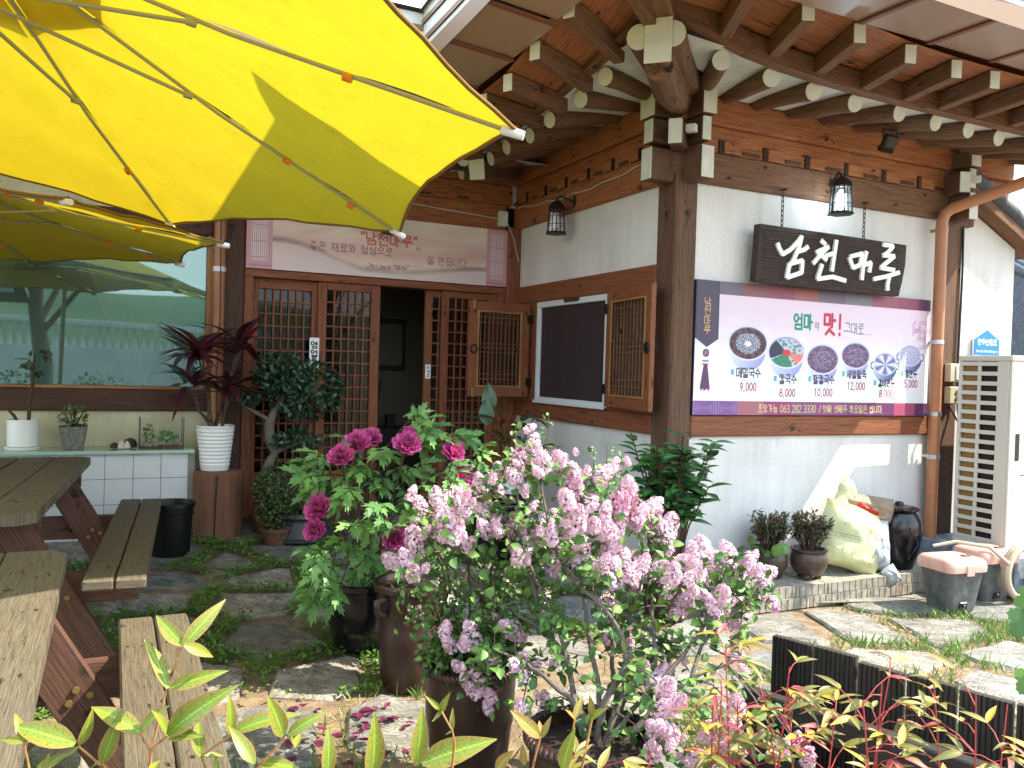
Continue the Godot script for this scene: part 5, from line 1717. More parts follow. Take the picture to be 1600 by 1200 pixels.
	put_leaves(o, "leaf", "water_plant", greens(0.4, 0.3, 0.1, [Color(0.12, 0.22, 0.02), Color(0.05, 0.18, 0.03)], 3), M.leaf, blob(V(-0.08, 0.10, 0.0), V(0.03, 0.065, 0.03), 90, 0.02, 0.03), 0)
	# log stump and the red leaved plant
	o = thing("log_stump", "upright barkless log stump carrying the ribbed white pot", "stump", V(-2.41, gy(-1.92) - 0.01, -1.92))
	m = nb()
	var rings := []
	for i in 6:
		var y: float = [0.0, 0.02, 0.22, 0.42, 0.452, 0.458][i]
		var ring := []
		for j in 41:
			var a := TAU * j / 40
			var r := 0.163 + 0.006 * sin(a * 3 + 1) + 0.004 * sin(a * 7) + 0.003 * sin(a * 17) + (0.012 if i < 1 else 0.0) - (0.006 if i == 5 else 0.0)
			ring.append(V(cos(a) * r, y, sin(a) * r))
		rings.append(ring)
	m.grid(rings, [], 1.1, 0.46)
	for i in m.t.size(): m.t[i] = Vector2(m.t[i].y, m.t[i].x)
	for j in 40: m.tri(V(0, 0.46, 0), rings[5][j], rings[5][j + 1], Vector3.UP, Vector3.UP, Vector3.UP, Vector2(0, 0), Vector2(0.1, 0.02), Vector2(0.1, 0.05))
	part("trunk", m, M.wood_stump, o)
	m = nb()
	m.bar(V(-0.03, 0.02, 0.163), V(-0.02, 0.44, 0.164), 0.008, 0.01, 0)
	part("split", m, M.iron_black, o)
	o = thing("red_leaved_plant", "dark red leaved cordyline in a ribbed white pot on the log stump", "potted plant", V(-2.43, gy(-1.92) + 0.452, -1.92))
	var prof := [Vector2(0, 0), Vector2(0.09, 0.0), Vector2(0.093, 0.01)]
	for i in 10:
		var r := lerpf(0.096, 0.122, i / 9.0)
		var y := 0.03 + i * 0.026
		prof.append(Vector2(r, y)); prof.append(Vector2(r + 0.004, y + 0.008)); prof.append(Vector2(r + 0.004, y + 0.016)); prof.append(Vector2(r - 0.001, y + 0.022))
	prof.append_array([Vector2(0.127, 0.295), Vector2(0.127, 0.31), Vector2(0.118, 0.312), Vector2(0.112, 0.26)])
	pot("pot", prof, M.white_pot, o, 0.275)
	var reds := [leaf_mesh(0.24, 0.35, 0.35, Color(0.055, 0.016, 0.022), Color(0.10, 0.02, 0.03), 8, 0.6), leaf_mesh(0.22, 0.6, 0.35, Color(0.05, 0.014, 0.02), Color(0.06, 0.02, 0.025), 8, 0.6), leaf_mesh(0.22, 0.15, 0.3, Color(0.22, 0.02, 0.04), Color(0.10, 0.02, 0.03), 8, 0.6), leaf_mesh(0.2, 0.45, 0.35, Color(0.08, 0.035, 0.025), Color(0.06, 0.02, 0.025), 8, 0.6)]
	for hd in [[V(-0.12, 0.80, 0.02), 22], [V(0.14, 0.86, -0.05), 14], [V(0.06, 0.55, 0.06), 15], [V(-0.16, 0.58, 0.0), 12]]:
		for s in 2:
			m = nb()
			m.tube([V(rf(-0.05, 0.05), 0.27, rf(-0.04, 0.04)), hd[0] * V(0.6, 0.6, 0.6) + V(rf(-0.02, 0.02), 0.06, 0), hd[0] + V(s * 0.02, -0.03, 0)], [0.009, 0.008, 0.007], 6)
			part("stem", m, M.bark_brown, o)
		for i in hd[1]:
			var a := rf(0, TAU)
			var el := rf(-0.15, 1.15)
			var d := V(cos(a) * cos(el), sin(el), sin(a) * cos(el))
			inst("leaf", reds[rng.randi() % 4 if rng.randf() < 0.6 else rng.randi() % 2], M.leaf_gloss, o, aim(hd[0] + d * 0.01 + V(0, rf(-0.05, 0.04), 0), d, V(0, 1, 0.05) + d * -0.2, rf(0.22, 0.38), rf(0.8, 1.1)))
	o = thing("black_bucket", "black plastic tub standing between the bench end and the log stump", "bucket", V(-2.73, gy(-1.55) - 0.002, -1.55))
	pot("tub", [Vector2(0, 0.0), Vector2(0.118, 0.0), Vector2(0.121, 0.01), Vector2(0.134, 0.25), Vector2(0.142, 0.252), Vector2(0.143, 0.262), Vector2(0.135, 0.266), Vector2(0.138, 0.30), Vector2(0.15, 0.305), Vector2(0.15, 0.33), Vector2(0.140, 0.332), Vector2(0.132, 0.28), Vector2(0.115, 0.02), Vector2(0, 0.015)], M.black_plastic, o)
	# bonsai in the basin
	o = thing("bonsai_tree", "dark leaved bonsai tree with pale knotted trunk before the lattice doors", "tree", V(-2.02, gy(-1.9) - 0.004, -1.93))
	pot("pot", [Vector2(0, 0), Vector2(0.13, 0), Vector2(0.15, 0.1), Vector2(0.15, 0.14), Vector2(0.12, 0.14)], M.clay_rim, o, 0.12)
	m = nb()
	m.tube([V(0.02, 0.1, 0), V(-0.035, 0.33, 0.02), V(-0.055, 0.45, 0.03), V(-0.03, 0.53, 0.02), V(0.0, 0.57, 0.0), V(-0.04, 0.66, 0.0), V(-0.045, 0.78, 0.0), V(0.0, 0.9, 0.0), V(0.1, 1.05, 0)], [0.06, 0.05, 0.045, 0.03, 0.028, 0.042, 0.035, 0.025, 0.015], 10)
	m.tube([V(-0.04, 0.8, 0), V(-0.15, 0.86, 0.02), V(-0.22, 0.9, 0)], [0.018, 0.012, 0.008], 7)
	m.tube([V(0.0, 0.57, 0), V(0.1, 0.62, 0.03), V(0.2, 0.64, 0.04)], [0.02, 0.015, 0.008], 7)
	m.tube([V(0.0, 0.88, 0), V(0.2, 0.95, 0.02), V(0.3, 1.1, 0)], [0.02, 0.014, 0.008], 7)
	part("trunk", m, M.bark_grey, o)
	var gb := greens(0.6, 0.15, 0.2, [Color(0.018, 0.055, 0.028), Color(0.025, 0.075, 0.035), Color(0.014, 0.042, 0.022), Color(0.035, 0.09, 0.045)], 3)
	var xs := blob(V(0.20, 1.02, 0.02), V(0.27, 0.22, 0.2), 900, 0.035, 0.05, 0.6, 0.55)
	xs.append_array(blob(V(0.02, 1.12, 0.02), V(0.2, 0.17, 0.17), 420, 0.035, 0.05, 0.6, 0.5))
	xs.append_array(blob(V(-0.20, 0.97, 0.02), V(0.11, 0.06, 0.1), 130, 0.034, 0.046, 0.6, 0.2))
	xs.append_array(blob(V(0.15, 0.66, 0.06), V(0.2, 0.07, 0.12), 230, 0.034, 0.048, 0.6, 0.2))
	put_leaves(o, "leaf", "foliage", gb, M.leaf_gloss, xs, 240)
	o = thing("ivy_basin", "overturned blue basin planter with a mound of small dark ivy leaves", "potted plant", V(-1.86, gy(-1.72) - 0.004, -1.72))
	pot("basin", [Vector2(0, 0), Vector2(0.23, 0.0), Vector2(0.245, 0.012), Vector2(0.245, 0.028), Vector2(0.225, 0.034), Vector2(0.19, 0.10), Vector2(0.175, 0.17), Vector2(0.16, 0.19), Vector2(0.14, 0.19)], M.basin_blue, o, 0.16)
	gb = greens(0.85, 0.1, 0.2, [Color(0.045, 0.085, 0.02), Color(0.06, 0.11, 0.025), Color(0.03, 0.06, 0.018), Color(0.08, 0.13, 0.03)], 3, 1.0)
	xs = blob(V(-0.06, 0.36, 0.02), V(0.29, 0.19, 0.22), 2100, 0.016, 0.026, 0.6, 0.55)
	xs.append_array(blob(V(-0.20, 0.2, 0.1), V(0.14, 0.16, 0.1), 500, 0.016, 0.025, 0.4, 0.3))
	put_leaves(o, "leaf", "ivy_foliage", gb, M.leaf, xs, 0)
	o = thing("terracotta_pot", "small terracotta pot half covered by the ivy at the door", "pot", V(-2.06, gy(-1.62) - 0.004, -1.6))
	pot("pot", [Vector2(0, 0), Vector2(0.07, 0), Vector2(0.09, 0.09), Vector2(0.098, 0.092), Vector2(0.098, 0.115), Vector2(0.085, 0.115)], M.clay_rim, o, 0.1)

# ---------- plants of the courtyard ----------
func build_croton() -> void:
	var o := thing("croton_plant", "dark leaved croton with orange tinted leaves in a white pot by the window wall", "potted plant", V(-0.52, gy(-1.15), -1.15))
	pot("pot", [Vector2(0, 0.4), Vector2(0.09, 0.4), Vector2(0.12, 0.58), Vector2(0.128, 0.585), Vector2(0.128, 0.60), Vector2(0.115, 0.60)], M.white_pot, o, 0.58)
	pot("stand", [Vector2(0, 0), Vector2(0.13, 0), Vector2(0.14, 0.4), Vector2(0.0, 0.4)], M.black_plastic, o)
	var ms := [leaf_mesh(0.42, 0.4, 0.25, Color(0.03, 0.06, 0.02), Color(0.08, 0.06, 0.02), 6), leaf_mesh(0.4, 0.5, 0.25, Color(0.06, 0.035, 0.02), Color(0.16, 0.05, 0.02), 6), leaf_mesh(0.45, 0.3, 0.25, Color(0.025, 0.075, 0.025), Color(0.04, 0.09, 0.03), 6), leaf_mesh(0.4, 0.3, 0.2, Color(0.30, 0.08, 0.02), Color(0.25, 0.05, 0.02), 6)]
	for i in 46:
		var a := rf(0, TAU)
		var c := V(cos(a) * rf(0.03, 0.28), rf(0.66, 0.98), sin(a) * rf(0.03, 0.2))
		inst("leaf", ms[rng.randi() % 3 if rng.randf() < 0.9 else 3], M.leaf_gloss, o, aim(c, V(cos(a), rf(-0.1, 0.9), sin(a)), V(0, 1, 0.2), rf(0.11, 0.17)))
	for c in [V(-0.17, 0.98, 0), V(-0.20, 0.88, 0.03)]:
		inst("leaf", ms[2], M.leaf_gloss, o, aim(c, V(-0.1, 1, 0), V(-0.4, 0, 1), 0.2, 1.2))
	var m := nb()
	for i in 8: m.tube([V(rf(-0.03, 0.03), 0.58, rf(-0.03, 0.03)), V(rf(-0.2, 0.2), rf(0.75, 0.95), rf(-0.12, 0.12))], [0.007, 0.004], 6)
	part("stem", m, M.bark_brown, o)
	o = thing("dark_pot", "dark glazed pot standing behind the lilac near the window wall", "pot", V(-0.72, gy(-0.9), -0.9))
	pot("pot", [Vector2(0, 0), Vector2(0.12, 0), Vector2(0.17, 0.12), Vector2(0.18, 0.28), Vector2(0.16, 0.36), Vector2(0.175, 0.37), Vector2(0.175, 0.39), Vector2(0.15, 0.39)], M.glaze_black, o, 0.36)

func build_column_shrub() -> void:
	var o := thing("column_shrub", "fresh green shrub with pointed leaves growing against the corner column", "shrub", V(-0.2, 0.0, 0.30))
	pot("pot", [Vector2(0, 0.02), Vector2(0.12, 0.02), Vector2(0.16, 0.24), Vector2(0.17, 0.25), Vector2(0.17, 0.28), Vector2(0.15, 0.28)], M.onggi, o, 0.25)
	var m := nb()
	var ms := greens(0.52, 0.22, 0.25, [Color(0.13, 0.36, 0.08), Color(0.17, 0.42, 0.10), Color(0.09, 0.27, 0.07), Color(0.14, 0.38, 0.12)], 5, 0.75)
	for i in 22:
		var a := rf(0, TAU)
		var top := V(cos(a) * rf(0.08, 0.34), rf(0.76, 1.06), sin(a) * rf(0.04, 0.22))
		var b := V(top.x * 0.2, 0.25, top.z * 0.2)
		var mid := b.lerp(top, 0.55) * V(0.8, 1, 0.8)
		m.tube([b, mid, top], [0.007, 0.005, 0.003], 6)
		for k in 9:
			var t := rf(0.45, 1.0)
			var p := b.lerp(mid, t * 2) if t < 0.5 else mid.lerp(top, t * 2 - 1)
			var aa := rf(0, TAU)
			for s in 2:
				var d := V(cos(aa + s * PI), rf(-0.05, 0.6), sin(aa + s * PI))
				inst("leaf", ms[rng.randi() % 4], M.leaf_veined, o, aim(p, d, V(0, 1, 0.25), rf(0.085, 0.14)))
	part("stem", m, M.bark_brown, o)

func peony_leaf(col: Color) -> ArrayMesh:
	var out := nb()
	var lf := PackedVector2Array([Vector2(0, 0), Vector2(0.06, 0.14), Vector2(0.13, 0.28), Vector2(0.29, 0.57), Vector2(0.17, 0.52), Vector2(0.14, 0.56), Vector2(0.16, 0.82), Vector2(0.07, 0.74), Vector2(0, 1.0), Vector2(-0.07, 0.74), Vector2(-0.16, 0.82), Vector2(-0.14, 0.56), Vector2(-0.17, 0.52), Vector2(-0.29, 0.57), Vector2(-0.13, 0.28), Vector2(-0.06, 0.14)])
	for k in [[0.0, 0.30, 0.72], [0.95, 0.22, 0.60], [-0.95, 0.22, 0.60], [1.5, 0.08, 0.46], [-1.5, 0.08, 0.46]]:
		var lm := outline_mesh(lf, 0.35, 0.35, col * rf(0.85, 1.15))
		var X := Transform3D(Basis(Vector3.BACK, -k[0]).scaled(Vector3.ONE * k[2]), V(0, k[1], 0))
		X = Transform3D(Basis(Vector3.RIGHT, -0.15) * X.basis, X.origin)
		for i in range(0, lm.v.size(), 3):
			out.tint = lm.c[i]
			out.tri(X * lm.v[i], X * lm.v[i + 1], X * lm.v[i + 2], (X.basis * lm.n[i]).normalized(), (X.basis * lm.n[i]).normalized(), (X.basis * lm.n[i]).normalized())
	out.tint = col * 0.8
	out.tube([V(0, -0.15, 0.02), V(0, 0.3, 0)], [0.012, 0.008], 4)
	return out.mesh()

func peony_bloom() -> Array:
	var m := nb()
	for ring in [[9, 0.98, 0.05, 0.7], [10, 0.95, 0.4, 0.6], [10, 0.85, 0.7, 0.5], [9, 0.72, 1.0, 0.42], [7, 0.55, 1.25, 0.36]]:
		for i in ring[0]:
			var a: float = TAU * (i + rf(-0.2, 0.2)) / ring[0]
			var el: float = ring[2] + rf(-0.15, 0.15)
			var d := V(cos(a) * cos(el), sin(el), sin(a) * cos(el))
			var X := aim(d * 0.08, d, V(-cos(a) * sin(el), cos(el), -sin(a) * sin(el)), ring[1] * rf(0.85, 1.1))
			var P := []
			var C := []
			var k := rf(0.75, 1.25)
			for r in 6:
				var t := r / 5.0
				var row := []
				var cr := []
				for c in 7:
					var f := c / 3.0 - 1.0
					var hw: float = ring[3] * 0.5 * sin(PI * clampf(0.12 + 0.68 * t, 0, 1)) * 1.1
					row.append(X * V(f * hw, t * (1.0 - 0.12 * f * f), 0.22 * f * f * hw + 0.25 * t * t + 0.11 * sin(f * 8 + i * 2.0) * t))
					cr.append(Color(0.52, 0.025, 0.22).lerp(Color(0.74, 0.15, 0.44), t * t) * k)
				P.append(row); C.append(cr)
			m.grid(P, C)
	var s := nb()
	for i in 34:
		var a := rf(0, TAU)
		var d := V(cos(a) * rf(0, 0.5), 1, sin(a) * rf(0, 0.5)).normalized()
		s.tint = Color(0.75, 0.45, 0.05)
		s.tube([d * 0.1, d * rf(0.42, 0.6)], [0.012, 0.025], 4)
	return [m.mesh(), s.mesh()]

func build_peony(flowers: Array, spots: Array) -> void:
	var base := V(-1.95, gy(0.2) - 0.004, 0.20)
	var o := thing("peony_plant", "tree peony with deep pink double flowers in a black glazed pot", "potted plant", base)
	pot("pot", [Vector2(0, 0), Vector2(0.12, 0), Vector2(0.135, 0.01), Vector2(0.165, 0.12), Vector2(0.175, 0.25), Vector2(0.172, 0.30), Vector2(0.19, 0.31), Vector2(0.192, 0.335), Vector2(0.175, 0.34), Vector2(0.16, 0.30)], M.glaze_black, o, 0.31)
	var lv := [peony_leaf(Color(0.13, 0.30, 0.075)), peony_leaf(Color(0.11, 0.26, 0.075)), peony_leaf(Color(0.17, 0.34, 0.09)), peony_leaf(Color(0.08, 0.20, 0.06))]
	var blooms := [peony_bloom(), peony_bloom(), peony_bloom()]
	var st := nb()
	var joints := []
	for i in 7:
		var a := TAU * i / 7.0
		var top := V(cos(a) * rf(0.1, 0.25), rf(0.65, 0.85), sin(a) * rf(0.08, 0.2))
		st.tube([V(cos(a) * 0.04, 0.28, sin(a) * 0.04), top * V(0.5, 0.75, 0.5), top], [0.009, 0.008, 0.006], 6)
		joints.append(top); joints.append(top * V(0.6, 0.8, 0.6))
	for e in spots:
		var p: Vector3 = e - base
		var best: Vector3 = joints[0]
		for j in joints:
			if j.distance_to(p) < best.distance_to(p): best = j
		st.tube([best, best.lerp(p, 0.5) + V(0, 0.03, 0), p], [0.004, 0.0035, 0.003], 5)
		for k in 3:
			var d := (p - V(0, 0.55, 0)) * V(1, 0.35, 1)
			d = (d.normalized() + rdir() * 0.6 + V(0, -0.12, 0)).normalized()
			inst("leaf", lv[rng.randi() % 4], M.leaf, o, aim(p + rdir() * 0.03, d, V(0, 1, 0.5) + rdir() * 0.35, rf(0.11, 0.16)))
	for f in flowers:
		var p := V(f.x, f.y, f.z) - base
		var out := (p - V(0, 0.6, 0)).normalized()
		out = (out + V(-0.15, 0.25, 0.55)).normalized()
		var b: Array = blooms[rng.randi() % 3]
		var X := Transform3D(Basis(Quaternion(Vector3.UP, out)).scaled(Vector3.ONE * f.w * 0.82), p - out * f.w * 0.3)
		var fl := inst("flower", b[0], M.petal, o, X)
		inst("stamens", b[1], M.petal, fl)
		st.tube([V(p.x * 0.4, 0.5, p.z * 0.4), p - out * f.w * 0.3], [0.006, 0.005], 5)
	part("stem", st, M.bark_brown, o)
	var xs := blob(V(0, 0.32, 0), V(0.14, 0.03, 0.14), 160, 0.02, 0.035)
	put_leaves(o, "leaf", "ground_leaves", greens(0.6, 0.2, 0.2, [Color(0.06, 0.12, 0.03)], 3), M.leaf, xs, 0)

func build_urns() -> void:
	var o := thing("brown_urn", "tall brown earthenware urn behind the peony's black pot", "urn", V(-1.88, gy(0.7), 0.70))
	pot("body", [Vector2(0, 0), Vector2(0.118, 0), Vector2(0.122, 0.02), Vector2(0.136, 0.16), Vector2(0.139, 0.24), Vector2(0.134, 0.25), Vector2(0.142, 0.36), Vector2(0.14, 0.41), Vector2(0.16, 0.42), Vector2(0.165, 0.44), Vector2(0.16, 0.455), Vector2(0.14, 0.455), Vector2(0.13, 0.42)], M.onggi, o, 0.43)
	for s in [-1, 1]:
		var m := nb()
		m.tube([V(s * 0.13, 0.40, 0.06), V(s * 0.175, 0.39, 0.07), V(s * 0.17, 0.35, 0.07), V(s * 0.135, 0.33, 0.06)], [0.016, 0.018, 0.018, 0.014], 8)
		part("handle", m, M.onggi, o)
	for e in [["bloom_pot", "brown earthenware pot with a rope patterned rim under the white blossomed vine", V(-1.97, 0, 1.60), 0.405, 0.155], ["lilac_pot", "", V(-1.83, 0, 2.17), 0.36, 0.185]]:
		if e[0] == "bloom_pot":
			o = thing("blossom_vine", "leafy vine with tiny cream blossoms spilling from a rope rimmed brown pot", "potted plant", e[2])
		else:
			continue
		rope_pot(o, e[3], e[4])
	var m := nb()
	var xs := []
	for i in 16:
		var a := TAU * i / 16.0 + rf(-0.2, 0.2)
		var top := V(cos(a) * rf(0.1, 0.3) - 0.03, rf(0.48, 0.78), sin(a) * rf(0.1, 0.22))
		m.tube([V(cos(a) * 0.05, 0.37, sin(a) * 0.05), top * V(0.6, 1.05, 0.6), top], [0.004, 0.003, 0.002], 5)
		for k in 5:
			var c := (V(cos(a) * 0.05, 0.37, sin(a) * 0.05)).lerp(top, rf(0.2, 1.0)) + rdir() * 0.05
			xs.append_array(blob(c, V(0.06, 0.06, 0.06), 26, 0.016, 0.03, 0.7, 0.1))
	part("stem", m, M.bark_brown, o)
	put_leaves(o, "leaf", "vine_foliage", greens(0.7, 0.2, 0.25, [Color(0.06, 0.15, 0.03), Color(0.09, 0.20, 0.04), Color(0.045, 0.11, 0.028), Color(0.13, 0.24, 0.05)], 4, 0.9), M.leaf, xs, 260)
	var fx := []
	for c in [V(-0.16, 0.70, 0.05), V(-0.12, 0.66, 0.1), V(0.0, 0.74, 0.1), V(0.1, 0.72, 0.05), V(-0.2, 0.6, 0.0), V(0.2, 0.75, 0.0), V(0.26, 0.68, -0.05), V(0.18, 0.62, -0.1), V(0.3, 0.6, -0.05)]:
		for i in 26: fx.append(aim(c + rdir() * rf(0, 0.04), rdir(), rdir(), rf(0.008, 0.013)))
	many("blossom", leaf_mesh(0.9, 0.2, 0.3, Color(0.75, 0.70, 0.50), Color(0.8, 0.75, 0.6), 3, 1.0), M.petal, fx, [], o)

func rope_pot(o: Node3D, h: float, r: float) -> void:
	pot("pot", [Vector2(0, 0), Vector2(r * 0.78, 0), Vector2(r * 0.82, 0.02), Vector2(r * 0.93, h * 0.5), Vector2(r * 0.96, h * 0.52), Vector2(r, h * 0.93), Vector2(r * 1.0, h * 0.97), Vector2(r * 0.9, h), Vector2(r * 0.86, h * 0.85)], M.onggi, o, h * 0.9)
	var m := nb()
	for s in 2:
		var path := []
		for i in 181:
			var a := TAU * i / 180.0
			path.append(V(cos(a) * (r * 1.02 + 0.006 * cos(a * 30 + s * PI)), h * 0.975 + 0.008 * sin(a * 30 + s * PI), sin(a) * (r * 1.02 + 0.006 * cos(a * 30 + s * PI))))
		m.tube(path, [0.010], 6, false)
	part("rope_rim", m, M.onggi, o)

func build_lilac(flowers: Array, stems: Array) -> void:
	var base := V(-1.83, 0.0, 2.17)
	var o := thing("lilac_shrub", "lilac shrub covered with pale pink flower clusters in a rope rimmed pot", "shrub", base)
	rope_pot(o, 0.37, 0.185)
	# stems grow from the pot
	var pts := []
	for s in stems:
		var path := []
		for p in s: path.append(p - base)
		if path[0].y < 0.55 and Vector2(path[0].x, path[0].z).length() < 0.4:
			path.push_front(V(path[0].x * 0.35, 0.33, path[0].z * 0.35))
		var r := rf(0.008, 0.012)
		var fine := []
		for i in path.size() - 1:
			for k in 4:
				fine.append(path[i].cubic_interpolate(path[i + 1], path[maxi(i - 1, 0)], path[mini(i + 2, path.size() - 1)], k / 4.0) + rdir() * 0.004)
		fine.append(path[path.size() - 1])
		var rad := []
		for i in fine.size(): rad.append(lerpf(r, 0.0028, float(i) / fine.size()))
		var m := nb()
		m.tube(fine, rad, 7)
		part("stem", m, M.bark_grey, o)
		pts.append_array(fine)
	var tw := nb()
	# flower clusters: pyramids of little four petalled florets
	var fl := []
	for k in 5:
		var m := nb()
		for i in 250:
			var t := rng.randf()
			var rr := sqrt(maxf(0.04, 1.0 - pow(absf(t * 2.0 - 0.75), 2.2) * 0.62)) * sqrt(rf(0.35, 1.0)) * 0.85
			var a := rf(0, TAU)
			var p := V(cos(a) * rr, t * 2.3 - 0.9, sin(a) * rr)
			var n := (V(cos(a), 0.35, sin(a)) + rdir() * 0.5).normalized()
			var c := Color(0.80, 0.47, 0.62).lerp(Color(0.93, 0.74, 0.82), rng.randf()) * rf(0.85, 1.08)
			if k == 4: c = Color(0.72, 0.38, 0.52) * rf(0.85, 1.15)
			var X := aim(p, n.cross(rdir()), n, rf(0.14, 0.21))
			m.tint = c
			for q in 4:
				var aa := TAU * q / 4.0
				var e := V(cos(aa), sin(aa), 0)
				var f := V(-sin(aa), cos(aa), 0) * 0.42
				m.quad(X.origin, X * (e * 0.55 + f), X * (e * 1.0 + V(0, 0, 0.2)), X * (e * 0.55 - f), n)
			if rng.randf() < 0.3:
				m.tint = Color(0.42, 0.16, 0.34)
				m.tube([p - n * 0.12, p + n * 0.03], [0.03, 0.045], 4)
		fl.append(m.mesh())
	var lm := greens(0.78, 0.25, 0.3, [Color(0.07, 0.17, 0.035), Color(0.10, 0.22, 0.045), Color(0.05, 0.125, 0.035), Color(0.16, 0.29, 0.06)], 4, 0.78)
	var xs := []
	for f in flowers:
		var p := V(f.x, f.y, f.z) - base
		var near: Vector3 = pts[0]
		for q in pts:
			if q.distance_to(p) + absf(q.y - p.y) * 0.2 < near.distance_to(p) + absf(near.y - p.y) * 0.2: near = q
		tw.tube([near, near.lerp(p, 0.5) + V(0, 0.02, 0), p], [0.003, 0.0025, 0.002], 5)
		var up := (V(0, 1, 0) + (p - near).normalized() * 0.7 + rdir() * 0.35).normalized()
		var lilac_k: int = 4 if f.y > 0.93 and f.x > -1.95 and rng.randf() < 0.6 else rng.randi() % 4
		inst("flower_cluster", fl[lilac_k], M.petal, o, aim(p, up, rdir(), f.w * rf(1.0, 1.25), rf(0.85, 1.1)))
		for k in 3:
			if rng.randf() < 0.8: inst("flower_cluster", fl[rng.randi() % 4], M.petal, o, aim(p + rdir() * f.w * rf(1.2, 2.8), up + rdir() * 0.6, rdir(), f.w * rf(0.45, 0.95), rf(0.85, 1.15)))
		for i in 12:
			var b := near.lerp(p, rf(0.1, 1.0)) + rdir() * rf(0.01, 0.05)
			xs.append(aim(b, (rdir() + V(0, 0.2, 0)).normalized(), (V(0.1, 1, 0.3) + rdir() * 0.7).normalized(), rf(0.022, 0.042)))
		xs.append_array(blob(p - up * f.w, V(0.06, 0.05, 0.06), 7, 0.02, 0.038, 0.7, 0.3))
	for i in 520:
		var q: Vector3 = pts[rng.randi() % pts.size()]
		if q.y < 0.55 and rng.randf() < 0.75: continue
		var e := q + rdir() * rf(0.02, 0.09)
		tw.tube([q, e], [0.002, 0.0012], 4)
		for k in 2: xs.append(aim(e, (rdir() + V(0, 0.3, 0)).normalized(), (V(0.1, 1, 0.3) + rdir() * 0.7).normalized(), rf(0.022, 0.042)))
	# smaller clusters filling the crown between the large ones
	for i in 210:
		var fa: Vector4 = flowers[rng.randi() % flowers.size()]
		var fb: Vector4 = flowers[rng.randi() % flowers.size()]
		var A := V(fa.x, fa.y, fa.z)
		var B := V(fb.x, fb.y, fb.z)
		if A.distance_to(B) > 0.32 or A.y < 0.62: continue
		var p := A.lerp(B, rf(0.2, 0.8)) + rdir() * 0.03 + V(0, 0.015, 0) - base
		inst("flower_cluster", fl[rng.randi() % 4], M.petal, o, aim(p, V(rf(-0.4, 0.4), 1, rf(-0.4, 0.4)), rdir(), rf(0.02, 0.036), rf(0.85, 1.15)))
	# fresh shoots on top
	for c in [V(-1.62, 1.23, 1.45), V(-1.78, 1.20, 1.50), V(-1.48, 1.12, 1.55), V(-1.36, 1.12, 1.45), V(-1.26, 1.08, 1.4), V(-2.05, 0.99, 1.55)]:
		var p: Vector3 = c - base
		tw.tube([p + V(0, -0.2, 0), p], [0.003, 0.0015], 5)
		for i in 14: xs.append(aim(p + V(rf(-0.02, 0.02), -i * 0.013, rf(-0.02, 0.02)), (rdir() + V(0, 0.4, 0)).normalized(), V(0, 1, 0.5), rf(0.016, 0.03)))
	part("twigs", tw, M.bark_grey, o).set_meta("kind", "stuff")
	put_leaves(o, "leaf", "foliage", lm, M.leaf, xs, 300)

# ---------- things along the front wall ----------
func pillow(w: float, h: float, d: float, seed_: int, lean := 0.0, pinch := 0.0) -> MB:
	var m := MB.new()
	var nz := noise(seed_, 1.0, 3)
	for s in [-1, 1]:
		var P := []
		for i in 25:
			var v := i / 12.0 - 1.0
			var row := []
			for j in 25:
				var u := j / 12.0 - 1.0
				var k := pow(maxf(0.0, (1.0 - pow(absf(u), 2.6)) * (1.0 - pow(absf(v), 3.0))), 0.55)
				var ww := w * (1.0 - pinch * smoothstep(0.3, 1.0, v))
				var wr := nz.get_noise_2d(u * 0.8 + s * 5, v * 0.8) * 0.16 + sin(u * 15.0 + v * 5 + nz.get_noise_2d(u * 0.6, v * 0.6) * 6) * 0.02 * v * v + nz.get_noise_2d(u * 2.2, v * 1.6 + s) * 0.05
				row.append(V(u * ww * 0.5 * (1.0 - 0.07 * (1.0 - u * u) * v * v) + lean * maxf(v, 0), h * 0.5 * (v * (1.0 - 0.06 * (1.0 - v * v)) + 0.03 * cos(u * 3.0)), s * d * 0.5 * k * (1.0 + wr * 2.2)))
			P.append(row)
		m.grid(P, [], 1, 1)
	return m

func sack_print() -> StandardMaterial3D:
	var im := Image.create(256, 256, false, Image.FORMAT_RGB8)
	im.fill(Color(0.80, 0.81, 0.62))
	for ln in [[0.40, 0.15, 0.72], [0.43, 0.12, 0.78], [0.46, 0.16, 0.75], [0.49, 0.12, 0.66], [0.64, 0.2, 0.7], [0.67, 0.2, 0.86], [0.70, 0.24, 0.8]]:
		var x: float = ln[1] * 256
		while x < ln[2] * 256:
			var w := rf(3, 9)
			im.fill_rect(Rect2i(int(x), int(ln[0] * 256), int(w), 3), Color(0.45, 0.50, 0.40))
			x += w + 2
	for y in 26:
		for x in 256:
			if y < 22 + 4 * sin(x * 0.05): im.set_pixel(x, 255 - y, im.get_pixel(x, 255 - y).lerp(Color(0.78, 0.74, 0.42), 0.7))
	var m := print_mat("sack_print", im, 0.6)
	m.normal_enabled = true
	m.normal_texture = T.crinkle[1]
	m.normal_scale = 0.8
	m.backlight_enabled = true
	m.backlight = Color(0.25, 0.25, 0.15)
	return m

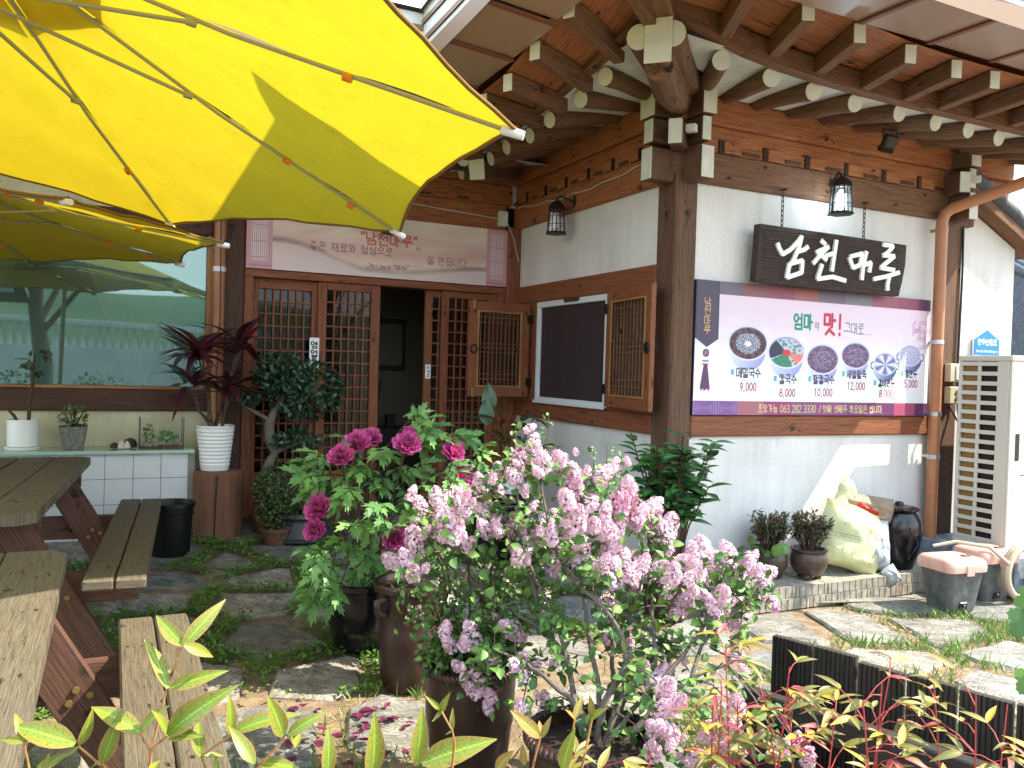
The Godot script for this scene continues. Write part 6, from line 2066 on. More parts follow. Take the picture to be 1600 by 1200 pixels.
func build_front() -> void:
	var o := thing("kerb_platform", "low platform of grooved kerb bricks along the foot of the white wall", "kerb", V(0.0, 0.0, 0.0))
	boxpart("slab", V(-0.05, -0.05, -0.03), V(2.25, 0.122, 0.335), M.kerb_stone, o, 0)
	for j in 2:
		for i in 9:
			var x := -0.09 + i * 0.262 + (0.11 if j == 0 else 0.0)
			var m := nb()
			var poly := PackedVector2Array([Vector2(x, 0.31), Vector2(x, 0.395)])
			for g in 5:
				var gx := x + 0.256 * (g + 0.5) / 5.0
				poly.append_array([Vector2(gx - 0.005, 0.397 - 0.003 * j), Vector2(gx - 0.003, 0.392 - 0.003 * j), Vector2(gx + 0.003, 0.392 - 0.004 * j), Vector2(gx + 0.005, 0.398 - 0.004 * j)])
			poly.append_array([Vector2(x + 0.256, 0.395), Vector2(x + 0.256, 0.31)])
			m.prism(poly, 0.065, Transform3D(Basis(V(1, 0, 0), V(0, 0, 1), V(0, 1, 0)), V(0, -0.008 + j * 0.069, rf(-0.004, 0.006))))
			part("brick", m, M.kerb_stone, o)
	# two brown pots with dark azaleas
	for e in [[V(0.70, 0.126, 0.15), "dark leaved azalea in a brown bowl pot, the one nearer the corner column"], [V(0.935, 0.126, 0.25), "dark leaved azalea in a footed brown bowl pot beside the yellow sack"]]:
		o = thing("azalea_pot", e[1], "potted plant", e[0], 0.0, "brown pots with azaleas on the kerb platform")
		pot("pot", [Vector2(0, 0.02), Vector2(0.06, 0.02), Vector2(0.085, 0.035), Vector2(0.112, 0.08), Vector2(0.118, 0.12), Vector2(0.108, 0.16), Vector2(0.1, 0.17), Vector2(0.115, 0.178), Vector2(0.116, 0.19), Vector2(0.098, 0.192), Vector2(0.09, 0.16)], M.brown_glaze, o, 0.165)
		for k in 3:
			var m := nb()
			var a := TAU * k / 3.0 + 0.5
			m.lathe([Vector2(0, 0), Vector2(0.022, 0), Vector2(0.028, 0.03), Vector2(0, 0.04)], 10, V(cos(a) * 0.06, 0, sin(a) * 0.06))
			part("foot", m, M.brown_glaze, o)
		var m := nb()
		var xs := []
		for i in 32:
			var a := rf(0, TAU)
			var tp := V(cos(a) * rf(0.02, 0.15), rf(0.30, 0.41), sin(a) * rf(0.02, 0.13))
			var b := V(tp.x * 0.3, 0.165, tp.z * 0.3)
			m.tube([b, b.lerp(tp, 0.6) + rdir() * 0.015, tp], [0.004, 0.003, 0.002], 5)
			for k in 24: xs.append(aim(b.lerp(tp, rf(0.45, 1.05)) + rdir() * 0.012, rdir() + V(0, 0.6, 0), V(0, 1, 0.3), rf(0.03, 0.052)))
		part("stem", m, M.bark_brown, o)
		put_leaves(o, "leaf", "foliage", greens(0.36, 0.3, 0.3, [Color(0.085, 0.09, 0.04), Color(0.06, 0.09, 0.03), Color(0.11, 0.09, 0.045), Color(0.15, 0.08, 0.05)], 3), M.leaf, xs, 140)
	o = thing("beige_pot", "small beige pot with broad round green leaves beside the azaleas", "potted plant", V(0.49, 0.126, 0.2))
	pot("pot", [Vector2(0, 0), Vector2(0.04, 0), Vector2(0.055, 0.04), Vector2(0.055, 0.1), Vector2(0.048, 0.12), Vector2(0.04, 0.12)], M.grey_pot, o, 0.11)
	var rl := greens(0.95, 0.25, 0.2, [Color(0.07, 0.17, 0.03), Color(0.10, 0.22, 0.04)], 5, 1.0)
	var xs := blob(V(0.0, 0.16, 0.0), V(0.15, 0.07, 0.1), 40, 0.04, 0.06, 1.0, 0.3)
	xs.append_array([aim(V(0.12, 0.17, 0.08), V(0.2, 0.5, 0.3), V(-0.3, 0.3, 1), 0.09), aim(V(0.16, 0.2, 0.08), V(0.6, 0.2, 0.2), V(-0.3, 0.3, 1), 0.08)])
	put_leaves(o, "leaf", "foliage", rl, M.leaf, xs, 60)
	o = thing("green_seedlings", "low light green seedlings in a dark tray at the platform edge", "potted plant", V(0.27, 0.10, 0.24))
	boxpart("tray", V(-0.14, 0.02, -0.07), V(0.14, 0.09, 0.07), M.black_plastic, o)
	put_leaves(o, "leaf", "foliage", greens(0.8, 0.2, 0.2, [Color(0.09, 0.20, 0.04), Color(0.13, 0.26, 0.05)], 3, 0.9), M.leaf, blob(V(0, 0.15, 0), V(0.2, 0.07, 0.1), 160, 0.025, 0.045, 0.8, 0.2), 120)
	# sacks
	o = thing("yellow_sack", "pale yellow printed fertiliser sack slumped over the platform edge", "sack", V(1.33, 0.126, 0.24))
	o.rotation = Vector3(-0.16, -0.25, -0.30)
	var m := pillow(0.44, 0.42, 0.22, 5, -0.04, 0.10)
	part("bag", m, sack_print(), o).position = V(-0.06, 0.215, 0.02)
	m = pillow(0.16, 0.22, 0.10, 9, -0.05, 0.45)
	var tw := part("twisted_top", m, M.sack_print, o)
	tw.position = V(-0.13, 0.47, -0.02)
	tw.rotation = V(0, 0.2, -0.35)
	m = pillow(0.17, 0.05, 0.06, 14)
	part("red_label", m, M.red_paint, o).transform = Transform3D(Basis(Vector3.BACK, -0.1), V(0.0, 0.435, 0.03))
	o = thing("white_sack", "crumpled translucent white sack between the yellow sack and the jar", "sack", V(1.50, 0.126, 0.22), -0.3)
	m = pillow(0.24, 0.36, 0.22, 21)
	part("bag", m, M.bag_clear, o).position = V(0, 0.17, 0.02)
	m = pillow(0.10, 0.12, 0.08, 23)
	part("loose_end", m, M.bag_clear, o).transform = Transform3D(Basis(Vector3.BACK, 0.6), V(0.08, 0.0, 0.14))
	o = thing("brown_bag", "crumpled brownish plastic bag lying on top of the white sack", "bag", V(1.50, 0.525, 0.17), -0.3)
	m = pillow(0.42, 0.19, 0.2, 27)
	part("bag", m, M.bag_brown, o).rotation = V(0, 0, -0.12)
	# jar
	o = thing("black_jar", "glossy black lidded earthenware jar beside the downpipe", "jar", V(1.78, 0.10, 0.22))
	pot("body", [Vector2(0, 0), Vector2(0.088, 0), Vector2(0.096, 0.02), Vector2(0.132, 0.14), Vector2(0.152, 0.26), Vector2(0.145, 0.35), Vector2(0.118, 0.40), Vector2(0.108, 0.415), Vector2(0.118, 0.42)], M.glaze_black, o, 0.0, 40)
	m = nb()
	m.lathe([Vector2(0.0, 0.415), Vector2(0.128, 0.42), Vector2(0.132, 0.432), Vector2(0.122, 0.436), Vector2(0.09, 0.446), Vector2(0.03, 0.452), Vector2(0.028, 0.468), Vector2(0.02, 0.474), Vector2(0, 0.475)], 36)
	part("lid", m, M.glaze_black, o)
	m = nb()
	var sw := []
	for i in 22:
		var t := i / 21.0
		var a := 1.9 - 0.55 * sin(t * 5.0) * t - t * 0.5
		var y := 0.10 + 0.22 * t
		var r := lerpf(0.124, 0.1535, smoothstep(0.0, 0.75, t))
		sw.append(V(cos(a) * r, y, sin(a) * r))
	m.tube(sw, [0.004], 5)
	part("drawn_line", m, M.brown_glaze, o)
	for s in [-1, 1]:
		m = nb()
		m.tube([V(s * 0.125, 0.31, 0.03), V(s * 0.152, 0.30, 0.035), V(s * 0.15, 0.27, 0.035), V(s * 0.132, 0.26, 0.03)], [0.010], 8)
		part("handle", m, M.glaze_black, o)
	# bins
	for e in [[V(1.60, 0.0, 0.76), "grey caddy bin with pale pink lid standing nearer the jar", 0.0], [V(2.06, 0.0, 0.66), "grey caddy bin with pink lid standing behind its twin by the hose", 0.0]]:
		o = thing("caddy_bin", e[1], "bin", e[0], -0.12, "grey bins with pink lids")
		m = nb()
		m.loft([[0.0, 0.10, 0.085, 0.03, 0, 0], [0.012, 0.108, 0.093, 0.035, 0, 0], [0.25, 0.142, 0.122, 0.04, 0, 0], [0.262, 0.15, 0.13, 0.04, 0, 0]], 5)
		part("tub", m, M.grey_bin, o)
		m = nb()
		m.loft([[0.255, 0.158, 0.137, 0.045, 0, 0], [0.285, 0.16, 0.139, 0.045, 0, 0], [0.312, 0.156, 0.135, 0.045, 0, 0], [0.328, 0.142, 0.12, 0.045, 0, 0], [0.334, 0.11, 0.09, 0.04, 0, 0]], 5)
		part("lid", m, M.pink_lid, o)
		boxpart("latch", V(-0.03, 0.235, 0.134), V(0.03, 0.30, 0.146), M.pink_lid, o, 0.005)
		boxpart("grip", V(0.03, 0.332, 0.03), V(0.09, 0.342, 0.06), M.clay_rim, o, 0.004)
		boxpart("drain_plug", V(-0.035, 0.02, 0.086), V(0.025, 0.07, 0.106), M.black_plastic, o, 0.006)
		boxpart("plug_cap", V(-0.015, 0.034, 0.106), V(0.006, 0.055, 0.112), M.green_cap, o, 0.003)
	# condenser on its plinth
	o = thing("plinth", "blue grey concrete plinth under the air conditioner", "plinth", V(2.7, 0, 0.4))
	boxpart("block", V(-0.47, 0, -0.42), V(0.7, 0.27, 0.36), M.concrete_blue, o, 0.01)
	boxpart("rail", V(-0.45, 0.27, 0.17), V(0.6, 0.288, 0.22), M.iron_black, o)
	boxpart("rail", V(-0.45, 0.27, -0.10), V(0.6, 0.288, -0.05), M.iron_black, o)
	o = thing("air_conditioner", "tall off white outdoor air conditioner with an open side grille", "air conditioner", V(2.27, 0.288, 0.27))
	boxpart("inner_case", V(0.03, 0.02, 0.01), V(0.90, 1.27, 0.36), M.ac_dark, o, 0)
	boxpart("roof", V(-0.006, 1.26, -0.006), V(0.94, 1.30, 0.388), M.ac_paint, o, 0.008)
	boxpart("base", V(-0.004, 0.0, -0.004), V(0.94, 0.03, 0.386), M.ac_paint, o, 0.006)
	boxpart("front_panel", V(0.0, 0.03, 0.362), V(0.94, 1.26, 0.383), M.ac_paint, o, 0.004)
	boxpart("post", V(-0.002, 0.03, 0.28), V(0.03, 1.26, 0.362), M.ac_paint, o, 0.004)
	boxpart("post", V(-0.002, 0.03, -0.002), V(0.03, 1.26, 0.022), M.ac_paint, o, 0.004)
	boxpart("coil", V(0.02, 0.05, 0.03), V(0.026, 1.24, 0.145), M.ac_coil, o, 0)
	boxpart("louver", V(-0.002, 0.03, 0.139), V(0.0165, 1.26, 0.161), M.ac_paint, o, 0.003)
	for i in 19:
		var y := 0.045 + i * 0.0665
		boxpart("louver", V(-0.003, y - 0.014, 0.02), V(0.015, y + 0.014, 0.282), M.ac_paint, o, 0.003)
	boxpart("seam", V(0.12, 0.5, 0.383), V(0.30, 0.505, 0.3845), M.ac_dark, o, 0)
	boxpart("handle_slot", V(0.06, 0.60, 0.383), V(0.10, 0.78, 0.386), M.iron_black, o, 0.002)
	for i in 9: boxpart("screw", V(0.05 + (i % 2) * 0.03, 0.12 + i * 0.13, 0.383), V(0.058 + (i % 2) * 0.03, 0.128 + i * 0.13, 0.386), M.steel, o, 0.001)
	# hose and odds and ends
	m = nb()
	var hp := []
	for i in 60:
		var t := i / 59.0
		var a := t * TAU * 1.6
		hp.append(V(2.20 + cos(a) * (0.20 - 0.03 * t), 0.20 + sin(a) * 0.17, 0.86 - t * 0.05))
	m.tube(hp, [0.022], 8)
	m.tube([V(1.7, 0.34, 0.55), V(1.82, 0.375, 0.62), V(1.95, 0.36, 0.76), V(2.0, 0.27, 0.86)], [0.012], 8)
	tag(part("garden_hose", m, M.hose, self), "beige garden hose coiled behind the pink lidded bins", "hose")
	o = thing("wooden_board", "reddish brown board leaning below the plinth behind the hose", "board", V(2.35, 0.0, 0.80))
	boxpart("board", V(-0.05, 0, 0), V(0.12, 0.24, 0.025), M.wood_red, o)
	o = thing("blue_crate", "light blue crate at the end of the plinth beside the brown board", "crate", V(2.55, 0.0, 0.84))
	boxpart("side", V(-0.05, 0, 0), V(0.5, 0.26, 0.03), M.blue_paint, o, 0.006)
	boxpart("rim", V(-0.06, 0.26, -0.01), V(0.51, 0.285, 0.04), M.blue_paint, o, 0.006)

func build_fence() -> void:
	var d := V(0.316, 0, 0.949)
	var n := V(-0.949, 0, 0.316)
	var o := thing("planter_fence", "low blackened fence of upright grooved boards with a lower rail in front", "fence", V(-1.035, 0, 2.04))
	for i in 9:
		var m := nb()
		var s0 := i * 0.146
		var w := 0.136
		var poly := PackedVector2Array([Vector2(0, 0)])
		for g in 9:
			var gx := w * g / 9.0
			poly.append_array([Vector2(gx + 0.001, 0.026), Vector2(gx + w / 9.0 - 0.005, 0.026), Vector2(gx + w / 9.0 - 0.0035, 0.021), Vector2(gx + w / 9.0 - 0.0005, 0.021)])
		poly.append(Vector2(w, 0))
		m.prism(poly, 0.52 + rf(-0.008, 0.008), Transform3D(Basis(d, n, Vector3.UP), d * s0))
		for q in m.t.size(): m.t[q] = Vector2(m.v[q].y, m.t[q].x)
		part("board", m, M.wood_black, o)
	var m := nb()
	m.bar(d * -0.03 + n * 0.14 + V(0, 0.33, 0), d * 1.4 + n * 0.14 + V(0, 0.33, 0), 0.09, 0.05, 0.005)
	part("rail", m, M.wood_black, o)
	m = nb()
	m.bar(d * 0.0 + n * 0.14 + V(0, 0, 0), d * 0.0 + n * 0.14 + V(0, 0.29, 0), 0.09, 0.05, 0.004, d)
	part("post", m, M.wood_black, o)
	m = nb()
	m.bar(d * -0.03 + n * 0.14 + V(0, 0.12, 0), d * 1.4 + n * 0.14 + V(0, 0.12, 0), 0.14, 0.03, 0.004)
	part("rail", m, M.wood_black, o)

func build_nandina(leaves: Array, stems: Array) -> void:
	var ms := [leaf_mesh(0.32, 0.22, 0.30, Color(0.34, 0.50, 0.05), Color(0.56, 0.36, 0.10), 9, 0.72), leaf_mesh(0.30, 0.30, 0.34, Color(0.27, 0.44, 0.045), Color(0.54, 0.32, 0.10), 9, 0.72), leaf_mesh(0.30, 0.12, 0.26, Color(0.44, 0.40, 0.08), Color(0.56, 0.28, 0.10), 9, 0.72)]
	var base := V(-3.0, 0.0, 2.95)
	var o := thing("nandina_plant", "nandina with large yellow green leaves edged in red before the bench end", "shrub", base)
	var m := nb()
	for s in stems:
		var path := []
		for p in s: path.append(p - base)
		path.push_front(path[0] + V(rf(-0.03, 0.03), -0.35, rf(-0.02, 0.02)))
		m.tube(path, [0.0028, 0.0022, 0.0016], 6)
	m.tint = Color.WHITE
	part("stem", m, M.wood_pale, o)
	for l in leaves:
		var a: Vector3 = l[0] - base
		var b: Vector3 = l[1] - base
		var k := 2 if l[0].x > -2.55 and rng.randf() < 0.7 else rng.randi() % 2
		inst("leaf", ms[k], M.leaf_veined, o, aim(a, b - a, CAM_POS - l[0] + V(rf(-0.6, 0.6), rf(0.2, 1.0), rf(-0.6, 0.6)), (b - a).length() * 1.03, l[2] * rf(0.85, 1.1) / maxf(l[2], 0.6)))
	# the redder clump before the fence, stems and leaf triads
	var ol := [leaf_mesh(0.26, 0.25, 0.3, Color(0.17, 0.20, 0.03), Color(0.30, 0.15, 0.05), 6, 0.7), leaf_mesh(0.24, 0.35, 0.3, Color(0.12, 0.17, 0.035), Color(0.25, 0.11, 0.04), 6, 0.7), leaf_mesh(0.26, 0.2, 0.3, Color(0.42, 0.33, 0.03), Color(0.4, 0.2, 0.04), 6, 0.7), leaf_mesh(0.2, 0.4, 0.3, Color(0.35, 0.06, 0.06), Color(0.35, 0.05, 0.07), 6, 0.7)]
	for c in [[V(-1.55, 0, 2.86), 19, 0.74, 0.42, "nandina clump with thin red stems growing before the blackened fence"], [V(-2.12, 0, 2.62), 8, 0.55, 0.2, "bronze leaved nandina seedlings below the lilac's rope rimmed pot"]]:
		o = thing("nandina_plant", c[4], "shrub", c[0])
		m = nb()
		for i in c[1]:
			var f: float = (i + 0.5) / c[1] * 2.0 - 1.0
			var root := V(0.25 * f * c[3] / 0.42 * 0.9 + rf(-0.05, 0.05), 0.0, 0.36 * f * c[3] / 0.42 + rf(-0.06, 0.06))
			var top := root + V(rf(-0.08, 0.08), c[2] * rf(0.78, 1.0), rf(-0.08, 0.08))
			var mid := root.lerp(top, 0.6) + rdir() * 0.025
			m.tube([root, mid, top], [0.0032, 0.0024, 0.0014], 6)
			for k in 8:
				var t := rf(0.45, 1.0)
				var p := mid.lerp(top, (t - 0.45) / 0.55) if t > 0.45 else mid
				var a := rf(0, TAU)
				var e := p + V(cos(a) * 0.06, rf(0.0, 0.06), sin(a) * 0.06) * rf(0.5, 1.3)
				m.tube([p, p.lerp(e, 0.5) + V(0, 0.008, 0), e], [0.0016, 0.0013, 0.001], 5)
				for q in 3:
					var aa := a + (q - 1) * 0.9
					var dd := V(cos(aa), rf(-0.2, 0.7), sin(aa))
					var kk: int = 3 if rng.randf() < 0.16 else [0, 0, 1, 1, 2][rng.randi() % 5]
					inst("leaf", ol[kk], M.leaf, o, aim(e, dd, V(0, 1, 0.3) + rdir() * 0.4, rf(0.04, 0.075)))
		part("stem", m, M.red_stem, o)
	# vine leaves reaching in beside the fence
	o = thing("grape_vine", "broad toothed grape vine leaves hanging beside the fence end", "vine", V(-0.52, 0.0, 2.56))
	var poly := PackedVector2Array()
	for i in 40:
		var a := TAU * i / 40.0
		var r := 0.52 * (0.72 + 0.28 * absf(cos(a * 2.5 + PI / 4))) * (1.0 + 0.05 * (1 if i % 2 else -1))
		poly.append(Vector2(sin(a) * r, 0.42 - cos(a) * r))
	var gm := [outline_mesh(poly, 0.15, 0.15, Color(0.09, 0.20, 0.03)).mesh(), outline_mesh(poly, 0.2, 0.1, Color(0.06, 0.15, 0.03)).mesh()]
	m = nb()
	m.tube([V(0.25, 0.0, 0.2), V(0.16, 0.4, 0.1), V(0.05, 0.78, 0.02)], [0.008, 0.006, 0.003], 7)
	part("stem", m, M.bark_brown, o)
	for p in [V(0.06, 0.76, 0.0), V(0.03, 0.70, -0.02), V(0.05, 0.62, 0.03), V(0.1, 0.58, 0.05), V(0.02, 0.52, 0.0), V(0.14, 0.66, 0.08), V(0.12, 0.46, 0.06)]:
		inst("leaf", gm[rng.randi() % 2], M.leaf, o, aim(p, V(rf(-0.5, 0.3), -0.8, rf(-0.2, 0.6)), V(-0.6, 0.5, 0.6) + rdir() * 0.4, rf(0.08, 0.12)))

func build_petals(spots: Array) -> void:
	var ms := [leaf_mesh(0.7, 0.12, 0.25, Color(0.10, 0.008, 0.045), Color(0.14, 0.015, 0.07), 5, 0.9), leaf_mesh(0.6, -0.15, 0.3, Color(0.13, 0.01, 0.06), Color(0.18, 0.02, 0.09), 5, 0.9)]
	for s in spots:
		for k in 2:
			var p := V(s.x + rf(-0.07, 0.07), gy(s.y) + 0.010 + k * 0.004, s.y + rf(-0.07, 0.07))
			var o := inst("peony_petal", ms[rng.randi() % 2], M.petal, self, aim(p, V(rf(-1, 1), 0.04, rf(-1, 1)), V(rf(-0.12, 0.12), 1, rf(-0.12, 0.12)), rf(0.035, 0.06)))
			tag(o, "fallen dark purple peony petal lying on the flagstones by the urn", "petal", "fallen peony petals on the flagstones")

# ---------- what stands round the yard: seen in the window's reflection and beyond the annex ----------
func build_surroundings() -> void:
	var o := thing("hill", "wooded hill far beyond the annex", "hill")
	o.set_meta("kind", "structure")
	var m := nb()
	var P := []
	var C := []
	var nz := noise(55, 1.0, 4)
	for i in 13:
		var row := []
		var cr := []
		for j in 61:
			var a := j / 60.0 * TAU
			var r := 80.0 + i * 7.0
			var h := 15.0 * sin(i / 12.0 * PI / 2) * (0.75 + 0.4 * nz.get_noise_1d(absf(j - 30.0) * 0.12)) + nz.get_noise_2d(i * 1.3, j * 1.7) * 1.2
			row.append(V(cos(a) * r, h - 0.5, sin(a) * r))
			cr.append(Color(0.05, 0.09, 0.035).lerp(Color(0.08, 0.13, 0.05), rng.randf()))
		P.append(row); C.append(cr)
	m.grid(P, C)
	part("slope", m, M.plain_tint, o)
	o = thing("tiled_roof_house", "distant grey tiled house roof seen past the annex wall", "house", V(9.5, 0, -3.2))
	boxpart("wall", V(-2, 0, -2), V(4, 1.7, 2), M.plaster, o, 0)
	m = nb()
	m.grid([[V(-2.6, 1.6, 2.6), V(4.6, 1.6, 2.6)], [V(-2.0, 3.1, 0), V(4.0, 3.1, 0)]]); m.grid([[V(-2.0, 3.1, 0), V(4.0, 3.1, 0)], [V(-2.6, 1.6, -2.6), V(4.6, 1.6, -2.6)]]); m.grid([[V(-2.6, 1.6, 2.6), V(-2.6, 1.6, -2.6)], [V(-2.0, 3.1, 0), V(-2.0, 3.1, -0.01)]])
	part("roof", m, M.roof_tile, o)
	for i in 20:
		m = nb()
		m.tube([V(-2.4 + i * 0.36, 1.7, 2.6), V(-2.0 + i * 0.31, 3.14, 0)], [0.07], 7)
		part("roof_tile", m, M.roof_tile, o)
	for e in [[V(7.6, 0, -1.4), 1.0], [V(8.8, 0, -0.6), 1.3]]:
		o = thing("garden_shrub", ["rounded green shrub behind the air conditioner", "taller green shrub before the distant tiled roof"][0 if e[1] < 1.2 else 1], "shrub", e[0])
		put_leaves(o, "leaf", "foliage", greens(0.6, 0.2, 0.2, [Color(0.05, 0.10, 0.03), Color(0.07, 0.13, 0.035)], 3), M.leaf, blob(V(0, e[1] * 0.8, 0), V(0.8, e[1] * 0.7, 0.8), 900, 0.08, 0.14), 0)
		m = nb()
		m.tube([V(0, 0, 0), V(0, e[1] * 0.8, 0)], [0.05, 0.03], 7)
		part("trunk", m, M.bark_brown, o)
	# reflected in the shop window
	o = thing("balustrade_wall", "white rendered street wall with a balustrade, reflected in the shop window", "wall", V(-9.0, 0, 9.5))
	m = nb()
	for i in 9:
		var a := V(-8.0 + i * 2.0, 0, 2.2 - 0.035 * pow(i - 2.0, 2))
		var b := V(-6.0 + i * 2.0, 0, 2.2 - 0.035 * pow(i - 1.0, 2))
		m.bar(a + V(0, 1.25 - i * 0.03, 0), b + V(0, 1.22 - i * 0.03, 0), 1.1, 0.3, 0.01)
		m.bar(a + V(0, 2.5 - i * 0.06, 0), b + V(0, 2.44 - i * 0.06, 0), 0.12, 0.35, 0.01)
		for k in 12:
			var p := a.lerp(b, k / 12.0) + V(0, 1.78 - (i + k / 12.0) * 0.06, 0)
			m.lathe([Vector2(0.035, 0), Vector2(0.035, 0.06), Vector2(0.02, 0.12), Vector2(0.05, 0.3), Vector2(0.02, 0.52), Vector2(0.035, 0.6), Vector2(0.035, 0.68)], 8, p)
	part("wall", m, M.plaster_bright, o)
	var tg := greens(0.6, 0.2, 0.2, [Color(0.05, 0.11, 0.03), Color(0.08, 0.16, 0.04), Color(0.04, 0.085, 0.025)], 3)
	for e in [[V(-4.15, 0, 7.0), 5.0, 1.8, "street tree with a dark trunk reflected in the shop window"], [V(-8.6, 0, 8.0), 5.0, 1.9, "taller street tree reflected at the window's far end"], [V(1.5, 0, 10.5), 5.2, 2.4, "broad street tree standing across the lane"]]:
		o = thing("street_tree", e[3], "tree", e[0])
		m = nb()
		m.tube([V(0, 0, 0), V(0.05, 1.2, 0), V(-0.1, 2.2, 0.1), V(0, e[1], 0)], [0.17, 0.14, 0.11, 0.03], 9)
		for k in 6:
			var a := TAU * k / 6.0
			m.tube([V(-0.05, 1.7 + k * 0.2, 0.05), V(cos(a) * 0.6, 2.6 + k * 0.2, sin(a) * 0.6), V(cos(a) * 1.2, 3.2 + k * 0.2, sin(a) * 1.2)], [0.06, 0.04, 0.015], 6)
		part("trunk", m, M.bark_brown, o)
		var xs := []
		for k in 9:
			xs.append_array(blob(V(rf(-1, 1) * e[2] * 0.6, e[1] - 0.4 + rf(-0.8, 0.8), rf(-1, 1) * e[2] * 0.6), V(0.7, 0.5, 0.7), 260, 0.09, 0.15))
		put_leaves(o, "leaf", "crown", tg, M.leaf, xs, 0)
	o = thing("garden_hedge", "dark clipped hedge along the yard edge reflected in the window", "hedge", V(-3.9, 0, 6.2))
	var hx := []
	for k in 5: hx.append_array(blob(V(-1.2 + k * 0.6, 0.45 + 0.2 * (k % 2), 0), V(0.55, 0.5, 0.45), 420, 0.05, 0.09))
	put_leaves(o, "leaf", "foliage", tg, M.leaf, hx, 0)
	m = nb()
	m.box(V(0, 0.25, 0), V(3.0, 0.4, 0.3), 0.1)
	part("core", m, M.soil, o)
	o = thing("tile_roof_pavilion", "brown timber pavilion across the yard, dark in the reflection", "pavilion", V(-5.35, 0, 4.9))
	boxpart("wall", V(-1.0, 0, -0.6), V(0.6, 2.3, 0.8), M.wood_dark, o)
	m = nb()
	m.grid([[V(-1.5, 2.2, 1.3), V(1.1, 2.2, 1.3)], [V(-1.3, 2.9, 0.1), V(0.9, 2.9, 0.1)], [V(-1.5, 2.2, -1.1), V(1.1, 2.2, -1.1)]])
	part("roof", m, M.roof_tile, o)

func build_inside() -> void:
	var o := thing("picture_frame", "dark framed picture on the beige wall inside the doorway", "picture", V(-0.86, 1.35, -3.64))
	boxpart("frame", V(-0.02, 0, 0), V(0.36, 0.5, 0.02), M.iron_black, o)
	boxpart("sheet", V(0.02, 0.05, 0.02), V(0.32, 0.45, 0.024), M.beige_wall, o, 0)
	o = thing("indoor_plant", "dark spiky potted plant inside the doorway", "potted plant", V(-1.1, 0.2, -3.0))
	pot("pot", [Vector2(0, 0), Vector2(0.12, 0), Vector2(0.15, 0.5), Vector2(0.13, 0.5)], M.black_plastic, o, 0.45)
	var lm := leaf_mesh(0.1, 0.15, 0.3, Color(0.03, 0.06, 0.025), Color(0.04, 0.07, 0.03), 6, 0.5)
	for i in 22:
		var a := rf(0, TAU)
		inst("leaf", lm, M.leaf, o, aim(V(0, 0.47, 0), V(cos(a) * rf(0.1, 0.5), 1, sin(a) * rf(0.1, 0.5)), V(cos(a), 0.2, sin(a)), rf(0.45, 0.8)))
	o = thing("low_cabinet", "dark low cabinet against the wall inside the doorway", "cabinet", V(-0.75, 0.2, -3.4))
	boxpart("body", V(-0.25, 0, -0.2), V(0.4, 0.62, 0.2), M.wood_black, o)
	boxpart("cup", V(-0.02, 0.62, 0.02), V(0.06, 0.74, 0.10), M.iron_black, o)

